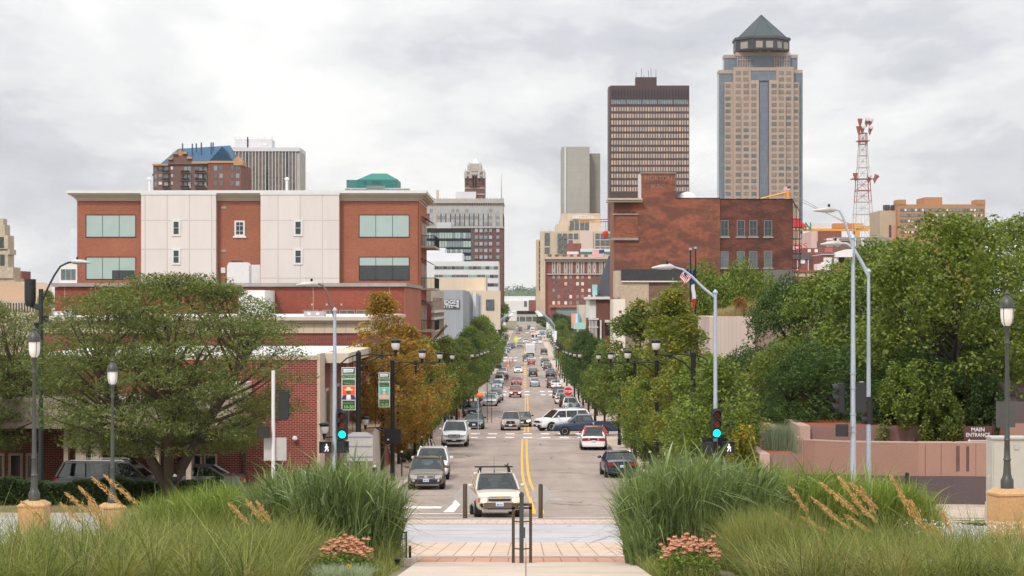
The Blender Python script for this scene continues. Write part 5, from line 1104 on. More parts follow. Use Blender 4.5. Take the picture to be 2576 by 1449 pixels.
    for i in (0, 1): add('pillar', MB().tube([b[i], b[i].lerp(t[i], .5) + Vector(((-1, 1)[i] * .02, 0, .01)), t[i]], pr, 6), P, 40)
    for i in (2, 3): add('pillar', MB().tube([b[i], t[i]], pr * (2.0 if kind not in ('sedan', 'pickup') else 1.5), 6), P, 40)
    for fr in ([.36, .66] if kind not in ('pickup', 'sedan') else [.52]):
        for sg in (0, 1):
            l0, l1 = (b[0], b[3]) if sg == 0 else (b[1], b[2]); u0, u1 = (t[0], t[3]) if sg == 0 else (t[1], t[2])
            yb = s['cy'] + (s['ry'] - s['cy']) * fr; add('pillar', MB().tube([Vector((l0.x, yb, zb_)), Vector((u0.x, min(max(yb + .05, s['r0']), s['r1']), zt))], .035, 5), P, 40)
    ins = lambda a, c: a.lerp(c, .5)
    def pane(q, off): mb = MB(); mb.quad(*[p + Vector(off) for p in q]); return mb
    add('windshield', pane((b[0], b[1], t[1], t[0]), (0, -.012, .005)), m_cg); add('rear_window', pane((b[2], b[3], t[3], t[2]), (0, .012, .005)), m_cg)
    add('side_window', pane((b[1], b[2], t[2], t[1]), (.004, 0, 0)), m_cg); add('side_window', pane((b[0], b[3], t[3], t[0]), (-.004, 0, 0)), m_cg)
    mb = MB(); mb.box(-wb + .1, wb - .1, s['cy'] + .15, s['ry'] - .12, zb_ - .25, zb_ + .035)
    for sx in (-.42, .42):
        for yy in (2.05, 2.95 if kind != 'pickup' else 2.05):
            if yy + .3 < s['r1'] + .1: mb.box(sx - .24, sx + .24, yy, yy + .14, zb_, zb_ + .24); mb.box(sx - .12, sx + .12, yy, yy + .1, zb_ + .24, zb_ + .42)
    add('interior', mb, m_int)
    # wheels
    r = s['wr']
    for yy in (s['fw'], s['rw']):
        for sg in (-1, 1):
            a = MB().lathe((0, yy, r + .02), [(r + .07, sg * (w - .26)), (r + .07, sg * (w + .004))], 20, 'x'); add('wheel_arch', a, m_trim)
            k = add('wheel', MB().lathe((0, yy, r), [(r * .9, sg * (w - .24)), (r, sg * (w - .20)), (r, sg * (w - .02)), (r * .93, sg * (w + .014)), (r * .66, sg * (w + .016))], 20, 'x'), m_tyre, 30)
            rm = MB().lathe((0, yy, r), [(r * .64, sg * (w + .01)), (r * .62, sg * (w + .024)), (r * .5, sg * (w + .01)), (r * .12, sg * (w + .012))], 14, 'x')
            add('rim', rm, m_rim, 30, k)
    # front
    hf = s['hf']; zl = hf * .80
    gm = MB(); gm.box(-w * .46, w * .46, -.03, .14, zl - .09, zl + .07); gi = add('grille', gm, m_trim)
    for sg in (-1, 1):
        mb = MB(); mb.add([(sg * w * .50, -.015, zl + .06), (sg * w * .86, .05, zl + .07), (sg * w * .90, .06, zl - .09), (sg * w * .50, -.02, zl - .10), (sg * w * .50, .12, zl + .08), (sg * w * .94, .28, zl + .11), (sg * w * .96, .28, zl - .08), (sg * w * .50, .12, zl - .10)],
            [(0, 1, 2, 3), (0, 4, 5, 1), (1, 5, 6, 2), (3, 2, 6, 7), (0, 3, 7, 4)]); add('headlight', mb, m_hl)
    mb = MB(); mb.box(-w * .80, w * .80, -.035, .2, zb + .10, zb + .24); add('front_bumper', mb, m_trim if kind in ('suv', 'wagon', 'pickup', 'bigsuv') else P)
    mb = MB(); mb.box(-w * .5, w * .5, -.04, .1, zb + .02, zb + .1); add('air_intake', mb, m_trim)
    add('number_plate', MB().box(-.15, .15, -.06, -.04, zb + .14, zb + .29), m_plate)
    for sg in (-1, 1):
        mb = MB(); mb.lathe((sg * w * .68, -.04, zb + .2), [(.06, .05), (.06, -.01)], 10, 'y'); add('fog_lamp', mb, m_hl)
        mb = MB(); y = s['cy'] + .42; mb.box(sg * w * .93, sg * (w + .03), y + .05, y + .09, s['belt'] + .03, s['belt'] + .07) if sg > 0 else mb.box(-(w + .03), -w * .93, y + .05, y + .09, s['belt'] + .03, s['belt'] + .07)
        c_ = sg * (w + .12); mb.lathe((c_, y + .06, s['belt'] + .10), [(.02, -.07), (.075, -.05), (.085, .03), (.06, .05)], 10, 'y', 1.45, 1); add('wing_mirror', mb, P if kind not in ('pickup',) else m_trim, 50)
    # rear
    zt_ = (s['dz'] - .12) if kind == 'sedan' else (s['belt'] - .08 if kind != 'pickup' else s['belt'] - .15)
    hh = .17 if kind == 'sedan' else .36
    for sg in (-1, 1):
        x0_, x1_ = sorted((sg * w * (.45 if kind == 'sedan' else .74), sg * w * .925)); add('tail_light', MB().box(x0_, x1_, L - .12, L + .022, zt_ - hh, zt_), m_tl)
    add('number_plate', MB().box(-.15, .15, L + .01, L + .035, zb + .36, zb + .50), m_plate)
    add('rear_bumper', MB().box(-w * .86, w * .86, L - .1, L + .05, zb + .04, zb + .22), m_trim if kind in ('suv', 'wagon') else P if kind != 'pickup' else m_chrome)
    if kind in ('suv', 'wagon', 'bigsuv'):
        for sg in (-1, 1): add('roof_rail', MB().tube([(sg * wt_ * .93, s['r0'] + .25, zt + .05), (sg * wt_ * .93, s['r0'] + .35, zt + .11), (sg * wt_ * .93, s['r1'] - .3, zt + .11), (sg * wt_ * .93, s['r1'] - .2, zt + .05)], .02, 5), m_trim if kind == 'wagon' else m_chrome)
    CM[key] = out; return out
FRONT = {'headlight', 'grille', 'front_bumper', 'air_intake', 'fog_lamp', 'windshield'}; BACK = {'tail_light', 'rear_window', 'rear_bumper'}
def car(kind, pn, x, d, face, label, cat='car', yaw=0, name=None, group=None, lit=None, cross=0):
    """face 'f': nose to the camera with its nose at distance d; 'b': tail at distance d"""
    s = SPEC[kind]; sl = math.atan((G(d + 2.5) - G(d)) / 2.5)
    root = E(name or {'sedan': 'sedan', 'hatch': 'hatchback', 'pickup': 'pickup_truck', 'van': 'minivan', 'wagon': 'estate_car'}.get(kind, 'sport_utility_car'), label, cat, (x, d, G(d) + .025), 0, group)
    if face == 'f': root.rotation_euler = (sl, 0, math.radians(yaw))
    else:
        root.rotation_euler = (-sl, 0, PI + math.radians(yaw)); root.location = (x, d + s['L'], G(d + s['L']) + .025)
    obs = []
    for n, me, par in car_parts(kind, pn):
        if d > 150 and not cross and ((face == 'f' and (n in BACK)) or (face == 'b' and n in FRONT)): obs.append(None); continue
        if d > 260 and n in ('fog_lamp', 'air_intake', 'interior', 'rim'): obs.append(None); continue
        o = inst(n, me, obs[par] if par is not None else root)
        if lit and n == 'headlight': o.material_slots[0].link = 'OBJECT'; o.material_slots[0].material = lit
        obs.append(o)
    return root
V_ = crop(1780, 1340, 4.529); V2 = crop(1880, 1180, 8.05); V3 = crop(1500, 1650, 2.841); V4 = crop(2100, 1350, 2.634)
def vp(cr, u, v): x, y = cr(u, v); d = row(y); return X(x, d), d
# the tan car nearest the camera
x_, d_ = vp(V3, 1098, 826)
sv = car('suv', 'tan', x_ - .12, d_ - .85, 'f', 'tan sport utility car with lit headlamps and roof rack waiting at the stop line', 'car', 5, cross=1)
s = SPEC['suv']
def putp(root, n, mb, m, sm=0, par=None): return inst(n, mb.mesh(n, m, sm), par or root)
putp(sv, 'lower_bumper', MB().box(-.62, .66, -.055, .1, .36, .58), mat('brown_grey_plastic', c3(92, 78, 66), .6)); putp(sv, 'skid_plate', MB().box(-.6, .6, -.03, .1, .24, .33), m_coping)
putp(sv, 'grille_bar', MB().box(-.46, .46, -.065, -.03, .72, .78), m_chrome)
putp(sv, 'emblem', MB().prism([(-.11, .735), (-.05, .735), (-.05, .715), (.05, .715), (.05, .735), (.11, .735), (.11, .772), (.05, .772), (.05, .79), (-.05, .79), (-.05, .772), (-.11, .772)], -.085, -.064), mat('gold_emblem', c3(214, 172, 70), .3, .5))
for sg in (-1, 1):
    putp(sv, 'headlamp_bulb', MB().lathe((sg * .60, -.045, .66), [(.02, -.012), (.085, 0), (.085, .03)], 12, 'y', 1.2), m_lit)
    putp(sv, 'turn_lamp', MB().box(sg * .80 - .05, sg * .80 + .05, .0, .06, .60, .76), m_amb if sg > 0 else mat('orange_lens', c3(190, 96, 60), .3))
    putp(sv, 'fog_recess', MB().lathe((sg * .70, -.045, .5), [(.065, .03), (.065, -.02)], 12, 'y'), m_blk)
text('JBS 710', .07, m_plateb, (.0, -.063, .49), sv, 'plate_text', bold=.002)
rk = putp(sv, 'roof_rack', MB().tube([(-.74, 2.75, 1.92), (.74, 2.75, 1.92)], .03, 6).tube([(-.74, 3.65, 1.92), (.74, 3.65, 1.92)], .03, 6), m_blk)
for sg in (-1, 1):
    putp(sv, 'rack_foot', MB().add([(sg * .50, 2.70, 1.92), (sg * .60, 2.70, 1.92), (sg * .66, 2.70, 1.70), (sg * .54, 2.70, 1.70), (sg * .50, 2.82, 1.92), (sg * .60, 2.82, 1.92), (sg * .66, 2.82, 1.70), (sg * .54, 2.82, 1.70)], [(0, 1, 2, 3), (7, 6, 5, 4), (0, 4, 5, 1), (1, 5, 6, 2), (2, 6, 7, 3), (3, 7, 4, 0)]), m_blk, par=rk)
putp(sv, 'bike_mount', MB().tube([(.50, 2.75, 1.95), (.50, 3.6, 1.98)], .035, 6).tube([(.5, 2.7, 1.94), (.55, 2.65, 2.06)], .025, 5), m_blk, par=rk)
putp(sv, 'antenna', MB().tube([(-.06, 1.95, 1.72), (-.06, 2.0, 1.82), (-.05, 2.3, 2.35)], [.03, .012, .004], 5), m_blk)
for k in range(5): putp(sv, 'wheel_spoke', MB().box(-.02, .02, -.02, .02, 0, .22, Matrix.Translation((-.925, .92, .36)) @ Matrix.Rotation(k * 2 * PI / 5, 4, 'X')), m_rim)
def skin_person(name, J, Ed, rad, m, root, parts=()):
    me = bpy.data.meshes.new(name); me.from_pydata([Vector(j) for j in J], Ed, []); o = bpy.data.objects.new(name, me); COL.objects.link(o)
    md = o.modifiers.new('s', 'SKIN'); me.skin_vertices
    for i, r_ in enumerate(rad): me.skin_vertices[0].data[i].radius = (r_, r_) if not isinstance(r_, tuple) else r_
    me.skin_vertices[0].data[0].use_root = True
    sb = o.modifiers.new('b', 'SUBSURF'); sb.levels = 2
    dg = bpy.context.evaluated_depsgraph_get(); mm = bpy.data.meshes.new_from_object(o.evaluated_get(dg)); mm.name = name
    bpy.data.objects.remove(o); mm.materials.clear(); mm.materials.append(m)
    for p in mm.polygons: p.use_smooth = True
    return mm
def bodymat(name, skin, shirt, pants, zs, zp):
    t = NT(name); setp(t.p, skin, .7); g = t.node('SeparateXYZ'); t.L(t.co.outputs['Object'], g.inputs[0])
    def st(z): n_ = t.node('Math', operation='GREATER_THAN'); n_.inputs[1].default_value = z; t.L(g.outputs[2], n_.inputs[0]); return n_.outputs[0]
    c = t.mix(st(zp[0]), skin, pants); c = t.mix(st(zp[1]), c, shirt); c = t.mix(st(zs), c, skin); t.L(c, t.p.inputs['Base Color']); return t.m
# driver behind the windscreen
dv = E('person', 'driver in dark top with brown hair behind the wheel of the tan car', 'person', sv.location, 0); dv.rotation_euler = sv.rotation_euler
m_hair = mat('brown_hair', c3(70, 50, 40), .8); m_skin = mat('skin', c3(206, 158, 132), .6, var=.04)
mm = skin_person('body', [(0, 2.05, .78), (0, 2.08, 1.0), (0, 2.06, 1.2), (0, 2.05, 1.32), (0, 2.03, 1.40), (0, 2.02, 1.47), (-.2, 2.05, 1.2), (-.26, 1.9, .98), (-.14, 1.62, 1.08), (.2, 2.05, 1.2), (.26, 1.9, .98), (.14, 1.62, 1.08)],
    [(0, 1), (1, 2), (2, 3), (3, 4), (4, 5), (2, 6), (6, 7), (7, 8), (2, 9), (9, 10), (10, 11)], [.15, .15, .14, .055, .08, .085, .07, .05, .035, .07, .05, .035], bodymat('driver_cloth', c3(210, 160, 132), c3(74, 64, 66), c3(74, 64, 66), 1.27, (.2, .6)), dv)
inst('body', mm, dv, (.36, 0, 0)); inst('hair', MB().lathe((.36, 2.07, 1.475), [(.03, .13), (.1, .08), (.12, 0), (.115, -.1), (.09, -.16)], 12).mesh('hair', m_hair, 60), dv)
x_, d_ = vp(V3, 286, 528); sb_ = car('wagon', 'olive', x_, d_ - .9, 'f', 'olive brown estate car with chrome grille parked at the left kerb', 'car', 1.5, cross=1)
for z in (.60, .655, .71): putp(sb_, 'grille_bar', MB().box(-.40, .40, -.05, -.03, z - .012, z + .012), m_chrome)
putp(sb_, 'grille_frame', MB().prism([(-.44, .65), (-.38, .74), (.38, .74), (.44, .65), (.34, .565), (-.34, .565), (-.36, .585), (.33, .585), (.40, .65), (.36, .72), (-.36, .72), (-.40, .65)], -.055, -.03), m_chrome)
putp(sb_, 'emblem', MB().lathe((0, -.06, .655), [(.06, 0), (.05, -.01)], 12, 'y', 1.5), m_chrome); text('JBK 963', .07, m_plateb, (0, -.063, .485), sb_, 'plate_text', bold=.002)
fx = car('boxy', 'white', X(1086, 110.8), 110.8, 'f', 'boxy white car parked behind the olive estate at the left kerb', 'car', 1.5, cross=1)
yk = car('bigsuv', 'white', X(1143.5, row(1124)), row(1124) - .9, 'f', 'large white sport utility car with mesh grille parked before the crossing', 'car', 0, cross=1)
putp(yk, 'grille_mesh', MB().prism([(-.46, .98), (.46, .98), (.38, .74), (-.38, .74)], -.05, -.03), m_rim); putp(yk, 'grille_lettering', MB().box(-.16, .16, -.06, -.05, .85, .91), m_tl)
lw = car('sedan', 'black', X(1192.5, row(1080)), row(1080) - .9, 'f', 'black car with open dark grille on the far left corner of the crossing', 'car', 0, cross=1)
car('pickup', 'dark', X(1187, row(1052)), row(1052), 'f', 'charcoal pickup parked just behind the black car at the left corner', 'pickup truck')
mt = car('suv', 'champagne', *vp(V_, 609, 1250), 'f', 'two tone champagne and black sport utility car heading to the crossing', 'car', 0, cross=1)
putp(mt, 'hood_panel', MB().prism([(-.38, .90), (.38, .90), (.30, .66), (-.30, .66)], -.05, -.03), m_blk)
putp(mt, 'emblem', MB().prism([(0, .86), (.03, .81), (0, .76), (-.03, .81)], -.07, -.05).prism([(0, .76), (-.03, .71), (-.09, .71), (-.06, .76)], -.07, -.05).prism([(0, .76), (.03, .71), (.09, .71), (.06, .76)], -.07, -.05), m_chrome)
x_, d_ = vp(V_, 748, 1222); car('sedan', 'black', x_ + .3, d_ + 5, 'f', 'dark saloon half hidden behind the champagne and black car', 'car', lit=m_litw)
NL = [('suv', 'redo', 690, 686, 'f', 'light red sport utility car with lit lamps driving past the second crossing', m_litw), ('sedan', 'red', 708, 478, 'f', 'bright red saloon driving toward the camera behind the light red one', None),
      ('sedan', 'white', 740, 268, 'f', 'white saloon with lit lamps driving toward the camera', m_litw), ('hatch', 'silver', 1022, 503, 'b', 'silver hatchback driving away in the right lane', None),
      ('suv', 'black', 992, 330, 'b', 'black sport utility car driving away ahead of the silver hatchback', None), ('hatch', 'red', 960, 133, 'b', 'small red car driving away behind a white one', None),
      ('sedan', 'white', 968, 88, 'b', 'white saloon directly in front of the small red car', None), ('pickup', 'grey', 880, 70, 'b', 'grey pickup left of the box truck in the far lane', None)]
for k, p, u, v, f, lab, li in NL: car(k, p, *vp(V_, u, v), f, lab, 'pickup truck' if k == 'pickup' else 'car', lit=li)
# parked on the left
GL, GR = 'cars parked along the left kerb', 'cars parked along the right kerb'
for k, p, u, v, lab in [('sedan', 'white', 256, 833, 'white saloon first in the row beyond the left crossing signs'), ('hatch', 'white', 282, 800, 'white car roof showing just behind the first white saloon at left'),
        ('van', 'grey', 312, 775, 'grey minivan third in the left row past the crossing'), ('suv', 'silver', 372, 742, 'silver sport utility car standing out slightly in the left row'),
        ('sedan', 'silver', 378, 545, 'silver saloon parked left beyond the second side street sign'), ('suv', 'white', 408, 463, 'white sport utility car parked left next to two walking people'),
        ('hatch', 'red', 432, 385, 'red car mostly hidden behind the white one at the left kerb'), ('pickup', 'white', 466, 330, 'white pickup at the far end of the middle left row')]:
    car(k, p, *vp(V_, u, v), 'f', lab, 'pickup truck' if k == 'pickup' else 'car', group=GL)
for k, p, u, v, lab in [('pickup', 'white', 65, 1245, 'white pickup with red front leading the far left row'), ('sedan', 'dark', 150, 1150, 'dark car second in the far left row'), ('sedan', 'silver', 205, 1080, 'pale silver car third in the far left row'),
        ('suv', 'black', 275, 1030, 'black car by the pale cones of the far left row'), ('hatch', 'silver', 555, 968, 'small silver car turning out near the far left cones'), ('sedan', 'white', 520, 770, 'white car beside the yellow leafed tree far down the left'),
        ('suv', 'grey', 330, 1000, 'grey car fifth in the far left row')]:
    car(k, p, *vp(V2, u, v), 'f', lab, 'pickup truck' if k == 'pickup' else 'car', group=GL)
# parked on the right
gm = car('sedan', 'navy', *vp(V4, 575, 1172), 'b', 'dark blue saloon parked alone at the near right kerb', 'car', 3, cross=1)
im = car('sedan', 'white', *vp(V4, 332, 896), 'b', 'white saloon with glowing red tail lamps at the right kerb', 'car', 0, cross=1)
for sg in (-1, 1): putp(im, 'brake_lamp', MB().lathe((sg * .34, 4.875, .82), [(.07, -.01), (.07, .01)], 12, 'y'), mat('brake_red', (1, .06, .05), .3, var=0, emit=1.6))
putp(im, 'lamp_band', MB().box(-.78, .78, 4.84, 4.868, .72, .90), mat('dark_red_lens', c3(96, 14, 20), .25, var=.1))
car('suv', 'redo', X(1495.5, 150), 149.2, 'b', 'red and black sport utility car hidden ahead of the white saloon at right', 'car')
for k, p, u, v, lab in [('hatch', 'silver', 1695, 1010, 'silver hatchback roof showing in front of the white pickup tail'), ('pickup', 'white', 1642, 955, 'white pickup seen from behind above the crossing cars'), ('suv', 'black', 1562, 855, 'black sport utility car parked behind the red stop sign'),
        ('sedan', 'white', 1482, 800, 'white saloon squeezed left of the black car by the stop sign'), ('suv', 'silver', 1500, 760, 'silver sport utility car roof behind the stop sign'), ('suv', 'dark', 1432, 700, 'dark sport utility car next in line up the right kerb'),
        ('sedan', 'white', 1385, 535, 'white coupe past the second crossing at right'), ('van', 'maroon', 1322, 525, 'maroon minivan beside the white coupe at right'), ('sedan', 'black', 1287, 350, 'black saloon in the middle of the right parked row'),
        ('sedan', 'silver', 1300, 310, 'silver saloon roof just behind the black saloon at right'), ('suv', 'dark', 1237, 225, 'dark sport utility car near the third crossing at right'), ('sedan', 'white', 1215, 185, 'white saloon left of the dark car near the third crossing'), ('pickup', 'black', 1195, 150, 'black pickup last before the third crossing at right')]:
    x_, d_ = vp(V_, u, v); car(k, p, x_, d_, 'b', lab, 'pickup truck' if k == 'pickup' else 'car', group=GR)
for k, p, u, v, lab in [('pickup', 'black', 1290, 1215, 'dark pickup partly covered by the far right tree'), ('sedan', 'white', 1180, 870, 'white car under the right tree far down the street'), ('sedan', 'silver', 1140, 770, 'silver car far right beside the bus'), ('suv', 'white', 1115, 700, 'white vehicle parked beyond the bus at right'), ('suv', 'white', 1075, 620, 'white sport utility car near the far signals'), ('sedan', 'dark', 1245, 620, 'dark car by the red signal far down at right')]:
    x_, d_ = vp(V2, u, v); car(k, p, x_, d_, 'b', lab, 'pickup truck' if k == 'pickup' else 'car', group=GR)
for k, p, u, v, f, lab in [('suv', 'black', 925, 1050, 'b', 'black sport utility car ahead of the box truck'), ('pickup', 'white', 742, 880, 'f', 'white pickup with dark bumper facing the camera far away'), ('sedan', 'white', 990, 882, 'b', 'white car behind the far city bus'), ('sedan', 'white', 790, 592, 'f', 'tiny white car alone in the far intersection'), ('sedan', 'redo', 505, 598, 'f', 'orange fronted car far down by the red banner')]:
    x_, d_ = vp(V2, u, v); car(k, p, x_, d_, f, lab, 'pickup truck' if k == 'pickup' else 'car')
# crossing vehicles, side on
def side(kind, pn, xfront, d, label, cat, yaw):
    r = car(kind, pn, 0, d, 'f', label, cat, cross=1); r.location = (xfront, d, G(d) + .03); r.rotation_euler = (0, 0, math.radians(yaw)); return r
pk = side('pickup', 'blue', X(1391.5, 176), 175.4, 'dark blue pickup with silver lower side crossing the intersection', 'pickup truck', -90)
putp(pk, 'side_stripe', MB().box(-1.012, -.99, .1, 5.55, .40, .62), PT['silver']); putp(pk, 'hi_vis_driver', MB().lathe((0, 2.5, 1.25), [(.2, -.1), (.24, .1), (.1, .3), (.1, .45)], 10), mat('hi_vis_lime', c3(150, 214, 60), .7))
bz = side('bigsuv', 'white', X(1351.5, 184.5), 184.5, 'white two door sport utility car turning across the intersection', 'car', -62)
# box truck, bus, white van
x_, d_ = vp(V2, 870, 1262); bt = E('box_truck', 'white box truck driving away in the far right lane', 'truck', (x_, d_, G(d_) + .03))
m_alu = panel('ribbed_aluminium', c3(196, 200, 206), .6, 40, .04, .88, .03)
putp(bt, 'cargo_box', MB().box(-1.25, 1.25, 0, 6, .95, 3.55), PT['white']); putp(bt, 'roller_door', MB().box(-1.08, 1.08, -.03, 0, 1.05, 3.2), m_alu); putp(bt, 'cab', MB().prism([(6.05, .6), (8.0, .6), (8.05, 1.3), (7.3, 1.5), (6.9, 2.3), (6.05, 2.35)], -1.0, 1.0, 'x'), PT['white'])
for yy in (1.2, 7.2):
    for sg in (-1, 1): putp(bt, 'wheel', MB().lathe((0, yy, .45), [(.45, sg * .75), (.45, sg * 1.1)], 16, 'x'), m_tyre)
for sg in (-1, 1): putp(bt, 'tail_light', MB().box(sg * 1.0 - .1, sg * 1.0 + .1, -.05, 0, .75, .92), m_tl); putp(bt, 'wing_mirror', MB().box(sg * 1.4 - .1, sg * 1.4 + .1, 6.9, 7.0, 1.5, 2.0), m_blk)
putp(bt, 'chassis', MB().box(-.9, .9, .1, 6, .55, .94), m_blk)
x_, d_ = vp(V2, 995, 800); bu = E('city_bus', 'white city bus with orange destination panel far down the street', 'bus', (x_, d_ + 5, G(d_ + 5) + .03))
putp(bu, 'body', MB().prism([(-1.27, .35), (1.27, .35), (1.27, 2.9), (1.1, 3.1), (-1.1, 3.1), (-1.27, 2.9)], 0, 11), PT['white']); putp(bu, 'windscreen', MB().box(-1.1, 1.1, -.04, 0, 1.25, 2.45), m_gdark); putp(bu, 'destination_panel', MB().box(-.95, .95, -.05, 0, 2.55, 2.9), mat('orange_led', (1, .3, .08), .4, var=0, emit=.8)); putp(bu, 'white_door', MB().box(-.1, .5, -.06, -.03, 1.0, 2.5), m_ofw)
for yy in (2.2, 8.6):
    for sg in (-1, 1): putp(bu, 'wheel', MB().lathe((0, yy, .5), [(.5, sg * .95), (.5, sg * 1.29)], 16, 'x'), m_tyre)
for sg in (-1, 1): putp(bu, 'headlight', MB().box(sg * .95 - .15, sg * .95 + .15, -.04, 0, .6, .85), m_hl)
putp(bu, 'bumper', MB().box(-1.25, 1.25, -.1, 0, .32, .55), m_blk)
def whitevan(x, d, lab, col):
    v = E('delivery_van', lab, 'van', (x, d, G(d) + .03))
    putp(v, 'body', MB().prism([(0, .35), (0, .95), (.5, 1.15), (1.2, 2.0), (1.7, 2.4), (5.6, 2.4), (5.7, .35)], -.98, .98, 'x'), col); putp(v, 'windscreen', MB().add([(-.85, .54, 1.22), (.85, .54, 1.22), (.78, 1.14, 1.98), (-.78, 1.14, 1.98)], [(0, 1, 2, 3)]), m_gdark); putp(v, 'grille', MB().box(-.5, .5, -.03, 0, .55, .85), m_trim)
    for yy in (1.0, 4.5):
        for sg in (-1, 1): putp(v, 'wheel', MB().lathe((0, yy, .36), [(.36, sg * .72), (.36, sg * 1.0)], 16, 'x'), m_tyre)
    for sg in (-1, 1): putp(v, 'headlight', MB().box(sg * .75 - .14, sg * .75 + .14, -.03, 0, .65, .85), m_hl)
x_, d_ = vp(V2, 935, 540); whitevan(x_, d_, 'tall white van waiting near the skywalk', PT['white']); x_, d_ = vp(V2, 600, 520); whitevan(x_ - .6, d_, 'dark van stopped left near the skywalk trees', PT['dark'])
x_, d_ = vp(V2, 838, 470); whitevan(x_, d_ + 30, 'grey van left of the tall white van near the skywalk', PT['grey'])
# parked behind the bank hedge
jp = car('bigsuv', 'black', 0, 91.5, 'f', 'dark sport utility car behind the clipped hedge of the bank', 'car', cross=1); jp.location = (X(150, 91.5), 91.8, G(91.5) - .1); jp.rotation_euler = (0, 0, math.radians(90)); jp.location.x += 5.1
wc = car('sedan', 'grey', 0, 96.8, 'f', 'grey saloon half behind the canopy columns', 'car', cross=1); wc.location = (X(120, 97), 97.6, G(97) - .05); wc.rotation_euler = (0, 0, math.radians(-90)); wc.location.x += 4.6
# pedestrians
def pedestrian(x, d, label, shirt, pants, h=1.7, ph=0):
    p = E('person', label, 'person', (x, d, G(d) + .03)); k = h / 1.7
    J = [(0, 0, .95), (0, 0, 1.15), (0, 0, 1.36), (0, 0, 1.46), (0, 0, 1.54), (0, 0, 1.62), (-.1, 0, .9), (-.11, -.10 + ph, .5), (-.11, .08 + ph, .08), (-.11, -.06 + ph, .04), (.1, 0, .9), (.11, .06, .5), (.11, .14, .08), (.11, 0, .04),
         (-.19, 0, 1.36), (-.25, .05, 1.1), (-.22, -.08, .86), (.19, 0, 1.36), (.25, .05, 1.1), (.22, -.1, .88)]
    Ed = [(0, 1), (1, 2), (2, 3), (3, 4), (4, 5), (0, 6), (6, 7), (7, 8), (8, 9), (0, 10), (10, 11), (11, 12), (12, 13), (2, 14), (14, 15), (15, 16), (2, 17), (17, 18), (18, 19)]
    rd = [.14, .12, .13, .055, .085, .08, .09, .065, .04, .035, .09, .065, .04, .035, .06, .042, .03, .06, .042, .03]
    mm = skin_person('body', [tuple(c * k for c in j) for j in J], Ed, [r * k for r in rd], bodymat('clothes', c3(190, 140, 116), shirt, pants, 1.42 * k, (.5 * k if h < 1.69 else .1, .95 * k)), p)
    inst('body', mm, p); inst('hair', MB().lathe((0, .02, 1.60 * k), [(.02, .11), (.08, .08), (.095, 0), (.08, -.08)], 10).mesh('hair', m_hair, 60), p); return p
for u, v, lab, a, b_, h in [(528, 428, 'person in dark top and shorts walking on the road left of a companion', c3(70, 60, 66), c3(110, 100, 100), 1.68), (558, 428, 'person in black clothes walking beside the parked white car', c3(30, 30, 36), c3(40, 40, 46), 1.66), (1445, 400, 'person in dark blue jacket on the right pavement', c3(40, 52, 84), c3(50, 50, 60), 1.75), (1405, 330, 'person in orange top on the right pavement', c3(206, 120, 70), c3(60, 60, 70), 1.7)]:
    pedestrian(*vp(V_, u, v), lab, a, b_, h)
for u, v, lab, a, b_ in [(1165, 650, 'tiny person in red crossing near the far signals', c3(190, 50, 50), c3(60, 60, 70)), (1215, 750, 'tiny person in yellow near the far right kerb', c3(206, 190, 90), c3(60, 60, 70)), (1300, 740, 'tiny person in white near the far right kerb', c3(210, 206, 200), c3(60, 60, 70))]:
    pedestrian(*vp(V2, u, v), lab, a, b_, 1.75)
# ================= street furniture =================
m_galv = mat('galvanised_steel', c3(168, 178, 190), .5, .45, var=.1, scale=4, fine=30); m_pole = mat('dark_green_pole', c3(48, 56, 56), .5, .3, var=.1); m_bronze = mat('bronze_post', c3(84, 72, 60), .5, .4, var=.12, scale=6)
m_lampgl = mat('frosted_lamp_glass', c3(226, 224, 218), .3, var=.03, spec=.6); m_lampcl = mat('clear_lamp_glass', c3(206, 204, 198), .2, var=.12, spec=.8)
m_lampm = mat('lamp_metal', c3(74, 76, 72), .45, .4, var=.15, scale=5); m_ped = mat('tan_stone_pedestal', c3(178, 142, 100), .85, var=.12, scale=2, fine=20)
m_alub = mat('sign_back', c3(178, 174, 170), .5, .3, var=.06)
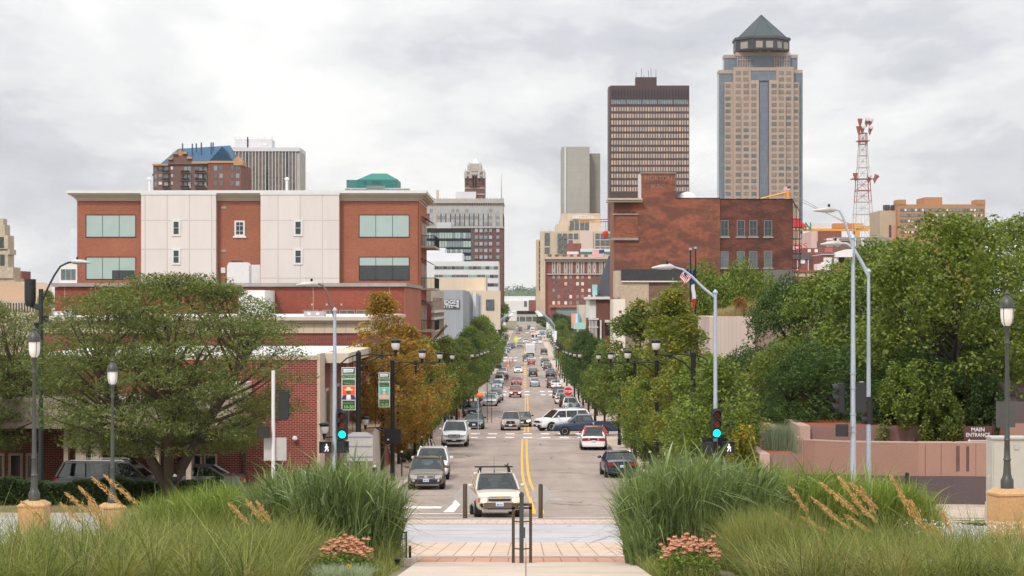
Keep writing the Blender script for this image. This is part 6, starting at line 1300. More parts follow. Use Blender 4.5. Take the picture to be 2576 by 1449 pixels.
# -- classic post lamps on stone pedestals --
def classic():
    r = E('post_lamp', '', 'street lamp')
    MB().prism([(-.3, -1.0), (.3, -1.0), (.3, -.10), (-.3, -.10)], -.3, .3).build('pedestal', m_ped, r)
    p = MB(); p.add([(sx * .32, sy * .32, -.10) for sx, sy in ((-1, -1), (1, -1), (1, 1), (-1, 1))] + [(sx * .32, sy * .32, -.06) for sx, sy in ((-1, -1), (1, -1), (1, 1), (-1, 1))] + [(sx * .2, sy * .2, .03) for sx, sy in ((-1, -1), (1, -1), (1, 1), (-1, 1))],
        [(3, 2, 1, 0), (0, 1, 5, 4), (1, 2, 6, 5), (2, 3, 7, 6), (3, 0, 4, 7), (4, 5, 9, 8), (5, 6, 10, 9), (6, 7, 11, 10), (7, 4, 8, 11), (8, 9, 10, 11)]).build('pedestal_cap', m_ped, r)
    MB().lathe((0, 0, .03), [(.13, 0), (.13, .17), (.1, .22), (.08, .3), (.065, .55), (.085, .58), (.065, .62), (.055, .95), (.07, .98), (.055, 1.02), (.04, 2.8), (.04, 2.92), (.062, 2.94), (.045, 3.0), (.045, 3.2), (.066, 3.24), (.066, 3.3)], 14).build('post', m_lampm, r, 35)
    MB().lathe((0, 0, 3.32), [(.07, 0), (.115, .07), (.132, .17), (.136, .36)], 18).build('lamp_globe', m_lampgl, r, 50)
    cg = MB()
    for k in range(4): a = k * PI / 2 + .6; cg.tube([(.07 * math.cos(a), .07 * math.sin(a), 3.32), (.12 * math.cos(a), .12 * math.sin(a), 3.39), (.138 * math.cos(a), .138 * math.sin(a), 3.49), (.142 * math.cos(a), .142 * math.sin(a), 3.68)], .007, 4)
    cg.build('globe_rib', m_lampm, r)
    MB().lathe((0, 0, 3.68), [(.158, 0), (.165, .03), (.143, .045), (.14, .12), (.09, .2), (.042, .24), (.035, .27), (.06, .29), (.04, .31), (.02, .35), (.007, .38)], 18).build('lamp_cap', m_lampm, r, 35); return r
cl_ = classic(); cl_.location = (X(86, 46), 46, Z(1262, 46)); cl_['label'] = 'post lamp on a stone pedestal at the far left, nearest of the two there'; cl_['group'] = 'post lamps on stone pedestals'; cl_.scale = (1.0,) * 3
dup(cl_, (X(283, 55.5), 55.5, Z(1268, 55.5)), .4, 'smaller post lamp on a stone pedestal in front of the big feathery tree', 1.0)
dup(cl_, (X(2533.5, 40.5), 40.5, Z(1232, 40.5)), .2, 'post lamp on a stone pedestal at the right edge beside the utility cabinet')
# -- twin arm black street lamps --
def headmesh():
    a = MB().lathe((0, 0, 0), [(.045, 0), (.06, .12), (.095, .25), (.1, .27)], 14).mesh('lamp_socket', m_blk, 40)
    b = MB().lathe((0, 0, .27), [(.10, 0), (.155, .06), (.185, .17), (.19, .30)], 18).mesh('lamp_bowl', m_lampcl, 50)
    c = MB().lathe((0, 0, .57), [(.195, 0), (.2, .06), (.25, .08), (.24, .11), (.16, .16), (.02, .18)], 18).mesh('lamp_cap', m_blk, 40); return a, b, c
HM = headmesh()
def lamphead(root, x, z, y=0):
    h = inst('lamp_head', HM[0], root, (x, y, z)); inst('lamp_bowl', HM[1], h); inst('lamp_cap', HM[2], h)
def twin(banner=False):
    r = E('twin_street_lamp', '', 'street lamp'); H = 6.75
    MB().lathe((0, 0, 0), [(.22, 0), (.22, .12), (.15, .16), (.12, .9), (.11, H - .15), (.115, H - .1), (.02, H)], 12).build('pole', m_blk, r, 35)
    # +x is the road side: upper arm with lamp; -x pavement side: lower arm with lamp
    MB().tube([(.1, 0, H - .25), (.5, 0, H - .17), (1.0, 0, H - .2), (1.25, 0, H - .22), (1.6, 0, H - .18)], .035, 6).tube([(.1, 0, H - .85), (.45, 0, H - .5), (.85, 0, H - .3), (1.2, 0, H - .23)], .035, 6).build('upper_arm', m_blk, r, 60)
    MB().tube([(-.1, 0, H - .2), (-.5, 0, H - .35), (-.95, 0, H - .75), (-1.12, 0, H - .95)], .035, 6).build('banner_arm', m_blk, r, 60)
    MB().tube([(-.1, 0, H - 3.75), (-.8, 0, H - 3.72), (-1.47, 0, H - 3.75)], .035, 6).tube([(-.1, 0, H - 4.35), (-.5, 0, H - 3.95), (-.9, 0, H - 3.74)], .035, 6).build('lower_arm', m_blk, r, 60)
    lamphead(r, 1.6, H - .26); lamphead(r, -1.47, H - 3.85)
    MB().tube([(-.24, 0, H - .25), (-.24, 0, H - 3.72)], .012, 4).tube([(-.93, 0, H - .75), (-.93, 0, H - 3.72)], .012, 4).build('banner_rod', m_blk, r)
    return r
tw = twin(); tw.location = (-7.2, 86, G(86)); tw['label'] = 'near black twin arm street lamp carrying the banner with an orange picture'; tw['group'] = 'twin arm street lamps'
tw2 = dup(tw, (-7.2, 108, G(108)), 0, 'black twin arm street lamp carrying the banner with a turquoise picture'); ordn = ['first', 'second', 'third', 'fourth', 'fifth', 'sixth', 'seventh', 'eighth', 'ninth', 'tenth', 'eleventh', 'twelfth', 'thirteenth', 'fourteenth', 'fifteenth']
for i, d in enumerate([130, 152, 208, 230, 252, 274, 296, 352, 374, 396, 420, 444, 470]): dup(tw, (-7.2, d, G(d)), 0, 'black twin arm street lamp on the left pavement, %s beyond the two with banners' % ordn[i])
for i, d in enumerate([86, 110, 132, 154, 208, 230, 252, 274, 296, 352, 374, 396, 420, 444, 470]): dup(tw, (7.2, d, G(d)), PI, 'black twin arm street lamp on the right pavement, %s from the camera' % ordn[i])
# banners
m_bgreen = mat('banner_dark_green', c3(28, 62, 58), .6, var=0); m_bw = mat('banner_white', c3(214, 218, 220), .6, var=0); m_bl = mat('banner_lime', c3(122, 172, 60), .6, var=0)
def banner(x, d, zt, w, h, bgc, label, hat):
    b = E('street_banner', label, 'banner', (x, d, zt - h), 0, 'fair banners on street lamps')
    MB().box(-w / 2, w / 2, -.012, .012, 0, h).build('cloth', m_bw, b); k = h / 2.1
    for z0, z1, m in ((.03, .47, m_bgreen), (.5, 1.18, bgc), (1.21, 1.75, m_bgreen), (1.78, 2.07, m_bgreen)): MB().box(-w / 2 + .03, w / 2 - .03, -.016, -.012, z0 * k, z1 * k).build('panel', m, b)
    MB().prism([(-.22, 1.84 * k), (.2, 1.86 * k), (.22, 2.02 * k), (-.23, 2.03 * k)], -.02, -.016).build('logo_plate', m_bw, b); text('IowaStateFair', .065, m_bgreen, (0, -.022, 1.93 * k), b)
    text('NOTHING', .145 * k, m_bl, (0, -.018, 1.66 * k), b, bold=.004); text('COMPARES', .12 * k, m_bw, (0, -.018, 1.53 * k), b, bold=.004); text('TO STATE FAIR', .075 * k, m_bl, (0, -.018, 1.42 * k), b); text('THRILLS', .14 * k, m_bl, (0, -.018, 1.30 * k), b, bold=.002)
    text('AUGUST', .14 * k, m_bl, (0, -.018, .34 * k), b); text('10-20', .22 * k, m_bl, (0, -.018, .15 * k), b, bold=.008)
    sk = mat('print_skin_dark' if hat else 'print_skin_light', c3(110, 74, 56) if hat else c3(224, 168, 140), .6, var=0)
    pic = MB().prism([(-.3, .52 * k), (.3, .52 * k), (.26, .68 * k), (.1, .76 * k), (-.1, .76 * k), (-.26, .68 * k)], -.019, -.0165).build('printed_figure', mat('print_navy', c3(44, 58, 100), .6, var=0) if hat else sk, b)
    el = lambda cx, cz, rx, rz: [(cx + rx * math.cos(a * PI / 8), cz + rz * math.sin(a * PI / 8)) for a in range(16)]
    MB().prism(el(0, .87 * k, .095, .12), -.021, -.0192).build('printed_face', sk, pic)
    if hat: MB().prism(el(0, 1.0 * k, .19, .045), -.0235, -.0215).prism(el(0, 1.06 * k, .1, .07), -.026, -.024).build('printed_hat', mat('print_hat', c3(214, 206, 160), .6, var=0), pic); MB().prism([(-.1, .52 * k), (.1, .52 * k), (.09, .76 * k), (-.09, .76 * k)], -.0215, -.0195).build('printed_shirt', m_bw, pic)
    else: MB().prism(el(0, .9 * k, .13, .17), -.0189, -.0170).build('printed_hair', mat('print_hair', c3(120, 72, 52), .6, var=0), pic); MB().prism([(-.09, 1.0 * k), (.09, 1.0 * k), (.1, 1.13 * k), (.05, 1.06 * k), (0, 1.15 * k), (-.05, 1.06 * k), (-.1, 1.13 * k)], -.022, -.02).build('printed_tiara', m_bw, pic)
    return b
banner(X(877, 86), 86, Z(924, 86), .60, 1.84, mat('print_orange', c3(222, 84, 48), .6, var=0), 'tall green and white banner with a hatted smiling figure on orange', True)
banner(X(966.5, 108), 108, Z(937, 108), .60, 1.87, mat('print_turquoise', c3(70, 186, 176), .6, var=0), 'tall green and white banner with a crowned smiling figure on turquoise', False)
# sign backs on lamp posts
sbk = E('sign_back_panel', 'large grey arched back of a road sign on the first banner lamp pole', 'sign', (X(905, 85.7), 85.7, Z(1160, 85.7)))
MB().prism([(-.56, 0), (.56, 0), (.56, 1.1), (.3, 1.24), (-.3, 1.24), (-.56, 1.1)], 0, .03).build('panel', m_alub, sbk)
for z in (.2, .65, 1.05): MB().box(-.5, .5, -.05, -.003, z, z + .05).build('stiffener', m_galv, sbk)
sb2 = E('sign_back_panel', 'dark square back of a road sign on the second banner lamp pole', 'sign', (X(988, 107.8), 107.8, Z(1117, 107.8)))
MB().box(-.45, .45, 0, .03, 0, .82).build('panel', m_blk, sb2); MB().box(-.3, -.2, -.006, 0, .2, .28).build('sticker', m_wht, sb2)
# -- traffic signals --
m_red_l = mat('red_lens_off', c3(92, 20, 18), .3, var=.1); m_amb_l = mat('amber_lens_off', c3(140, 60, 22), .3, var=.1); m_grn = mat('green_lens_lit', (.0, .95, .78), .3, var=0, emit=2.2)
m_walk_l = mat('walk_symbol_lit', (.9, .85, .95), .3, var=0, emit=.85); m_shell = mat('signal_housing', c3(40, 42, 42), .5, .1, var=.15, scale=6)
def signal(root, x, y, z, rz=0, lit=True, lens=True):
    """three section head, bottom at z, facing -y"""
    h = inst('signal_head', MB().box(-.17, .17, 0, .2, 0, 1.08).box(-.2, .2, .2, .22, -.03, 1.11).mesh('signal_head', m_shell), root, (x, y, z), (0, 0, rz))
    for k, m in enumerate((m_grn if lit else m_blk, m_amb_l, m_red_l)):
        cz = .18 + .36 * k
        inst('lens', MB().lathe((0, 0, cz), [(.145, 0), (.13, -.03), (.05, -.045)], 18, 'y').mesh('lens', m, 50), h)
        v = MB(); n = 14
        for i in range(n + 1):
            a = -PI * .15 + (PI * 1.3) * i / n
            for yy in (0, -.26 if .1 < i / n < .9 else -.2): v.v.append((.16 * math.cos(a), yy, cz + .16 * math.sin(a)))
        for i in range(n): v.f.append((2 * i, 2 * i + 1, 2 * i + 3, 2 * i + 2)); v.mi.append(0)
        inst('visor', v.mesh('visor', m_shell, 60), h)
    return h
def pedsig(root, x, y, z, rz=0, walk=True):
    h = inst('pedestrian_signal', MB().box(-.22, .22, 0, .2, 0, .42).mesh('pedestrian_signal', m_shell), root, (x, y, z), (0, 0, rz))
    inst('hood', MB().box(-.24, .24, -.12, .02, .42, .45).box(-.24, -.22, -.12, 0, 0, .42).box(.22, .24, -.12, 0, 0, .42).mesh('hood', m_blk), h)
    if walk:
        w_ = MB(); cxx = .04
        w_.prism([(cxx + .028 * math.cos(a * PI / 5), .335 + .03 * math.sin(a * PI / 5)) for a in range(10)], -.012, -.002)
        w_.prism([(cxx - .035, .29), (cxx + .03, .295), (cxx + .035, .2), (cxx - .03, .19)], -.012, -.002).prism([(cxx + .0, .2), (cxx + .04, .2), (cxx + .075, .13), (cxx + .06, .06), (cxx + .04, .06), (cxx + .05, .13)], -.012, -.002)
        w_.prism([(cxx - .03, .2), (cxx + .005, .2), (cxx - .01, .12), (cxx - .06, .06), (cxx - .08, .07), (cxx - .04, .13)], -.012, -.002).prism([(cxx + .03, .28), (cxx + .08, .21), (cxx + .065, .2), (cxx + .025, .25)], -.012, -.002).prism([(cxx - .035, .28), (cxx - .075, .21), (cxx - .06, .2), (cxx - .025, .24)], -.012, -.002)
        inst('walking_symbol', w_.mesh('walking_symbol', m_walk_l), h)
    return h
def cobra(root, x, y, z, sg=-1, ph=True):
    h = inst('lamp_head', MB().tube([(0, 0, 0), (sg * .15, 0, .02), (sg * .5, 0, .0), (sg * .85, 0, -.03)], [.06, .12, .10, .03], 8).mesh('lamp_head', m_alub, 50), root, (x, y, z))
    if ph: inst('photocell', MB().lathe((sg * .25, 0, .1), [(.045, 0), (.045, .12)], 8).mesh('photocell', m_blk), h)
# left galvanised pole
d = 78.0; b0 = G(d); lp = E('signal_pole', 'grey steel pole with curved lamp arm and green signal on the left corner', 'signal pole', (X(842, d), d, b0)); ox = lp.location.x
zt_ = Z(783, d) - b0; MB().tube([(0, 0, 0), (0, 0, zt_)], [.10, .065], 12).lathe((0, 0, zt_), [(.1, 0), (.1, .06), (.01, .16)], 12).build('pole', m_galv, lp, 40)
LA = lambda x, y: (X(x, d) - ox, 0, Z(y, d) - b0)
MB().tube([LA(842, 800), LA(832, 765), LA(822, 735), LA(812, 718), LA(800, 714)], [.055, .05, .045, .04, .035], 8).build('lamp_arm', mat('brown_steel', c3(112, 92, 84), .5, .4), lp, 60); cobra(lp, *LA(800, 715))
x_, _, z_ = LA(861.5, 1104); signal(lp, x_, -.1, z_); MB().box(.0, x_, -.0, .06, z_ + 1.12, z_ + 1.16).box(.0, x_, 0, .06, z_ - .08, z_ - .04).build('bracket', m_blk, lp)
x_, _, z_ = LA(820, 1139); pedsig(lp, x_, -.15, z_); x_, _, z_ = LA(860, 1139); pedsig(lp, x_, .1, z_, 2.6, False)
# right galvanised pole with long arm
d = 77.0; b0 = G(d); rp = E('signal_pole', 'grey steel pole with long curved arm and green signal right of the road', 'signal pole', (X(1799.5, d), d, b0)); ox = rp.location.x
zt_ = Z(738, d) - b0; MB().tube([(0, 0, 0), (0, 0, zt_)], [.095, .062], 12).lathe((0, 0, zt_), [(.1, 0), (.1, .06), (.01, .16)], 12).build('pole', m_galv, rp, 40)
MB().tube([LA(1799, 748), LA(1770, 725), LA(1740, 695), LA(1718, 678), LA(1695, 672)], [.055, .05, .045, .04, .035], 8).build('lamp_arm', m_galv, rp, 60); cobra(rp, *LA(1695, 672)); cobra
x_, _, z_ = LA(1801, 1100); signal(rp, x_, -.33, z_); x_, _, z_ = LA(1830, 1139); pedsig(rp, x_, -.2, z_); x_, _, z_ = LA(1790, 1139); pedsig(rp, x_ - .05, -.1, z_, 2.2, False); MB().box(-.5, .45, .1, .14, LA(0, 1120)[2], LA(0, 1102)[2]).build('back_sign', m_blk, rp)
# far right pair
d = 76.0; b0 = G(d); r1 = E('signal_pole', 'taller of the two pale steel poles at right, with white camera box', 'signal pole', (X(2146, d), d, b0)); ox = r1.location.x
zt_ = Z(600, d) - b0; MB().tube([(0, 0, 0), (0, 0, zt_)], [.125, .065], 12).lathe((0, 0, zt_), [(.11, 0), (.11, .06), (.01, .18)], 12).build('pole', m_galv, r1, 40)
MB().tube([LA(2144, 615), LA(2131, 575), LA(2120, 545), LA(2112, 530), LA(2100, 527)], [.055, .05, .045, .04, .035], 8).build('lamp_arm', m_galv, r1, 60); cobra(r1, *LA(2102, 528))
x_, _, z_ = LA(2108, 1037); signal(r1, x_, .1, z_, PI / 2 * -.83, False); x_, _, z_ = LA(2168, 1035); signal(r1, x_, .1, z_, PI * .9, False)
MB().box(LA(2100, 0)[0], LA(2170, 0)[0], .1, .15, LA(0, 977)[2], LA(0, 974)[2]).box(LA(2105, 0)[0], LA(2170, 0)[0], .1, .15, LA(0, 1043)[2], LA(0, 1040)[2]).build('bracket', m_blk, r1); x_, _, z_ = LA(2117, 1097); pedsig(r1, x_, -.1, z_, PI * .95, False)
MB().prism([LA(2100, 647)[::2], LA(2142, 647)[::2], LA(2142, 627)[::2], LA(2125, 628)[::2], LA(2098, 636)[::2]], -.25, .1).build('camera_box', m_wht, r1); x_, _, z_ = LA(2116, 653); MB().lathe((x_, -.08, z_), [(.02, -.12), (.1, -.06), (.13, .08)], 10).build('dome_camera', m_blk, r1)
for y_ in (977, 1043, 1073, 1087, 940): MB().lathe((0, 0, LA(0, y_)[2]), [(.135, 0), (.135, .02)], 12).build('steel_band', m_galv, r1)
d = 79.0; b0 = G(d); r2_ = E('signal_pole', 'shorter of the two pale steel poles at right, with arm crossing behind the taller', 'signal pole', (X(2185, d), d, b0)); ox = r2_.location.x
zt_ = Z(685, d) - b0; MB().tube([(0, 0, 0), (0, 0, zt_)], [.11, .06], 12).lathe((0, 0, zt_), [(.1, 0), (.1, .06), (.01, .16)], 12).build('pole', m_galv, r2_, 40)
MB().tube([LA(2184, 693), LA(2165, 655), LA(2147, 625), LA(2130, 613), LA(2118, 612)], [.08, .07, .06, .05, .045], 8).build('lamp_arm', m_galv, r2_, 60); cobra(r2_, *LA(2118, 613)); x_, _, z_ = LA(2178, 1067); signal(r2_, x_, .05, z_, PI / 2 * -.83, False); MB().box(-.36, -.2, -.02, .1, LA(0, 978)[2], LA(0, 960)[2]).build('controller_box', m_alub, r2_)
# white slim pole at left with sign back
d = 80.0; b0 = G(d); wp = E('signal_pole', 'slim white pole with blank sign back before the dark brick wall', 'signal pole', (X(687.5, d), d, b0)); ox = wp.location.x
MB().tube([(0, 0, 0), (0, 0, Z(932, d) - b0)], [.08, .075], 12).build('pole', m_wht, wp, 40); MB().box(LA(663, 0)[0], LA(720, 0)[0], .08, .1, LA(0, 1159)[2], LA(0, 1101)[2]).build('sign_back', m_alub, wp)
x_, _, z_ = LA(664, 1101); pedsig(wp, x_, -.12, z_, PI * 1.05, False); x_, _, z_ = LA(716, 1054); signal(wp, x_, .1, z_ , PI * .93, False); MB().box(0, x_, .05, .1, z_ - .05, z_ - .02).box(0, x_, .05, .1, z_ + 1.12, z_ + 1.15).build('bracket', m_blk, wp)
# far left dark pole with cylinder and arched lamp
d = 88.0; b0 = G(d); dp = E('signal_pole', 'tall dark pole with arched lamp arm and black cylinder at far left', 'signal pole', (X(103, d), d, b0)); ox = dp.location.x
MB().tube([(0, 0, 0), (0, 0, Z(727, d) - b0)], [.11, .1], 12).build('pole', m_pole, dp, 40); MB().tube([LA(107, 755), LA(120, 725), LA(137, 692), LA(152, 670), LA(170, 661), LA(182, 659)], .045, 8).build('lamp_arm', m_pole, dp, 60); cobra(dp, *LA(180, 659), 1)
x_, _, z_ = LA(76, 765); MB().lathe((x_, 0, z_), [(.18, -.1), (.24, .1), (.25, .25), (.25, 1.1), (.02, 1.1)], 16).build('cylinder_housing', m_shell, dp, 35); MB().prism([LA(103, 783)[::2], LA(103, 765)[::2], LA(68, 765)[::2], LA(75, 772)[::2]], -.08, .08).build('bracket', m_pole, dp)
x_, _, z_ = LA(113, 812); MB().box(x_ - .14, x_ + .14, -.1, .2, z_, z_ + .3).build('camera', m_blk, dp); x_, _, z_ = LA(94, 832); MB().box(x_ - .12, x_ + .1, -.1, .1, z_ - .1, z_ + .35).build('control_box', m_blk, dp)
# bollards and warning diamond backs at the road end
for i, (x_, dx, lab) in enumerate(((1170, 1, 'left brown bollard before a grey diamond sign back'), (1360, -1, 'right brown bollard before a grey diamond sign back'))):
    y_ = 1306 if i == 0 else 1300; b = E('bollard', lab, 'bollard', (X(x_, 76.5), 76.5, G(76.5)), 0, 'brown bollards at the end of the road')
    MB().lathe((0, 0, 0), [(.085, 0), (.085, 1.28), (.07, 1.33), (.02, 1.35)], 12).build('post', m_bronze, b, 40); MB().lathe((0, 0, .01), [(.11, 0), (.11, .03)], 12).build('base_plate', m_bronze, b)
    s_ = E('diamond_sign', 'grey back of a diamond warning sign behind the %s bollard' % ('left' if i == 0 else 'right'), 'sign', (X(1170 + 1 if i == 0 else 1361, 77.2), 77.2, G(77.2)), 0, 'diamond warning signs seen from behind')
    c_ = .85 + (.05 if i else -.03); MB().prism([(0, c_ - .5), (.5, c_), (0, c_ + .5), (-.5, c_)], 0, .02).build('panel', m_alub, s_); MB().box(-.03, .03, .021, .06, 0, c_ + .4).build('post', m_galv, s_)
# central steel frame and post
d = 32.4; ub = E('bicycle_rack', 'brown steel double frame standing on the concrete walk end', 'bicycle rack', (X(1313, d), d, Z(1420, d)))
MB().box(-.165, -.115, -.03, .03, 0, .95).box(.115, .165, -.03, .03, 0, .95).box(-.165, .165, -.03, .03, .951, .99).box(-.165, .165, -.03, .03, .90, .93).build('frame', m_bronze, ub)
MB().tube([(-.115, 0, .26), (-.02, 0, .25), (.02, 0, .25), (.115, 0, .26)], .012, 6).tube([(-.115, 0, .70), (-.02, 0, .69), (.02, 0, .69), (.115, 0, .70)], .012, 6).build('cross_tie', m_bronze, ub)
cpst = E('marker_post', 'dark pointed steel post standing inside the brown frame', 'post', (X(1312, d - .05), d - .1, Z(1421, d)))
MB().box(-.035, .035, -.035, .035, .02, 1.12).build('post', m_lampm, cpst); MB().prism([(-.04, 1.12), (.04, 1.12), (.04, 1.16), (0, 1.20), (-.04, 1.16)], -.04, .04).build('cap', m_lampm, cpst); MB().box(-.09, .09, -.06, .06, 0, .02).build('base_plate', m_lampm, cpst); MB().box(.036, .06, -.02, .02, .45, .62).build('latch', m_lampm, cpst)
# left fence end
fe2 = E('iron_fence', 'small ornate iron fence end beside the left reed clump', 'fence', (X(1012, 33.4), 33.4, G(33.4)))
mb = MB(); mb.box(.05, .08, 0, .03, 0, .52)
for k in range(6): mb.box(-.12 + k * .03, -.112 + k * .03, 0, .02, .05, .5)
mb.box(-.14, .08, 0, .025, .50, .53); mb.box(-.14, .08, 0, .025, .40, .42); mb.box(-.14, .08, 0, .025, .03, .05); mb.build('panel', m_bronze, fe2)
for k in range(5): MB().tube([(-.1 + k * .035 + .012 * math.cos(a * PI / 4), -.002, .46 + .025 * math.sin(a * PI / 4)) for a in range(9)], .004, 4).build('scroll', m_bronze, fe2)
for sg in (1,): MB().box(-.02, .02, -.02, .02, 0, .32).build('post', m_blk, fe2, 0, (.14, -.2, 0))
gl_ = MB().lathe((0, 0, 0), [(.03, 0), (.05, .06), (.055, .1), (.02, .12)], 10).build('ground_light', m_blk, None, 40, (X(1000, 30.5), 30.5, G(30.5) + .08)); tag(gl_, 'small dark garden spotlight near the kerb cap', 'light')
# utility cabinet
d = 50.0; uc = E('utility_cabinet', 'tall beige metal utility cabinet at the right edge', 'cabinet', (X(2533, d), d, Z(1320, d)))
zc_ = Z(1265, d) - Z(1320, d); h_ = Z(1103, d) - Z(1265, d); w_ = .44
MB().box(-w_ - .03, w_ + .03, -.3, .35, 0, zc_).build('plinth', m_kerb, uc); MB().box(-w_, w_, -.3, .35, zc_ + .001, zc_ + h_).build('body', mat('beige_enamel', c3(176, 170, 156), .55, .1, var=.05), uc); MB().box(-w_ + .04, w_ - .04, -.325, -.302, zc_ + .05, zc_ + h_ - .08).build('door', MATS['beige_enamel'], uc)
MB().box(-w_ - .02, w_ + .04, -.34, .38, zc_ + h_ + .001, zc_ + h_ + .05).build('top_cover', m_alub, uc); MB().tube([(-w_ - .03, -.2, zc_ + .5), (-w_ - .07, -.2, zc_ + .53), (-w_ - .07, -.2, zc_ + .68), (-w_ - .03, -.2, zc_ + .7)], .012, 5).build('handle', m_chrome, uc)
MB().box(.1, .22, -.35, -.326, zc_ + h_ - .25, zc_ + h_ - .15).build('label_plate', m_alub, uc)
# bollard right, parking meters
b3_ = MB().lathe((0, 0, 0), [(.07, 0), (.07, .9), (.06, .95), (.01, .97)], 12).build('bollard', m_blk, None, 40, (X(2282, 66), 66, Z(1262, 66))); tag(b3_, 'plain black steel bollard before the granite wall', 'bollard')
def meter(x, d, label, grp='parking meters'):
    m_ = E('parking_meter', label, 'parking meter', (x, d, G(d) + .1), 0, grp)
    MB().tube([(0, 0, 0), (0, 0, 1.1)], .035, 8).build('post', m_blk, m_); MB().lathe((0, 0, 1.1), [(.05, 0), (.1, .08), (.11, .25), (.09, .3)], 12, 'z', 1, .7).build('meter_head', m_blk, m_, 40); MB().lathe((0, 0, 1.405), [(.09, 0), (.085, .04), (.04, .09), (.01, .1)], 12, 'z', 1, .7).build('dome', m_alub, m_, 50); return m_
meter(X(440, 81.5), 81.5, 'parking meter in front of the dark hedge near the second post lamp')
for i, (x_, y_, lab) in enumerate(((1063, 1135, 'left kerb parking meter nearest the two white cars'), (1085, 1103, 'left kerb parking meter before the autumn maple'), (1092, 1095, 'left kerb parking meter behind its nearer twin'))):
    dd = (112, 134, 142)[i]; meter(-6.95, dd, lab)
meter(-6.95, 92, 'left kerb parking meter between the two banner lamps'); meter(6.95, 112, 'right kerb parking meter beside the dark blue saloon'); meter(6.95, 132, 'right kerb parking meter near the white saloon')
# stop signs
def stopsign(x, d, z, front, label, r=.38):
    s_ = E('stop_sign', label, 'sign', (x, d, G(d))); zc_ = z - G(d); o8 = lambda q: [(q * math.cos(PI / 8 + k * PI / 4), zc_ + q * math.sin(PI / 8 + k * PI / 4)) for k in range(8)]
    MB().prism(o8(r), 0, .012).build('panel', m_wht if front else m_alub, s_); MB().box(-.03, .03, .013 if front else -.04, .05 if front else -.003, 0, zc_ + r * .9).build('post', m_blk if not front else m_galv, s_)
    if front: MB().prism(o8(r * .93), -.004, -.001).build('red_face', mat('stop_red', c3(190, 30, 40), .5, var=0), s_); text('STOP', r * .66, m_wht, (0, -.006, zc_), s_, bold=.008)
    return s_
xs, ys = V_(1587, 582); stopsign(X(xs, 200), 200, Z(ys, 200), True, 'red octagonal stop sign on the right before the parked black car', .50)
xs, ys = V_(213, 512); s_ = stopsign(X(xs, 206), 206, Z(ys, 206), False, 'grey octagonal back of a stop sign on the far left corner', .47); MB().box(.42, .47, 0, .05, 0, 3.0).build('second_post', m_blk, s_)
xs, ys = V_(60, 1250); sp_ = E('sign_post', 'thin grey sign post standing before the black car at the left corner', 'post', (X(xs, 172), 172, G(172))); MB().box(-.03, .03, -.03, .03, 0, Z(V_(60, 680)[1], 172) - G(172)).build('post', m_galv, sp_); MB().box(-.05, .05, -.05, .05, 0, .03).build('foot', m_galv, sp_)
xs, ys = V_(412, 162); sg_ = E('small_sign', 'small dark rectangular sign above the left parked pickup', 'sign', (X(xs, 330), 330, G(330))); MB().box(-.45, .45, 0, .03, Z(V_(0, 192)[1], 330) - G(330), Z(V_(0, 132)[1], 330) - G(330)).build('panel', m_shell, sg_); MB().box(-.03, .03, .031, .06, 0, 3).build('post', m_blk, sg_)
# flags
def flag(x, d, ztop, zbase, label, kind, w, h, sg=-1, hang=0.0, pole=True):
    f_ = E('flag', label, 'flag', (x, d, zbase))
    if pole: MB().tube([(0, 0, 0), (0, 0, ztop - zbase)], [.05, .045], 8).build('pole', m_blk, f_); MB().lathe((0, 0, ztop - zbase), [(.09, 0), (.09, .12), (.02, .14)], 8).build('finial', m_galv, f_)
    n, mr = 14, 13; V = []; mats_ = {'us': [mat('flag_red', c3(190, 44, 52), .7, var=0), mat('flag_white', c3(222, 220, 222), .7, var=0), mat('flag_blue', c3(52, 60, 104), .7, var=0)], 'ia': [mat('flag_navy', c3(40, 62, 120), .7, var=0), mat('flag_white', (1, 1, 1)), mat('flag_red', (1, 0, 0))]}[kind]
    mb = MB()
    for i in range(n + 1):
        for j in range(mr + 1):
            u, v = i / n, j / mr
            if hang: mb.v.append((sg * w * (v * .55 + .12 * math.sin(u * 7)) - sg * .0, .1 * math.sin(v * 9 + u * 3), ztop - zbase - .5 - h * u - hang * v * .4))
            else: mb.v.append((sg * w * u * .93, .08 * math.sin(u * 9 + v * 2), ztop - zbase - .15 - h * v - .35 * w * u * (.3 if kind == 'us' else .3) - .04 * math.sin(u * 10)))
    for i in range(n):
        for j in range(mr):
            a = i * (mr + 1) + j; mb.f.append((a, a + 1, a + mr + 2, a + mr + 1))
            u, v = (i + .5) / n, (j + .5) / mr
            if kind == 'us': mb.mi.append(2 if (u < .4 and v < .54) else (j % 2))
            else: mb.mi.append(0 if u < .33 else 1 if u < .68 else 2)
    mb.build('cloth', mats_, f_, 80); return f_
d = 128.0; flag(X(1737, d), d, Z(629, d), G(d) , 'national flag with red and white stripes drooping from the left black pole', 'us', 1.05, .9, -1, 1.1)
o_ = flag(X(1750, d + 2), d + 2, Z(626, d + 2), G(d + 2), 'blue, white and red state flag hanging from the right black pole', 'ia', .55, 2.6, -1, .25)
# drop both cloths to where they fly below the pole tops
for f_, z_ in ((bpy.data.objects['flag'], Z(650, d)), (o_, Z(655, d))):
    for c_ in f_.children:
        if c_.name.startswith('cloth'): c_.location = (0, 0, z_ - Z(628, d) - (.15 if f_ is o_ else 0))
x_, y_ = K5(832, 352); flag(X(x_, 800), 800, Z(y_, 800), Z(K5(0, 430)[1], 800), 'large striped national flag flying above the red brick hotel', 'us', 5.2, 3.0, -1)
x_, y_ = K2(1700, 215); flag(X(x_, 860), 860, Z(y_, 860), Z(K2(0, 300)[1], 860), 'small striped flag on the crane top before the granite skyscraper', 'us', 3.0, 1.8, -1)
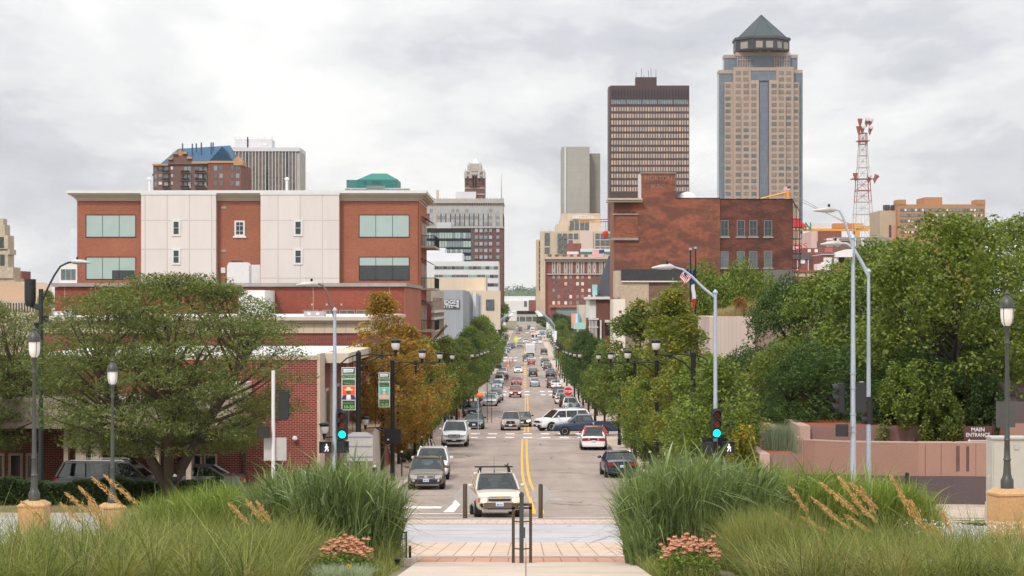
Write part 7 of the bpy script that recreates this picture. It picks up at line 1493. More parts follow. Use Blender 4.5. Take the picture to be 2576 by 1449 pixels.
# granite planter walls at right
m_pg = mat('pink_granite', c3(150, 116, 102), .75, var=.07, scale=.7, fine=26); m_dg = mat('dark_granite', c3(84, 73, 74), .7, var=.08, scale=.7, fine=30); m_pgl = mat('pale_pink_granite', c3(172, 146, 134), .75, var=.05, scale=.7, fine=20)
gw = E('granite_wall', 'long curved pink granite planter wall on a dark granite base', 'wall', (X(2250, 86), 86, G(86)))
W_ = [(1995, 84, 1104, 1193), (2050, 85, 1106, 1193), (2140, 86, 1110, 1195), (2310, 87.5, 1112, 1198), (2400, 87.5, 1112, 1198), (2500, 87, 1112, 1199), (2620, 86, 1112, 1200)]
for (xa, da, ta, ma), (xb, db, tb, mb_) in zip(W_, W_[1:]):
    pa, pb = Vector((X(xa, da), da, 0)), Vector((X(xb, db), db, 0)); n_ = Vector(((pb - pa).y, -(pb - pa).x, 0)).normalized() * -.45
    def seg(name, za0, za1, zb0, zb1, m, o=0):
        q = n_.normalized() * -o; vs = [pa + q + Vector((0, 0, za0)), pb + q + Vector((0, 0, zb0)), pb + q + Vector((0, 0, zb1)), pa + q + Vector((0, 0, za1))]; vs += [v + n_ - q for v in vs]
        MB(gw.location).add(vs, [(0, 1, 2, 3), (7, 6, 5, 4), (0, 3, 7, 4), (1, 5, 6, 2), (3, 2, 6, 7), (0, 4, 5, 1)]).build(name, m, gw, loc=(0, 0, 0))
    seg('dark_base', G(da) - .5, Z(ma, da) - .01, G(db) - .5, Z(mb_, db) - .01, m_dg, .02); seg('granite_panel', Z(ma, da), Z(ta, da) - .06, Z(mb_, db), Z(tb, db) - .06, m_pg); seg('coping', Z(ta, da) - .058, Z(ta, da), Z(tb, db) - .058, Z(tb, db), m_pgl, .01)
wy = lambda xx: 87.5 if xx < 2400 else 87.5 - (xx - 2400) * .005
for xx in (2412, 2436):
    MB(gw.location).box(X(xx, 87.4) - .1, X(xx, 87.4) + .05, wy(xx) - .012, wy(xx) + .1, Z(1185, 87.4), Z(1122, 87.4)).build('dark_stain', mat('water_stain', c3(92, 72, 66), .8, var=.25, scale=2), gw, loc=(0, 0, 0))
for xx in (2330, 2370, 2454): MB(gw.location).box(X(xx, 87.3) - .01, X(xx, 87.3) + .01, wy(xx) - .008, wy(xx) + .1, Z(1197, 87.4), Z(1114, 87.4)).build('joint', m_dg, gw, loc=(0, 0, 0))
MB(gw.location).box(X(1995, 84), X(2000, 84) + .4, 84.4, 96, G(86), Z(1104, 84)).build('return_wall', m_pg, gw, loc=(0, 0, 0)); MB(gw.location).box(X(2000, 87) + .4, X(2620, 90), 90, 96, G(86), Z(1118, 92)).build('planter_bed', mat('bark_mulch', c3(140, 72, 42), .95, var=.4, scale=5, fine=30), gw, loc=(0, 0, 0))
g2_ = E('granite_planter', 'small upper granite planter block behind the long curved wall', 'planter', (X(2060, 92), 92, G(92))); MB(g2_.location).box(X(2036, 92), X(2320, 92), 92, 97, Z(1118, 92), Z(1072, 92)).build('front', m_dg if 0 else mat('mauve_granite', c3(126, 100, 94), .75, var=.06, fine=26), g2_, loc=(0, 0, 0)); MB(g2_.location).box(X(2008, 92), X(2036, 92), 91.7, 97, Z(1118, 92), Z(1070, 92)).build('end_face', m_pgl, g2_, loc=(0, 0, 0)); MB(g2_.location).box(X(2036, 92), X(2320, 92), 92.4, 96.6, Z(1072, 92), Z(1070.5, 92)).build('soil', MATS['bark_mulch'], g2_, loc=(0, 0, 0))
g3_ = E('granite_planter', 'low granite planter box holding the tall blue green grass tuft', 'planter', (X(1950, 80), 80, G(80))); MB(g3_.location).box(X(1935, 80), X(2000, 80), 80, 84, G(80) - .4, Z(1142, 80)).build('front', MATS['mauve_granite'], g3_, loc=(0, 0, 0)); MB(g3_.location).box(X(1910, 80), X(1935, 80), 79.8, 84, G(80) - .4, Z(1141, 80)).build('end_face', m_pgl, g3_, loc=(0, 0, 0)); MB(g3_.location).box(X(1935, 80), X(1998, 80), 80.2, 83.8, Z(1142, 80), Z(1141, 80)).build('soil', MATS['bark_mulch'], g3_, loc=(0, 0, 0))
d = 128; g4 = E('granite_terrace', 'high pale pink granite terrace wall topped with dry grasses', 'wall', (X(1890, d), d, G(d))); MB(g4.location).box(X(1783, d), X(1897, d), d - .5, d + 8, G(d) - .5, Z(796, d)).build('light_panel', panel('ribbed_pale_pink', c3(200, 180, 172), .25, 60, .03, .9, .03), g4, loc=(0, 0, 0)); MB(g4.location).box(X(1897, d), X(2120, d), d, d + 8, G(d) - .5, Z(796, d)).build('mauve_panel', panel('mauve_panels', c3(150, 126, 117), 1.8, 30, .025, .85, .04), g4, loc=(0, 0, 0))
g5 = E('granite_wall', 'dark granite block wall at the right edge behind the cabinet', 'wall', (X(2560, 92), 92, G(92))); MB(g5.location).box(X(2515, 92), X(2700, 92), 91, 97, G(92) - .5, Z(1060, 92)).build('lower_panel', m_pg, g5, loc=(0, 0, 0)); MB(g5.location).box(X(2515, 92), X(2700, 92), 90.98, 97, Z(1059.9, 92), Z(1012, 92)).build('upper_panel', m_dg, g5, loc=(0, 0, 0)); MB(g5.location).box(X(2515, 92), X(2700, 92), 93, 97, Z(1011.9, 92), Z(965, 92)).build('rear_panel', m_dg, g5, loc=(0, 0, 0))
ms = E('direction_sign', 'brown sign reading main entrance with a white left arrow', 'sign', (X(2460, 89.5), 89.5, Z(1114, 89.5) - .6)); k_ = 89.5 / F
MB().box(-36 * k_, 35 * k_, 0, .04, .6, .6 + 42 * k_).build('board', mat('sign_brown', c3(84, 52, 48), .6, var=0), ms); MB().box(-.5, -.44, .041, .1, 0, 1.2).box(.44, .5, .041, .1, 0, 1.2).build('posts', m_blk, ms)
text('MAIN', .25, m_wht, (0, -.006, .6 + 33 * k_), ms, bold=.004); text('ENTRANCE', .25, m_wht, (.0, -.006, .6 + 19.5 * k_), ms, bold=.004, sx=.84); MB().prism([(-26 * k_, .6 + 6 * k_), (-20 * k_, .6 + 10.5 * k_), (-20 * k_, .6 + 7 * k_), (28 * k_, .6 + 7 * k_), (28 * k_, .6 + 5 * k_), (-20 * k_, .6 + 5 * k_), (-20 * k_, .6 + 1.5 * k_)], -.008, -.001).build('arrow', m_wht, ms)
sgb = E('sign_back_panel', 'grey sign back mounted behind the right edge post lamp', 'sign', (X(2530, 75), 75, Z(1075, 75))); MB().box(-.36, .36, 0, .03, 0, 1.08 * .9).build('panel', mat('dark_sign_back', c3(70, 70, 68), .6), sgb); MB().box(-.04, .04, .031, .09, -3.2, .9).build('post', m_blk, sgb)
# far silver cobra lamps with red and white banners, signals
m_bred = mat('banner_red', c3(214, 84, 70), .6, var=0)
def farlamp(x, d, sg, label, ban):
    f_ = E('silver_street_lamp', label, 'street lamp', (x, d, G(d)), 0, 'silver curved street lamps far down the street'); MB().tube([(0, 0, 0), (0, 0, 9)], [.13, .1], 6).tube([(0, 0, 8.9), (sg * .8, 0, 10.4), (sg * 2.0, 0, 11.4), (sg * 3.3, 0, 11.6)], .08, 5).build('pole', m_galv, f_)
    MB().tube([(sg * 3.2, 0, 11.6), (sg * 3.6, 0, 11.65), (sg * 4.6, 0, 11.5)], [.15, .32, .12], 8).build('lamp_head', m_wht, f_)
    if ban: MB().box(-sg * .2 - .45, -sg * .2 + .45, -.1, -.08, 4.2, 7.4).build('banner', ban, f_)
for i, d in enumerate((560, 590, 625, 665, 710, 760)):
    farlamp(-8.0, d, 1, '%s silver curved lamp from the near end on the far left' % ordn[i].capitalize(), (m_bred if i in (1, 2) else m_bw)); farlamp(8.0, d, -1, '%s silver curved lamp from the near end on the far right' % ordn[i].capitalize(), m_bw)
fs = E('traffic_signal', 'red traffic light on a mast far down the right side', 'traffic light', (8.6, 640, G(640))); MB().tube([(0, 0, 0), (0, 0, 5.5)], .1, 6).tube([(0, 0, 5.4), (-4.5, 0, 5.6)], .07, 5).build('mast', m_galv, fs); MB().box(-.3, .3, -.3, 0, 3.6, 4.9).build('signal_head', m_shell, fs); MB().lathe((0, -.32, 4.2), [(.3, 0), (.2, -.05)], 10, 'y').build('red_lens', mat('red_lens_lit', (1, .1, .06), .4, var=0, emit=2), fs); MB().box(-4.2, -2.6, -.1, -.06, 5.2, 6.0).build('blue_sign', mat('street_sign_blue', c3(90, 140, 190), .5, var=0), fs); MB().box(-5.3, -4.3, -.1, -.06, 5.1, 6.1).build('white_sign', m_wht, fs)
gs = E('street_name_sign', 'green street name sign on the right near the third crossing', 'sign', (X(V_(1383, 0)[0], 330), 330, G(330))); MB().box(-.6, .6, 0, .03, Z(V_(0, 52)[1], 330) - G(330), Z(V_(0, 30)[1], 330) - G(330)).build('blade', mat('sign_green', c3(30, 150, 110), .5, var=0), gs); MB().tube([(0, .06, 0), (0, .06, Z(V_(0, 30)[1], 330) - G(330))], .05, 6).build('post', m_blk, gs)
# pavement clutter: mail boxes, bins, pumpkin coloured decorations
def pb(name, label, cat, x, d, dims, m, cap=None):
    o = E(name, label, cat, (x, d, G(d) + .15)); w_, l_, h_ = dims; MB().prism([(-w_, .12), (w_, .12), (w_, h_ - .15), (w_ * .7, h_ - .02), (-w_ * .7, h_ - .02), (-w_, h_ - .15)], -l_, l_).build('body', m, o)
    for sx in (-1, 1): MB().box(sx * w_ * .8 - .03, sx * w_ * .8 + .03, -l_, l_, 0, .119).build('foot', m_blk, o)
    if cap: MB().box(-w_ * .6, w_ * .6, -l_ - .02, -l_, h_ * .55, h_ * .7).build('slot', cap, o)
m_mail = mat('mailbox_blue', c3(36, 70, 130), .5, var=.05)
pb('mailbox', 'blue mailbox on the left pavement behind the large white car', 'mailbox', -8.2, 152, (.35, .35, 1.3), m_mail, m_wht); pb('mailbox', 'blue box by the trees beyond the left corner', 'mailbox', -8.4, 212, (.3, .3, 1.25), m_mail, m_wht); pb('mailbox', 'dark blue box low in the right planting', 'mailbox', 8.6, 138, (.35, .3, 1.0), m_mail, m_wht)
pb('bin', 'orange bin beside the round balloon decoration at left', 'bin', -7.3, 214, (.25, .25, .9), mat('bin_orange', c3(214, 90, 50), .5)); pb('bin', 'blue barrel bin beside the white coupe at right', 'bin', 5.6, 297, (.3, .3, .9), m_mail)
bl = E('balloon_sign', 'round orange and purple ball decoration on a stick at the left corner', 'decoration', (X(V_(88, 0)[0], 210), 210, G(210))); z_ = Z(V_(0, 700)[1], 210) - G(210); MB().lathe((0, 0, z_), [(.05, 0.0), (.34, .12), (.40, .32), (.3, .55), (.05, .66)], 14).build('upper_ball', mat('ball_orange', c3(226, 120, 40), .5, var=0), bl, 60); MB().lathe((0, 0, z_ - .34), [(.05, 0), (.26, .1), (.36, .34)], 14).build('lower_ball', mat('ball_purple', c3(90, 50, 130), .5, var=0), bl, 60); MB().tube([(0, 0, 0), (0, 0, z_ - .3)], .02, 5).build('stick', m_blk, bl)
for i, (x_, d_) in enumerate(((-4.2, 470), (-4.6, 482), (-4.0, 500), (-3.4, 512))):
    c_ = E('traffic_cone', 'pink orange work barrel, %s in the far left row' % ordn[i], 'traffic barrel', (x_, d_, G(d_)), 0, 'work barrels far down the left lane'); MB().lathe((0, 0, 0), [(.38, 0), (.38, .06), (.28, .08), (.24, .9), (.2, 1.0)], 10).build('barrel', mat('cone_orange', c3(232, 130, 96), .6, var=0), c_); MB().lathe((0, 0, .45), [(.275, 0), (.265, .2)], 10).build('white_band', m_wht, c_)
yd = E('pedestrian_sign', 'fluorescent yellow green diamond sign on the far left kerb', 'sign', (X(V2(450, 0)[0], 470), 470, G(470))); z_ = Z(V2(0, 745)[1], 470) - G(470); MB().prism([(0, z_ - .75), (.6, z_), (0, z_ + .75), (-.6, z_)], 0, .03).build('panel', mat('fluoro_yellow', c3(206, 220, 40), .5, var=0), yd); MB().box(-.04, .04, .031, .08, 0, z_).build('post', m_galv, yd)
# ================= vegetation =================
def rnd_dir(n):
    v = NR.normal(size=(n, 3)); return v / np.linalg.norm(v, axis=1)[:, None]
def leaves(C, size, up=.3, asp=.55, jit=.55):
    """rhombic leaf faces at points C"""
    n = len(C); N = rnd_dir(n); N[:, 2] = np.abs(N[:, 2]) + up; N /= np.linalg.norm(N, axis=1)[:, None]
    A = np.cross(N, rnd_dir(n)); A /= np.linalg.norm(A, axis=1)[:, None] + 1e-9; Bv = np.cross(N, A)
    s = (size * (1 + jit * NR.uniform(-1, 1, n)))[:, None]
    V = np.stack([C - A * s, C + Bv * s * asp + N * s * .12, C + A * s, C - Bv * s * asp + N * s * .12], 1).reshape(-1, 3)
    return V, np.arange(4 * n).reshape(n, 4)
def crown(n, H0, H1, prof, clumps, cr, size, flat=.7, seed=0, shell=.55, lean=0.0):
    """crown mesh arrays: clumps of leaves through the volume given by radius profile prof(t)"""
    rg = np.random.default_rng(seed); cs = []
    for i in range(clumps):
        t = rg.uniform(0, 1) ** .9; r = prof(t); a = rg.uniform(0, 2 * PI); q = rg.uniform(shell, 1.0) ** .7 if rg.uniform() > .2 else rg.uniform(0, shell)
        cs.append((r * q * math.cos(a), r * q * math.sin(a), H0 + (H1 - H0) * t, cr * rg.uniform(.6, 1.35)))
    cs = np.array(cs); w = cs[:, 3] ** 2; pick = rg.choice(len(cs), n, p=w / w.sum())
    dv = rg.normal(size=(n, 3)); dv /= np.linalg.norm(dv, axis=1)[:, None]; rad = rg.uniform(.25, 1, n) ** .5
    P = cs[pick, :3] + dv * (rad * cs[pick, 3])[:, None] * np.array([1, 1, flat])
    P[:, 0] += lean * P[:, 2]
    return P, cs
def tree_meshes(name, n, H, h0, prof, clumps, cr, size, mleaf, trunk_r, mbark, seed, flat=.75, limbs=12, shell=.55, multi=0, asp=.55):
    P, cs = crown(n, h0, H - cr * .6, prof, clumps, cr, size, flat, seed, shell)
    V, Q = leaves(P, size, asp=asp); cm = np_mesh(name + '_crown', V, Q, mleaf); rg = random.Random(seed)
    tb = MB(); top = H * .78
    stems = [(0, 0)] if not multi else [(.0, 0)]
    if multi:
        for k in range(multi):
            a = 2 * PI * k / multi + .4; ex = prof(.5) * .75
            pts = [(0, 0, 0), (.08 * math.cos(a), .08 * math.sin(a), H * .09), (ex * .3 * math.cos(a), ex * .3 * math.sin(a), H * .28), (ex * .65 * math.cos(a), ex * .65 * math.sin(a), H * .5), (ex * math.cos(a), ex * math.sin(a), H * .75)]
            tb.tube(pts, [trunk_r, trunk_r * .8, trunk_r * .55, trunk_r * .35, trunk_r * .1], 8)
            stems.append((a, ex))
    else: tb.tube([(0, 0, -.2), (.02, 0, h0 * .6), (.05, .03, H * .4), (0, .06, top)], [trunk_r * 1.25, trunk_r, trunk_r * .7, trunk_r * .15], 8)
    idx = rg.sample(range(len(cs)), min(limbs, len(cs)))
    for i in idx:
        x, y, z, r = cs[i]; r0 = math.hypot(x, y); zb = max(h0 * .7, z - r0 * .9); 
        if multi:
            a = min(stems[1:], key=lambda s_: abs((math.atan2(y, x) - s_[0] + PI) % (2 * PI) - PI)); f = min(.9, max(.2, (z / H - .1))); bx_, by_ = a[1] * f * math.cos(a[0]), a[1] * f * math.sin(a[0]); zb = H * (.12 + .7 * f) * .9
        else: bx_, by_ = 0, 0
        tb.tube([(bx_, by_, zb), (bx_ + (x - bx_) * .5 + rg.uniform(-.1, .1), by_ + (y - by_) * .5, zb + (z - zb) * .4), (x, y, z)], [trunk_r * .3, trunk_r * .2, trunk_r * .05], 5)
    return cm, tb.mesh(name + '_trunk', mbark, 60)
m_bark = mat('bark', c3(72, 60, 50), .9, var=.3, scale=5, fine=30); m_barkd = mat('dark_bark', c3(58, 48, 42), .9, var=.3, scale=5)
L_g = leafmat('leaf_green', (.045, .080, .011), (.185, .24, .036), trans=.28); L_gd = leafmat('leaf_dark_green', (.022, .050, .012), (.075, .13, .028)); L_gy = leafmat('leaf_yellow_green', (.10, .135, .018), (.235, .245, .035), (.42, .30, .03), .06)
L_au = leafmat('leaf_autumn', (.19, .11, .02), (.40, .22, .03), (.12, .13, .025), .07); L_mix = leafmat('leaf_turning', (.07, .11, .02), (.15, .19, .035), (.38, .25, .03), .04)
L_loc = leafmat('leaf_locust', (.056, .078, .021), (.175, .20, .055), (.24, .17, .05), -.06); L_oak = leafmat('leaf_oak', (.045, .08, .012), (.175, .215, .03), (.38, .36, .08), -.02)
L_hedge = leafmat('leaf_hedge', (.022, .042, .014), (.05, .08, .022)); L_yel = leafmat('leaf_yellow_shrub', (.10, .13, .02), (.25, .23, .03), (.55, .34, .03), .16)
egg = lambda r, p=.38: (lambda t: r * max(.08, (math.sin(PI * min(1, (t / p if t < p else 1 + (t - p) / (1 - p)) / 2 + .0))) if t < p else max(.05, math.cos((t - p) / (1 - p) * PI / 2 * .97)) ** .8))
rnd = lambda r: (lambda t: r * max(.12, math.sqrt(max(0, 1 - (2 * t - .9) ** 2 / 1.25))))
PROTO = {}
def proto(k, *a, **kw):
    if k not in PROTO: PROTO[k] = tree_meshes(k, *a, **kw)
    return PROTO[k]
def plant(name, label, pm, x, d, sc=(1, 1, 1), rz=0, z=None, m=None, cat='tree', group=None):
    t = E(name, label, cat, (x, d, G(d) if z is None else z), rz, group); c_ = inst('crown', pm[0], t); k = inst('trunk', pm[1], t)
    if m: c_.material_slots[0].link = 'OBJECT'; c_.material_slots[0].material = m
    t.scale = sc if isinstance(sc, tuple) else (sc,) * 3; return t
# street tree prototypes, 9 m tall, crown radius 2.2
for q in range(3): proto('street%d' % q, 15000, 9.0, 1.35, egg(2.75, .32), 150, .62, .085, L_g, .13, m_barkd, 20 + q, limbs=14, shell=.6)
for q in range(2): proto('slim%d' % q, 15000, 10.8, 1.5, egg(2.0, .3), 150, .45, .075, L_au, .12, m_barkd, 30 + q, limbs=14, shell=.6)
plant('maple_tree', 'tall slim orange autumn tree behind the banner lamps, taller of the two', PROTO['slim0'], -8.5, 118, (1.15, 1.15, 1.0), 0, m=L_au, group='autumn street trees')
plant('maple_tree', 'broader orange autumn tree just right of the tall slim one', PROTO['street0'], -8.2, 136, (1.12, 1.12, 1.02), 1, m=L_au, group='autumn street trees')
plant('maple_tree', 'rust coloured autumn tree low behind the second banner lamp', PROTO['street1'], -8.0, 126, (.85, .85, .78), 2, m=L_au, group='autumn street trees')
LT = [(147, 'g', .92), (161, 'g', .95), (203, 'y', 1.0), (214, 'y', .98), (225, 'd', .97), (236, 'g', .94), (247, 'y', 1.0), (258, 'g', 1.0), (269, 'd', 1.1), (291, 'g', 1.2), (352, 'g', 1.38), (368, 'g', 1.42), (384, 'g', 1.38), (400, 'g', 1.3), (420, 'g', 1.2), (440, 'd', 1.1), (462, 'g', 1.0), (486, 'g', .95), (512, 'g', .9), (566, 'd', 1.1), (596, 'g', 1.1)]
nth = lambda i: (ordn + ['sixteenth', 'seventeenth', 'eighteenth', 'nineteenth', 'twentieth', 'twenty first', 'twenty second', 'twenty third', 'twenty fourth'])[i]
for i, (d, c_, s_) in enumerate(LT):
    plant('street_tree', '%s street tree on the left pavement, %s beyond the orange trees' % ({'g': 'green', 'y': 'green and yellow', 'd': 'dark green'}[c_], nth(i)), PROTO['street%d' % (i % 3)], -8.1 + R.uniform(-.2, .2), d, (s_ * 1.0, s_ * 1.0, s_), i * 1.3, m={'g': L_g, 'y': L_mix, 'd': L_gd}[c_], group='trees along the left pavement')
RT = [(83.5, 'g', .72, 8.0, 1.15), (97, 'g', .76, 8.6, 1.1), (105, 'y', .78, 8.1, 1.0), (127, 'y', .84, 8.1, .9), (148, 'g', .84, 8.0, .9), (160, 'g', .84, 8.2, .85), (204, 'g', .9, 8.1, .95), (225, 'd', .98, 8.1, .95), (247, 'd', 1.0, 8.1, .95), (258, 'd', 1.05, 8.3, 1), (269, 'd', 1.1, 8.1, .95), (284, 'd', 1.12, 8.3, 1), (292, 'd', 1.1, 8.1, .95), (352, 'y', .95, 8.6, .9), (372, 'g', .9, 8.6, .9), (394, 'y', .9, 8.6, .9), (420, 'y', .85, 8.6, .9), (450, 'g', .85, 8.6, .9), (480, 'g', .8, 8.6, .9), (570, 'g', 1.2, 10.5, 1.2), (610, 'd', 1.3, 11, 1.2)]
for i, (d, c_, s_, x_, wd) in enumerate(RT):
    plant('street_tree', '%s street tree on the right pavement, %s from the camera' % ({'g': 'green', 'y': 'yellowish green', 'd': 'dark green'}[c_], nth(i)), PROTO['street%d' % ((i + 1) % 3)], x_ + R.uniform(-.2, .2), d, (s_ * wd, s_ * wd, s_), i * 2.1, m={'g': L_g, 'y': L_gy, 'd': L_gd}[c_], group='trees along the right pavement')
plant('street_tree', 'tall yellowish green tree rising behind the long lamp arm', PROTO['slim1'], X(1690, 122), 122, (1.4, 1.4, 1.03), 2.4, m=L_gy)
plant('street_tree', 'loose green tree before the cream panel wall and stucco shop', PROTO['street2'], X(1612, 160), 160, (1.4, 1.4, 1.28), .6, m=L_mix)
plant('street_tree', 'small tree standing in front of the right parking meters', PROTO['street0'], X(1621, 120), 120, (.55, .55, .62), .2, m=L_g)
# honey locust
pl = tree_meshes('locust', 100000, 10.2, 2.5, rnd(5.9), 480, .85, .072, L_loc, .30, m_bark, 5, flat=.38, limbs=110, shell=.45, multi=6, asp=.32)
plant('honey_locust_tree', 'wide feathery honey locust tree spreading in front of the bank', pl, X(425, 84), 84, (1.0, .9, 1.0), .3)
plant('honey_locust_tree', 'feathery honey locust tree cut by the left edge of the photo', pl, X(-75, 96), 96, (.85, .85, .95), 2.2)
# big broadleaf trees at right
pb1 = tree_meshes('oak', 34000, 11.5, 1.8, rnd(4.3), 300, .72, .095, L_oak, .28, m_barkd, 8, flat=.8, limbs=50, shell=.62); pb2 = tree_meshes('broadleaf', 26000, 10, 1.2, rnd(3.6), 240, .7, .10, L_gd, .24, m_barkd, 9, flat=.85, limbs=30, shell=.6, asp=.35)
def cen(x, ytop, d, pm, H, w, lab, name='broadleaf_tree', m=None, zb=None, grp=None, rz=0):
    """tree whose top reaches D row ytop; w = crown width factor"""
    z0 = G(d) if zb is None else zb; s = (Z(ytop, d) - z0) / H; return plant(name, lab, pm, X(x, d), d, (w, w, s), rz, z0, m, group=grp)
cen(2400, 532, 96, pb1, 11.5, 1.05, 'largest broad green oak at upper right with yellowish sprays', 'oak_tree', L_oak, G(96) + 1.2)
cen(2590, 538, 104, pb1, 11.5, 1.0, 'green oak cut by the right edge of the photo', 'oak_tree', L_oak, G(104) + 1, rz=2)
cen(2240, 600, 108, pb1, 11.5, .95, 'broad green tree between the steel poles and the largest oak', 'oak_tree', L_g, G(108) + 1, rz=1)
cen(2120, 655, 114, pb2, 10, 1.05, 'dark willowy tree directly behind the pair of steel poles', m=L_g, zb=G(114) + 1); cen(2010, 690, 118, pb2, 10, .95, 'dark green tree covering the foot of the fire escape', m=L_gd, zb=G(118) + 1, rz=1)
cen(1880, 655, 150, pb2, 10, 1.0, 'dark green tree in front of the sooty brick wing', m=L_g, rz=2); cen(1770, 660, 146, pb2, 10, .95, 'dark green tree right behind the flag poles', m=L_g, rz=3); cen(1985, 720, 140, pb2, 10, .8, 'small green tree under the fire escape', m=L_gd, rz=4)
cen(1985, 858, 100, pb2, 10, .75, 'mid green tree before the pink terrace wall', m=L_mix, rz=1.5); cen(1880, 876, 108, pb2, 10, .7, 'green tree left of the pink terrace wall foot', m=L_gd, rz=.6); cen(2060, 860, 97, pb2, 10, .8, 'low dark tree above the granite planter block', m=L_gd, rz=.9, zb=G(97)); cen(2300, 880, 95, pb2, 10, .9, 'leafy tree low behind the curved granite wall', m=L_gd, rz=2.9, zb=G(95) + .8)
cen(2520, 870, 97, pb2, 10, .8, 'leafy tree above the brown entrance sign', m=L_g, rz=3.3, zb=G(97) + .8)
for i, (x_, d_, yt, w_) in enumerate(((1960, 116, 915, .8), (2190, 101, 850, .8), (2400, 103, 820, .9), (2020, 106, 930, .7), (2140, 100, 960, .6))): cen(x_, yt, d_, pb2, 10, w_, ['dark under tree behind the blue green grass tuft', 'dark filler tree behind the pair of steel poles foot', 'dark filler tree below the largest oak', 'dark low tree behind the upper planter block', 'small dark tree above the walk signal box at right'][i], m=L_gd, rz=i, zb=G(d_) - .2)
# shrubs
ps = {}
def shrub(name, label, x, d, rx, h, m, z=None, n=4200, size=.06, cat='shrub', seed=3, rz=0, group=None):
    k = (seed, n, size)
    if k not in ps: P, _ = crown(n, .12, .95, lambda t: .92 * max(.25, math.sqrt(max(0, 1 - (t * .95) ** 2.2))), 60, .17, 0, .85, seed, .5); ps[k] = P
    P = ps[k] * np.array([rx, rx, h]); V, Q = leaves(P, size); o = inst(name, np_mesh(name, V, Q, m), None, (x, d, G(d) if z is None else z), (0, 0, rz)); return tag(o, label, cat, group)
shrub('yellow_shrub', 'golden tipped shrub at the foot of the right signal pole', X(1866, 80.5), 80.5, 1.0, 3.4, L_yel, n=7000); shrub('yellow_shrub', 'low yellow flowered shrub left of the right signal pole foot', X(1765, 80.5), 80.5, .85, 2.2, L_yel, n=4200, seed=4)
shrub('green_shrub', 'rounded green shrub behind the curved granite wall, left one', X(2270, 92), 92, 1.45, 3.9, L_g, Z(1130, 92), n=9000, seed=5); shrub('green_shrub', 'spreading green shrub behind the curved granite wall, nearer the brown sign', X(2370, 91.5), 91.5, 1.1, 2.6, L_mix, Z(1130, 91.5), n=7000, seed=6)
shrub('green_shrub', 'dark shrub right of the oak trunk above the granite wall', X(2480, 93), 93, 1.1, 3.0, L_gd, Z(1110, 93), n=6000, seed=7); shrub('green_shrub', 'dark shrub left above the granite wall by the steel poles', X(2215, 93), 93, .7, 2.2, L_gd, Z(1118, 93), n=4200, seed=8)
for i, (x_, y_, rx, h, m, lab) in enumerate(((-7.6, 96, .5, .7, L_gd, 'low green planting by the second banner lamp foot'), (-7.7, 99, .45, .6, leafmat('leaf_red', (.12, .04, .03), (.25, .08, .05)), 'low red planting beside the second banner lamp'), (-7.7, 128, .6, .9, L_gd, 'grassy green planting before the left parking meters'), (-7.5, 131, .5, .7, MATS['leaf_red'], 'red planting before the left parking meters'), (-7.9, 146, .8, 1.1, L_g, 'green bush beside the parked bicycle at left'),
        (7.9, 118, .7, .9, L_gd, 'green planting beside the right parking meters'), (8.1, 125, .8, .95, L_gd, 'rose bush planting near the white saloon at right'), (8.4, 142, .9, 1.3, L_g, 'bushy planting behind the white saloon at right'), (7.9, 150, .8, 1.2, L_gd, 'dark planting near the crossing at right'))):
    shrub('planting', lab, x_, y_, rx, h, m, G(y_) + .12, 1800, .05, 'planting', 10 + i)
# hedge
N = 26000; hx = NR.uniform(X(-60, 88), X(560, 88), N); hy = NR.uniform(86.9, 88.4, N); hh = 1.05 + .12 * np.sin(hx * 1.3) + .07 * np.sin(hx * 4.1); hz = NR.uniform(0, 1, N) ** .5 * hh
face = NR.uniform(size=N); hy = np.where(face < .5, 86.9 + NR.uniform(0, .12, N), hy); hz = np.where(face >= .5, hh + NR.uniform(-.1, .02, N), NR.uniform(0, 1, N) * hh)
gz0 = np.array([G(y) for y in hy]); V, Q = leaves(np.stack([hx, hy - 87, hz + gz0 - G(87)], 1), .06); hg = E('clipped_hedge', 'long dark clipped hedge in front of the bank', 'hedge', (0, 87, G(87))); inst('foliage', np_mesh('foliage', V, Q, L_hedge), hg); MB().box(X(-60, 88), X(560, 88), .1, 1.3, -.2, .98).build('inner_branches', mat('hedge_core', (.02, .03, .012), .95), hg)
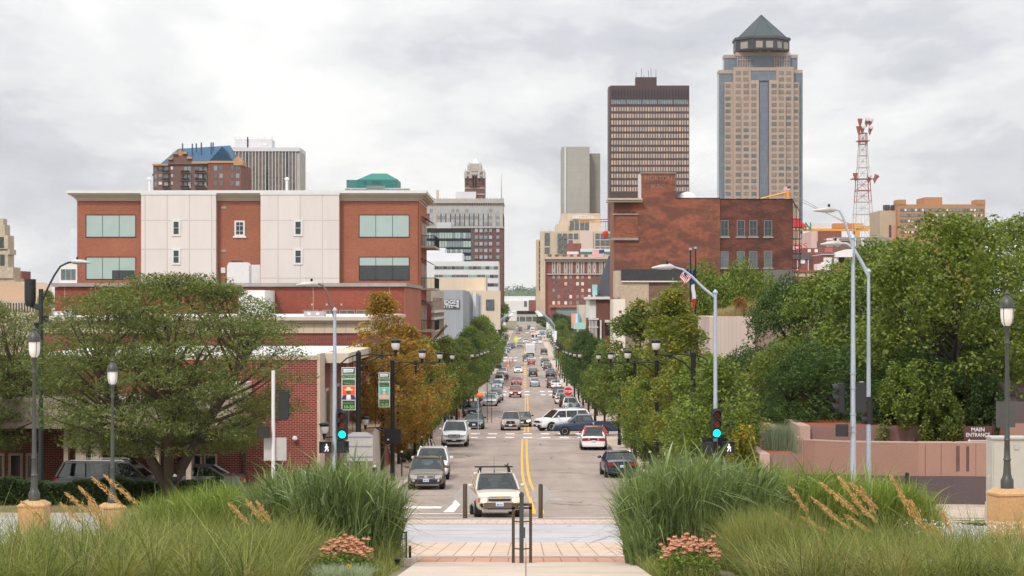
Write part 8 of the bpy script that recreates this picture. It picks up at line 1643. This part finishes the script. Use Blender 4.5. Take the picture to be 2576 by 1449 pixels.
# ---- grasses ----
def blades(n, sx, sy, hfn, w, lean=(0, 0), spread=.25, droop=.5, seg=5, seed=1, z0=None, rise=0, tus=0):
    rg = np.random.default_rng(seed); x = sx(rg, n); y = sy(rg, n, x); h = hfn(rg, x, y)
    a = rg.uniform(0, 2 * PI, n); la = np.abs(rg.normal(0, spread, n)); dr = droop * rg.uniform(0, 1, n) ** 1.6
    if tus:   # gather the blades into tussocks that lean outwards
        k = rg.integers(0, max(2, n // tus), n); m = k.max() + 1; kx, ky = x[:m][k], y[:m][k]; r = np.abs(rg.normal(0, .10, n)); x = kx + r * np.cos(a); y = ky + r * np.sin(a); la = la + r * 2.6; h = h * (.75 + .5 * rg.uniform(0, 1, m)[k])
    dx = np.cos(a) * la + lean[0]; dy = np.sin(a) * la + lean[1]
    gz = np.interp(y, [p[0] for p in PROF], [EZ - p[1] for p in PROF]); ang = rg.uniform(0, PI, n); wx, wy = np.cos(ang) * .8 + .2, np.sin(ang) * .5
    if rise: s0 = rg.uniform(0, rise, n) * h; gz = gz + s0; h = h * rg.uniform(.28, .5, n)
    V = []; ww = w * rg.uniform(.6, 1.3, n)
    for i in range(seg + 1):
        t = i / seg; px = x + dx * h * t ** 1.3 + np.cos(a) * dr * h * t ** 2.4 * .8; py = y + dy * h * t ** 1.3 + np.sin(a) * dr * h * t ** 2.4 * .8; pz = gz + h * t * (1 - .1 * la) - dr * h * t ** 2.6 * .7
        k = ww * (1 - t ** 2.5) * .5 + .0006; V.append(np.stack([px - wx * k, py - wy * k, pz], 1)); V.append(np.stack([px + wx * k, py + wy * k, pz], 1))
    V = np.stack(V, 1).reshape(-1, 3); m = 2 * (seg + 1); b = (np.arange(n) * m)[:, None]
    Q = np.concatenate([b + np.array([2 * i, 2 * i + 1, 2 * i + 3, 2 * i + 2]) for i in range(seg)], 1).reshape(-1, 4); return V, Q
def grass(name, label, arrs, m, cat='grass'):
    V = np.concatenate([a[0] for a in arrs]); off = 0; Qs = []
    for a in arrs: Qs.append(a[1] + off); off += len(a[0])
    o = inst(name, np_mesh(name, V, np.concatenate(Qs), m)); return tag(o, label, cat, kind='stuff')
L_reed = leafmat('reed_blade', (.05, .088, .018), (.25, .31, .06), (.36, .36, .14), -.02, trans=.3, rough=.4); L_reed2 = leafmat('reed_blade_blue', (.034, .062, .024), (.21, .27, .095), (.40, .44, .26), -.02, trans=.25, rough=.35); L_fine = leafmat('fine_grass', (.058, .078, .018), (.24, .26, .065), (.34, .25, .12), .03, trans=.25); L_dry = leafmat('dry_grass', (.24, .19, .09), (.42, .33, .17))
def uni(a, b): return lambda rg, n: rg.uniform(a, b, n)
def blob(cx, cy_, rx, ry):
    def fx(rg, n): blob.r = np.sqrt(rg.uniform(0, 1, n)); blob.a = rg.uniform(0, 2 * PI, n); return cx + rx * blob.r * np.cos(blob.a)
    def fy(rg, n, x): return cy_ + ry * blob.r * np.sin(blob.a)
    return fx, fy
def clump(n, cx, cy_, rx, ry, h, w, seed, lean=(0, 0), droop=.6, spread=.07, fan=.30, arch=.75):
    fx, fy = blob(cx, cy_, rx, ry); hf = lambda rg, x, y: h * rg.uniform(.7, 1.0, len(x)) * (1 - .25 * ((x - cx) / rx) ** 2); out = []
    for k in range(2):   # upright stems, then leaves arching off them
        V, Q = blades(n if not k else int(n * arch), fx, fy, hf, w * (.6, 1.45)[k], lean, (spread, .35)[k], (droop * .5, 1.5)[k], 6, seed + 50 * k, rise=(0, .74)[k])
        g = np.interp(V[:, 1], [p[0] for p in PROF], [EZ - p[1] for p in PROF]); t = np.clip((V[:, 2] - g) / h, 0, 1.2); f = 1 + fan * t ** 1.2
        V[:, 0] = cx + (V[:, 0] - cx) * f; V[:, 1] = cy_ + (V[:, 1] - cy_) * f; out.append((V, Q))
    return np.concatenate([o[0] for o in out]), np.concatenate([out[0][1], out[1][1] + len(out[0][0])])
gx = lambda x, d=32: X(x, d)
grass('reed_clump', 'tall arching blue green reed grass left of the path', [clump(4200, gx(860), 32.6, .85, .8, 1.84, .024, 1), clump(3400, gx(750, 33), 33.4, .8, .8, 1.78, .022, 2)], L_reed2, 'reed grass')
grass('reed_clump', 'lighter upright reed grass behind the left meadow', [clump(3800, gx(570, 34), 34, 1.0, .8, 1.52, .016, 3, arch=.5), clump(2400, gx(440, 34.5), 34.5, .8, .7, 1.3, .014, 4, arch=.5)], L_reed, 'reed grass')
grass('reed_clump', 'large arching blue green reed grass right of the path', [clump(4400, gx(1712), 32.2, .88, .9, 1.95, .024, 5), clump(4000, gx(1810, 33), 33, .9, .9, 1.92, .024, 6), clump(500, gx(1625, 31.5), 31.5, .25, .4, 1.0, .012, 7, (-.2, 0))], L_reed2, 'reed grass')
grass('reed_clump', 'lower green reed grass running right behind the golden plumes', [clump(3600, gx(1960, 34), 34, 1.1, .8, 1.84, .02, 8), clump(3600, gx(2130, 34.5), 34.5, 1.1, .8, 1.7, .018, 9), clump(2400, gx(2250, 34.5), 34.5, .7, .7, 1.5, .017, 10)], L_reed, 'reed grass')
def hL(rg, x, y): return (.62 + .22 * np.sin(x * 1.7 + y) * np.sin(x * .6) + .10 * np.sin(x * 5)) * rg.uniform(.5, 1.15, len(x)) * np.clip(1.25 - .0 * y, 0, 2)
grass('meadow_grass', 'fine yellow green meadow grass filling the left bed', [blades(19000, uni(gx(-80, 29), gx(790, 29)), lambda rg, n, x: rg.uniform(25, 33.5, n), hL, .0105, (.03, 0), .34, 1.0, 5, 11, tus=50), blades(9000, uni(gx(330, 30), gx(800, 30)), lambda rg, n, x: rg.uniform(28, 32.5, n), lambda rg, x, y: rg.uniform(.4, .9, len(x)), .009, (0, 0), .3, 1.1, 5, 12, tus=45), blades(1500, uni(gx(-80, 29), gx(790, 29)), lambda rg, n, x: rg.uniform(26, 33, n), lambda rg, x, y: rg.uniform(.6, 1.15, len(x)), .006, (-.1, 0), .3, .5, 5, 31)], L_fine)
grass('meadow_grass', 'fine yellow green meadow grass filling the right bed', [blades(22000, uni(gx(1860, 29), gx(2680, 29)), lambda rg, n, x: rg.uniform(25, 33.5, n), lambda rg, x, y: (.68 + .14 * np.sin(x * 2.3)) * rg.uniform(.45, 1.1, len(x)), .0105, (-.03, 0), .34, 1.0, 5, 13, tus=50), blades(1800, uni(gx(1860, 29), gx(2680, 29)), lambda rg, n, x: rg.uniform(26, 33, n), lambda rg, x, y: rg.uniform(.6, 1.2, len(x)), .006, (-.1, 0), .3, .5, 5, 32), blades(5000, uni(gx(1840, 30), gx(1990, 30)), lambda rg, n, x: rg.uniform(28.5, 31, n), lambda rg, x, y: rg.uniform(.6, 1.15, len(x)), .006, (-.05, 0), .3, .5, 4, 14)], L_fine)
grass('verge_grass', 'short tufts of grass at the inner edge of the right bed', [blades(3000, uni(1.74, 2.7), lambda rg, n, x: rg.uniform(28, 32.6, n), lambda rg, x, y: rg.uniform(.08, .35, len(x)), .006, (0, 0), .5, .6, 4, 15)], L_fine); grass('verge_grass', 'short tufts of grass at the inner edge of the left bed', [blades(2600, uni(-2.9, -1.95), lambda rg, n, x: rg.uniform(28, 32.2, n), lambda rg, x, y: rg.uniform(.05, .25, len(x)), .006, (0, 0), .5, .6, 4, 16), blades(900, uni(gx(950, 32.5), gx(1005, 32.5)), lambda rg, n, x: rg.uniform(31.5, 33.4, n), lambda rg, x, y: rg.uniform(.25, .6, len(x)), .007, (.1, 0), .4, .5, 4, 17)], L_fine)
grass('lawn_strip', 'short dry mulch and grass strip along the left kerb', [blades(9000, uni(X(-60, 81), X(560, 81)), lambda rg, n, x: rg.uniform(78.9, 86.5, n), lambda rg, x, y: rg.uniform(.04, .16, len(x)), .02, (0, 0), .5, .4, 2, 18)], L_dry)
grass('terrace_grass', 'dry feathery grasses on top of the pink terrace wall', [tuple(q) for q in [(lambda VQ: (VQ[0] + np.array([0, 0, Z(797, 130) - G(130)]), VQ[1]))(blades(9000, uni(X(1800, 130), X(1990, 130)), lambda rg, n, x: rg.uniform(129, 132, n), lambda rg, x, y: rg.uniform(.5, 1.15, len(x)) * (.8 + .25 * np.sin(x * 1.4)), .02, (.1, 0), .3, .5, 3, 19))]], L_dry)
def tuft(name, label, x, d, z, h, r, n, w, m, seed):
    V, Q = blades(n, lambda rg, k: x + rg.normal(0, r * .3, k), lambda rg, k, xx: d + rg.normal(0, r * .3, k), lambda rg, xx, y: h * rg.uniform(.55, 1, len(xx)), w, (0, 0), .17, .15, 4, seed); V[:, 2] += z - np.interp(V[:, 1], [p[0] for p in PROF], [EZ - p[1] for p in PROF]); V -= np.array([x, d, z]); return tag(inst(name, np_mesh(name, V, Q, m), None, (x, d, z)), label, 'ornamental grass')
tuft('feather_grass', 'tall blue green tuft of grass in the low granite planter', X(1962, 82), 82, Z(1142, 82), 1.35, .9, 3500, .016, leafmat('blue_grass', (.10, .14, .10), (.24, .27, .18)), 21); tuft('feather_grass', 'bright green weeping tuft above the pink terrace wall', X(1935, 131), 131, Z(797, 131), 1.6, 1.6, 1800, .03, L_gy, 22)
shrub('red_shrub', 'small rusty red shrub on the pink terrace wall', X(1862, 129.5), 129.5, .55, 1.3, leafmat('leaf_rust', (.2, .08, .03), (.32, .15, .05)), Z(797, 129.5), 1200, .06, 'shrub', 33)
# golden plumes
L_pl = leafmat('golden_plume', (.46, .25, .10), (.74, .46, .22), trans=.3); ms_ = leafmat('stem_green', (.12, .15, .05), (.2, .22, .08))
def plume(x, d, htip, lean, L_, seed):
    rg = np.random.default_rng(seed); z0 = G(d); p = E('plume_grass', '', 'plume grass', (x, d, z0)); pts = []
    for i in range(9): t = i / 8; pts.append(Vector((-lean * t ** 3.0, 0, htip * (t - .12 * t ** 4))))
    MB().tube([tuple(q) for q in pts], [.005] * 8 + [.002], 4).build('stem', ms_, p)
    C, D_ = [], []
    a, b = pts[5], pts[8]; n = 200; t = rg.uniform(0, 1, n); C = np.array(a)[None] * (1 - t)[:, None] + np.array(b)[None] * t[:, None]; sp_ = (.042 * np.sin(PI * (t * .85 + .1)) ** .7 + .006)
    C = C + rg.normal(0, 1, (n, 3)) * sp_[:, None] * np.array([1, .7, .5]) * .55; ax = np.array((b - a).normalized()); dirs = ax[None] + rg.normal(0, .28, (n, 3)); dirs /= np.linalg.norm(dirs, axis=1)[:, None]
    sd_ = np.cross(dirs, rg.normal(size=(n, 3))); sd_ /= np.linalg.norm(sd_, axis=1)[:, None]; V = np.stack([C - dirs * .028, C + sd_ * .006, C + dirs * .032, C - sd_ * .006], 1).reshape(-1, 3); inst('seed_head', np_mesh('seed_head', V, np.arange(4 * n).reshape(n, 4), L_pl), p); return p
pi_ = 0
for x_, yt, d_, ln in [(1950, 1290, 31.5, .35), (1985, 1225, 31.5, .25), (2040, 1250, 31, .4), (2065, 1215, 31, .45), (2095, 1235, 31.2, .4), (2110, 1200, 31, .3), (2140, 1215, 31.3, .4), (2070, 1280, 30.5, .35), (2150, 1260, 30.8, .3), (2165, 1225, 31.3, .15), (2240, 1195, 31.5, .2), (2265, 1240, 31, .12), (2290, 1260, 31, .1), (2300, 1300, 30.5, .2), (2340, 1320, 30.5, .15), (2370, 1290, 31, .05), (2015, 1300, 30.8, .4), (2125, 1295, 30.6, .35),
        (165, 1240, 31.5, .4), (200, 1225, 31.5, .3), (232, 1200, 31.5, .45), (262, 1195, 31.2, .5), (150, 1265, 31, .3), (225, 1265, 31, .12), (55, 1262, 31.5, .3), (575, 1265, 30.5, .25), (620, 1258, 31, .2), (645, 1262, 30.8, .15)]:
    ln = ln * 1.1 + .12; xb = X(x_, d_) + ln; q_ = plume(xb, d_, (Z(yt, d_) - G(d_)) / .88, ln, 1, 100 + pi_); left = x_ < 1000
    q_['group'] = 'golden seed plumes on the %s' % ('left' if left else 'right'); q_['label'] = 'golden nodding seed plume rising from the %s meadow grass' % ('left' if left else 'right'); pi_ += 1
# stonecrop flowers, black eyed susans
def sedum(x, d, w_, label, seed):
    rg = np.random.default_rng(seed); s_ = E('stonecrop_plant', label, 'flowering plant', (x, d, G(d))); n = 120; px = rg.uniform(-w_, w_, n); py = rg.uniform(-.5, .5, n); pz = .34 + .06 * rg.normal(size=n) + .12 * (1 - np.abs(px) / w_); mb = MB()
    for a, b, c_ in zip(px, py, pz): mb.lathe((a, b, c_), [(.01, -.02), (.036, 0), (.032, .012), (.012, .018)], 9, 'z', 1, .8)
    mb.build('flower_heads', leafmat('stonecrop_pink', (.42, .16, .09), (.62, .32, .20), trans=.1, rough=.9), s_, 50, kind='stuff')
    C = np.stack([rg.uniform(-w_, w_, 2600), rg.uniform(-.5, .5, 2600), rg.uniform(.0, .34, 2600)], 1); V, Q = leaves(C, .026); inst('leaves', np_mesh('leaves', V, Q, L_g), s_)
    C = np.stack([px, py, pz], 1).repeat(22, 0) + rg.normal(0, 1, (n * 22, 3)) * np.array([.022, .02, .006]) + np.array([0, 0, .024]); V, Q = leaves(C, .008); inst('florets', np_mesh('florets', V, Q, MATS['stonecrop_pink']), s_)
sedum(X(868, 28.6), 28.8, .36, 'pink flat headed stonecrop flowers at the foot of the left reeds', 3); sedum(X(1735, 28.6), 28.7, .42, 'pink flat headed stonecrop flowers at the foot of the right reeds', 4)
grass('grey_ground_cover', 'silvery low ground cover in front of the left stonecrop', [blades(2500, uni(X(800, 27.8), X(930, 27.8)), lambda rg, n, x: rg.uniform(27.2, 28.4, n), lambda rg, x, y: rg.uniform(.1, .26, len(x)), .008, (0, 0), .6, .6, 3, 23)], leafmat('silver_leaf', (.2, .24, .16), (.34, .38, .26)), 'ground cover')
def flower(x, y, d, label, grp, col=(.75, .42, .02)):
    f_ = E('coneflower', label, 'flower', (X(x, d), d, G(d)), 0, grp); h_ = Z(y, d) - G(d); MB().tube([(0, 0, 0), (.01, 0, h_)], .003, 4).build('stem', ms_, f_); mb = MB()
    for k in range(9): a = k * 2 * PI / 9; mb.add([(.006 * math.cos(a - .5), -.01, h_ + .006 * math.sin(a - .5)), (.032 * math.cos(a - .2), -.015, h_ + .032 * math.sin(a - .2)), (.034 * math.cos(a + .2), -.012, h_ + .034 * math.sin(a + .2)), (.006 * math.cos(a + .5), -.01, h_ + .006 * math.sin(a + .5))], [(0, 1, 2, 3)])
    mb.build('petals', leafmat('yellow_petal', col, tuple(min(1, c_ * 1.15) for c_ in col)), f_); MB().lathe((0, -.012, h_), [(.002, -.012), (.011, 0), (.011, .006)], 8, 'y').build('flower_centre', m_barkd, f_)
for x_, y_ in ((455, 1428), (470, 1437), (522, 1436), (530, 1442), (519, 1444), (538, 1441), (880, 1418)): flower(x_ if x_ < 800 else 877, y_ if x_ < 800 else 1425, 27.4, 'small yellow coneflower low in the left meadow', 'yellow coneflowers on the left')
for x_, y_ in ((1857, 1312), (1862, 1318), (1853, 1322), (1868, 1322), (1838, 1325), (1826, 1330), (1912, 1310), (1966, 1315)): flower(x_, y_, 30.5, 'small yellow coneflower beside the right reeds', 'yellow coneflowers on the right')
rg = np.random.default_rng(9); C = np.stack([rg.uniform(X(2330, 31), X(2640, 31), 420), rg.uniform(30.5, 33.5, 420), np.zeros(420)], 1); C[:, 2] = np.interp(C[:, 1], [p[0] for p in PROF], [EZ - p[1] for p in PROF]) + rg.uniform(.5, .74, 420); C = C.repeat(7, 0) + rg.normal(0, .014, (2940, 3)) * np.array([1, 1, .3]); V, Q = leaves(C, .008)
tag(inst('wild_carrot_flowers', np_mesh('wild_carrot_flowers', V, Q, mat('white_petal', c3(226, 224, 210), .8, var=.05))), 'scattered tiny white wild flowers in the right meadow', 'wild flowers', kind='stuff')
C = np.stack([rg.uniform(X(-60, 31), X(560, 31), 160), rg.uniform(29.5, 33, 160), np.zeros(160)], 1); C[:, 2] = np.interp(C[:, 1], [p[0] for p in PROF], [EZ - p[1] for p in PROF]) + rg.uniform(.4, .6, 160); C = C.repeat(5, 0) + rg.normal(0, .012, (800, 3)); V, Q = leaves(C, .008); tag(inst('wild_carrot_flowers', np_mesh('wild_carrot_flowers', V, Q, MATS['white_petal'])), 'scattered tiny white wild flowers in the left meadow', 'wild flowers', kind='stuff')
# parked bicycle by the left meters
bi = E('bicycle', 'bicycle parked by the bush beside the large white car', 'bicycle', (-6.9, 144, G(144) + .16), .5)
for yy in (-.5, .5): 
    w_ = MB().tube([(0, yy + .33 * math.cos(a * PI / 8), .34 + .33 * math.sin(a * PI / 8)) for a in range(17)], .02, 5, False); w_.build('wheel', m_tyre, bi)
MB().tube([(0, -.5, .34), (0, -.3, .85), (0, .2, .85), (0, 0, .34), (0, .5, .34), (0, .2, .85)], .02, 5).tube([(0, -.3, .85), (0, 0, .34)], .02, 5).build('frame', m_wht, bi); MB().tube([(-.25, -.36, 1.0), (0, -.3, .98), (.25, -.36, 1.0)], .015, 5).build('handlebar', m_blk, bi); MB().box(-.06, .06, .1, .32, .93, .97).build('saddle', m_blk, bi)
# far treetops and wood on the hills
pf = tree_meshes('far', 2600, 9, 1, rnd(4.2), 60, 1.2, .42, L_gd, .2, m_barkd, 77, limbs=4)
for i, (x_, d_, s_) in enumerate(((-22, 1120, 1.9), (-30, 1150, 2.2), (-17, 1180, 1.8), (16, 1080, 1.7), (20, 980, 1.6), (12, 1160, 1.5), (-14, 900, 1.3), (-15, 800, 1.4), (14, 850, 1.3), (13, 760, 1.2), (-24, 1020, 1.8))): plant('far_tree', 'dark far tree number %s beside the street end near the skywalk' % ordn[i], pf, x_, d_, s_, i, m=L_gd if i % 2 else L_g, group='far trees around the skywalk')
C = []
for i in range(900): x_ = R.uniform(-260, 260); y_ = R.uniform(2300, 2700); z_ = 6 + 26 * math.sin(min(1, (y_ - 2300) / 300) * PI / 2) * 1.1 + R.uniform(0, 6); C += [(x_ + R.gauss(0, 3.5), y_ + R.gauss(0, 3.5), z_ + R.gauss(0, 2.4)) for _ in range(26)]
V, Q = leaves(np.array(C), 1.1); tag(inst('distant_wood', np_mesh('distant_wood', V, Q, leafmat('far_wood', (.07, .11, .06), (.13, .18, .09)))), 'distant wood covering the hills at the end of the street', 'wood', kind='stuff')
V, Q = leaves(crown(2600, 1, 8, rnd(3.5), 50, 1, 0, .8, 70)[0], .25); 
plant('garden_tree', 'yellow green tree far between the left edge tree and the brick block', PROTO['street0'], X(118, 300), 300, (.9, .9, 1.0), 0, z=Z(880, 300), m=L_gy)
# ---- air between the camera and the far towers ----
hz = MB().box(-3600, 3600, -300, 9100, -1, 330).build('haze', None, None, kind='stuff'); hz.data.materials.clear(); tag(hz, 'thin pale haze filling the air over the whole city')
hm = bpy.data.materials.new('haze_air'); hm.use_nodes = True; hn = hm.node_tree.nodes; hn.remove(hn['Principled BSDF']); pv = hn.new('ShaderNodeVolumePrincipled')
pv.inputs['Density'].default_value = .000045; pv.inputs['Color'].default_value = (.93, .93, .95, 1); hm.node_tree.links.new(pv.outputs[0], hn['Material Output'].inputs['Volume']); hz.data.materials.append(hm)
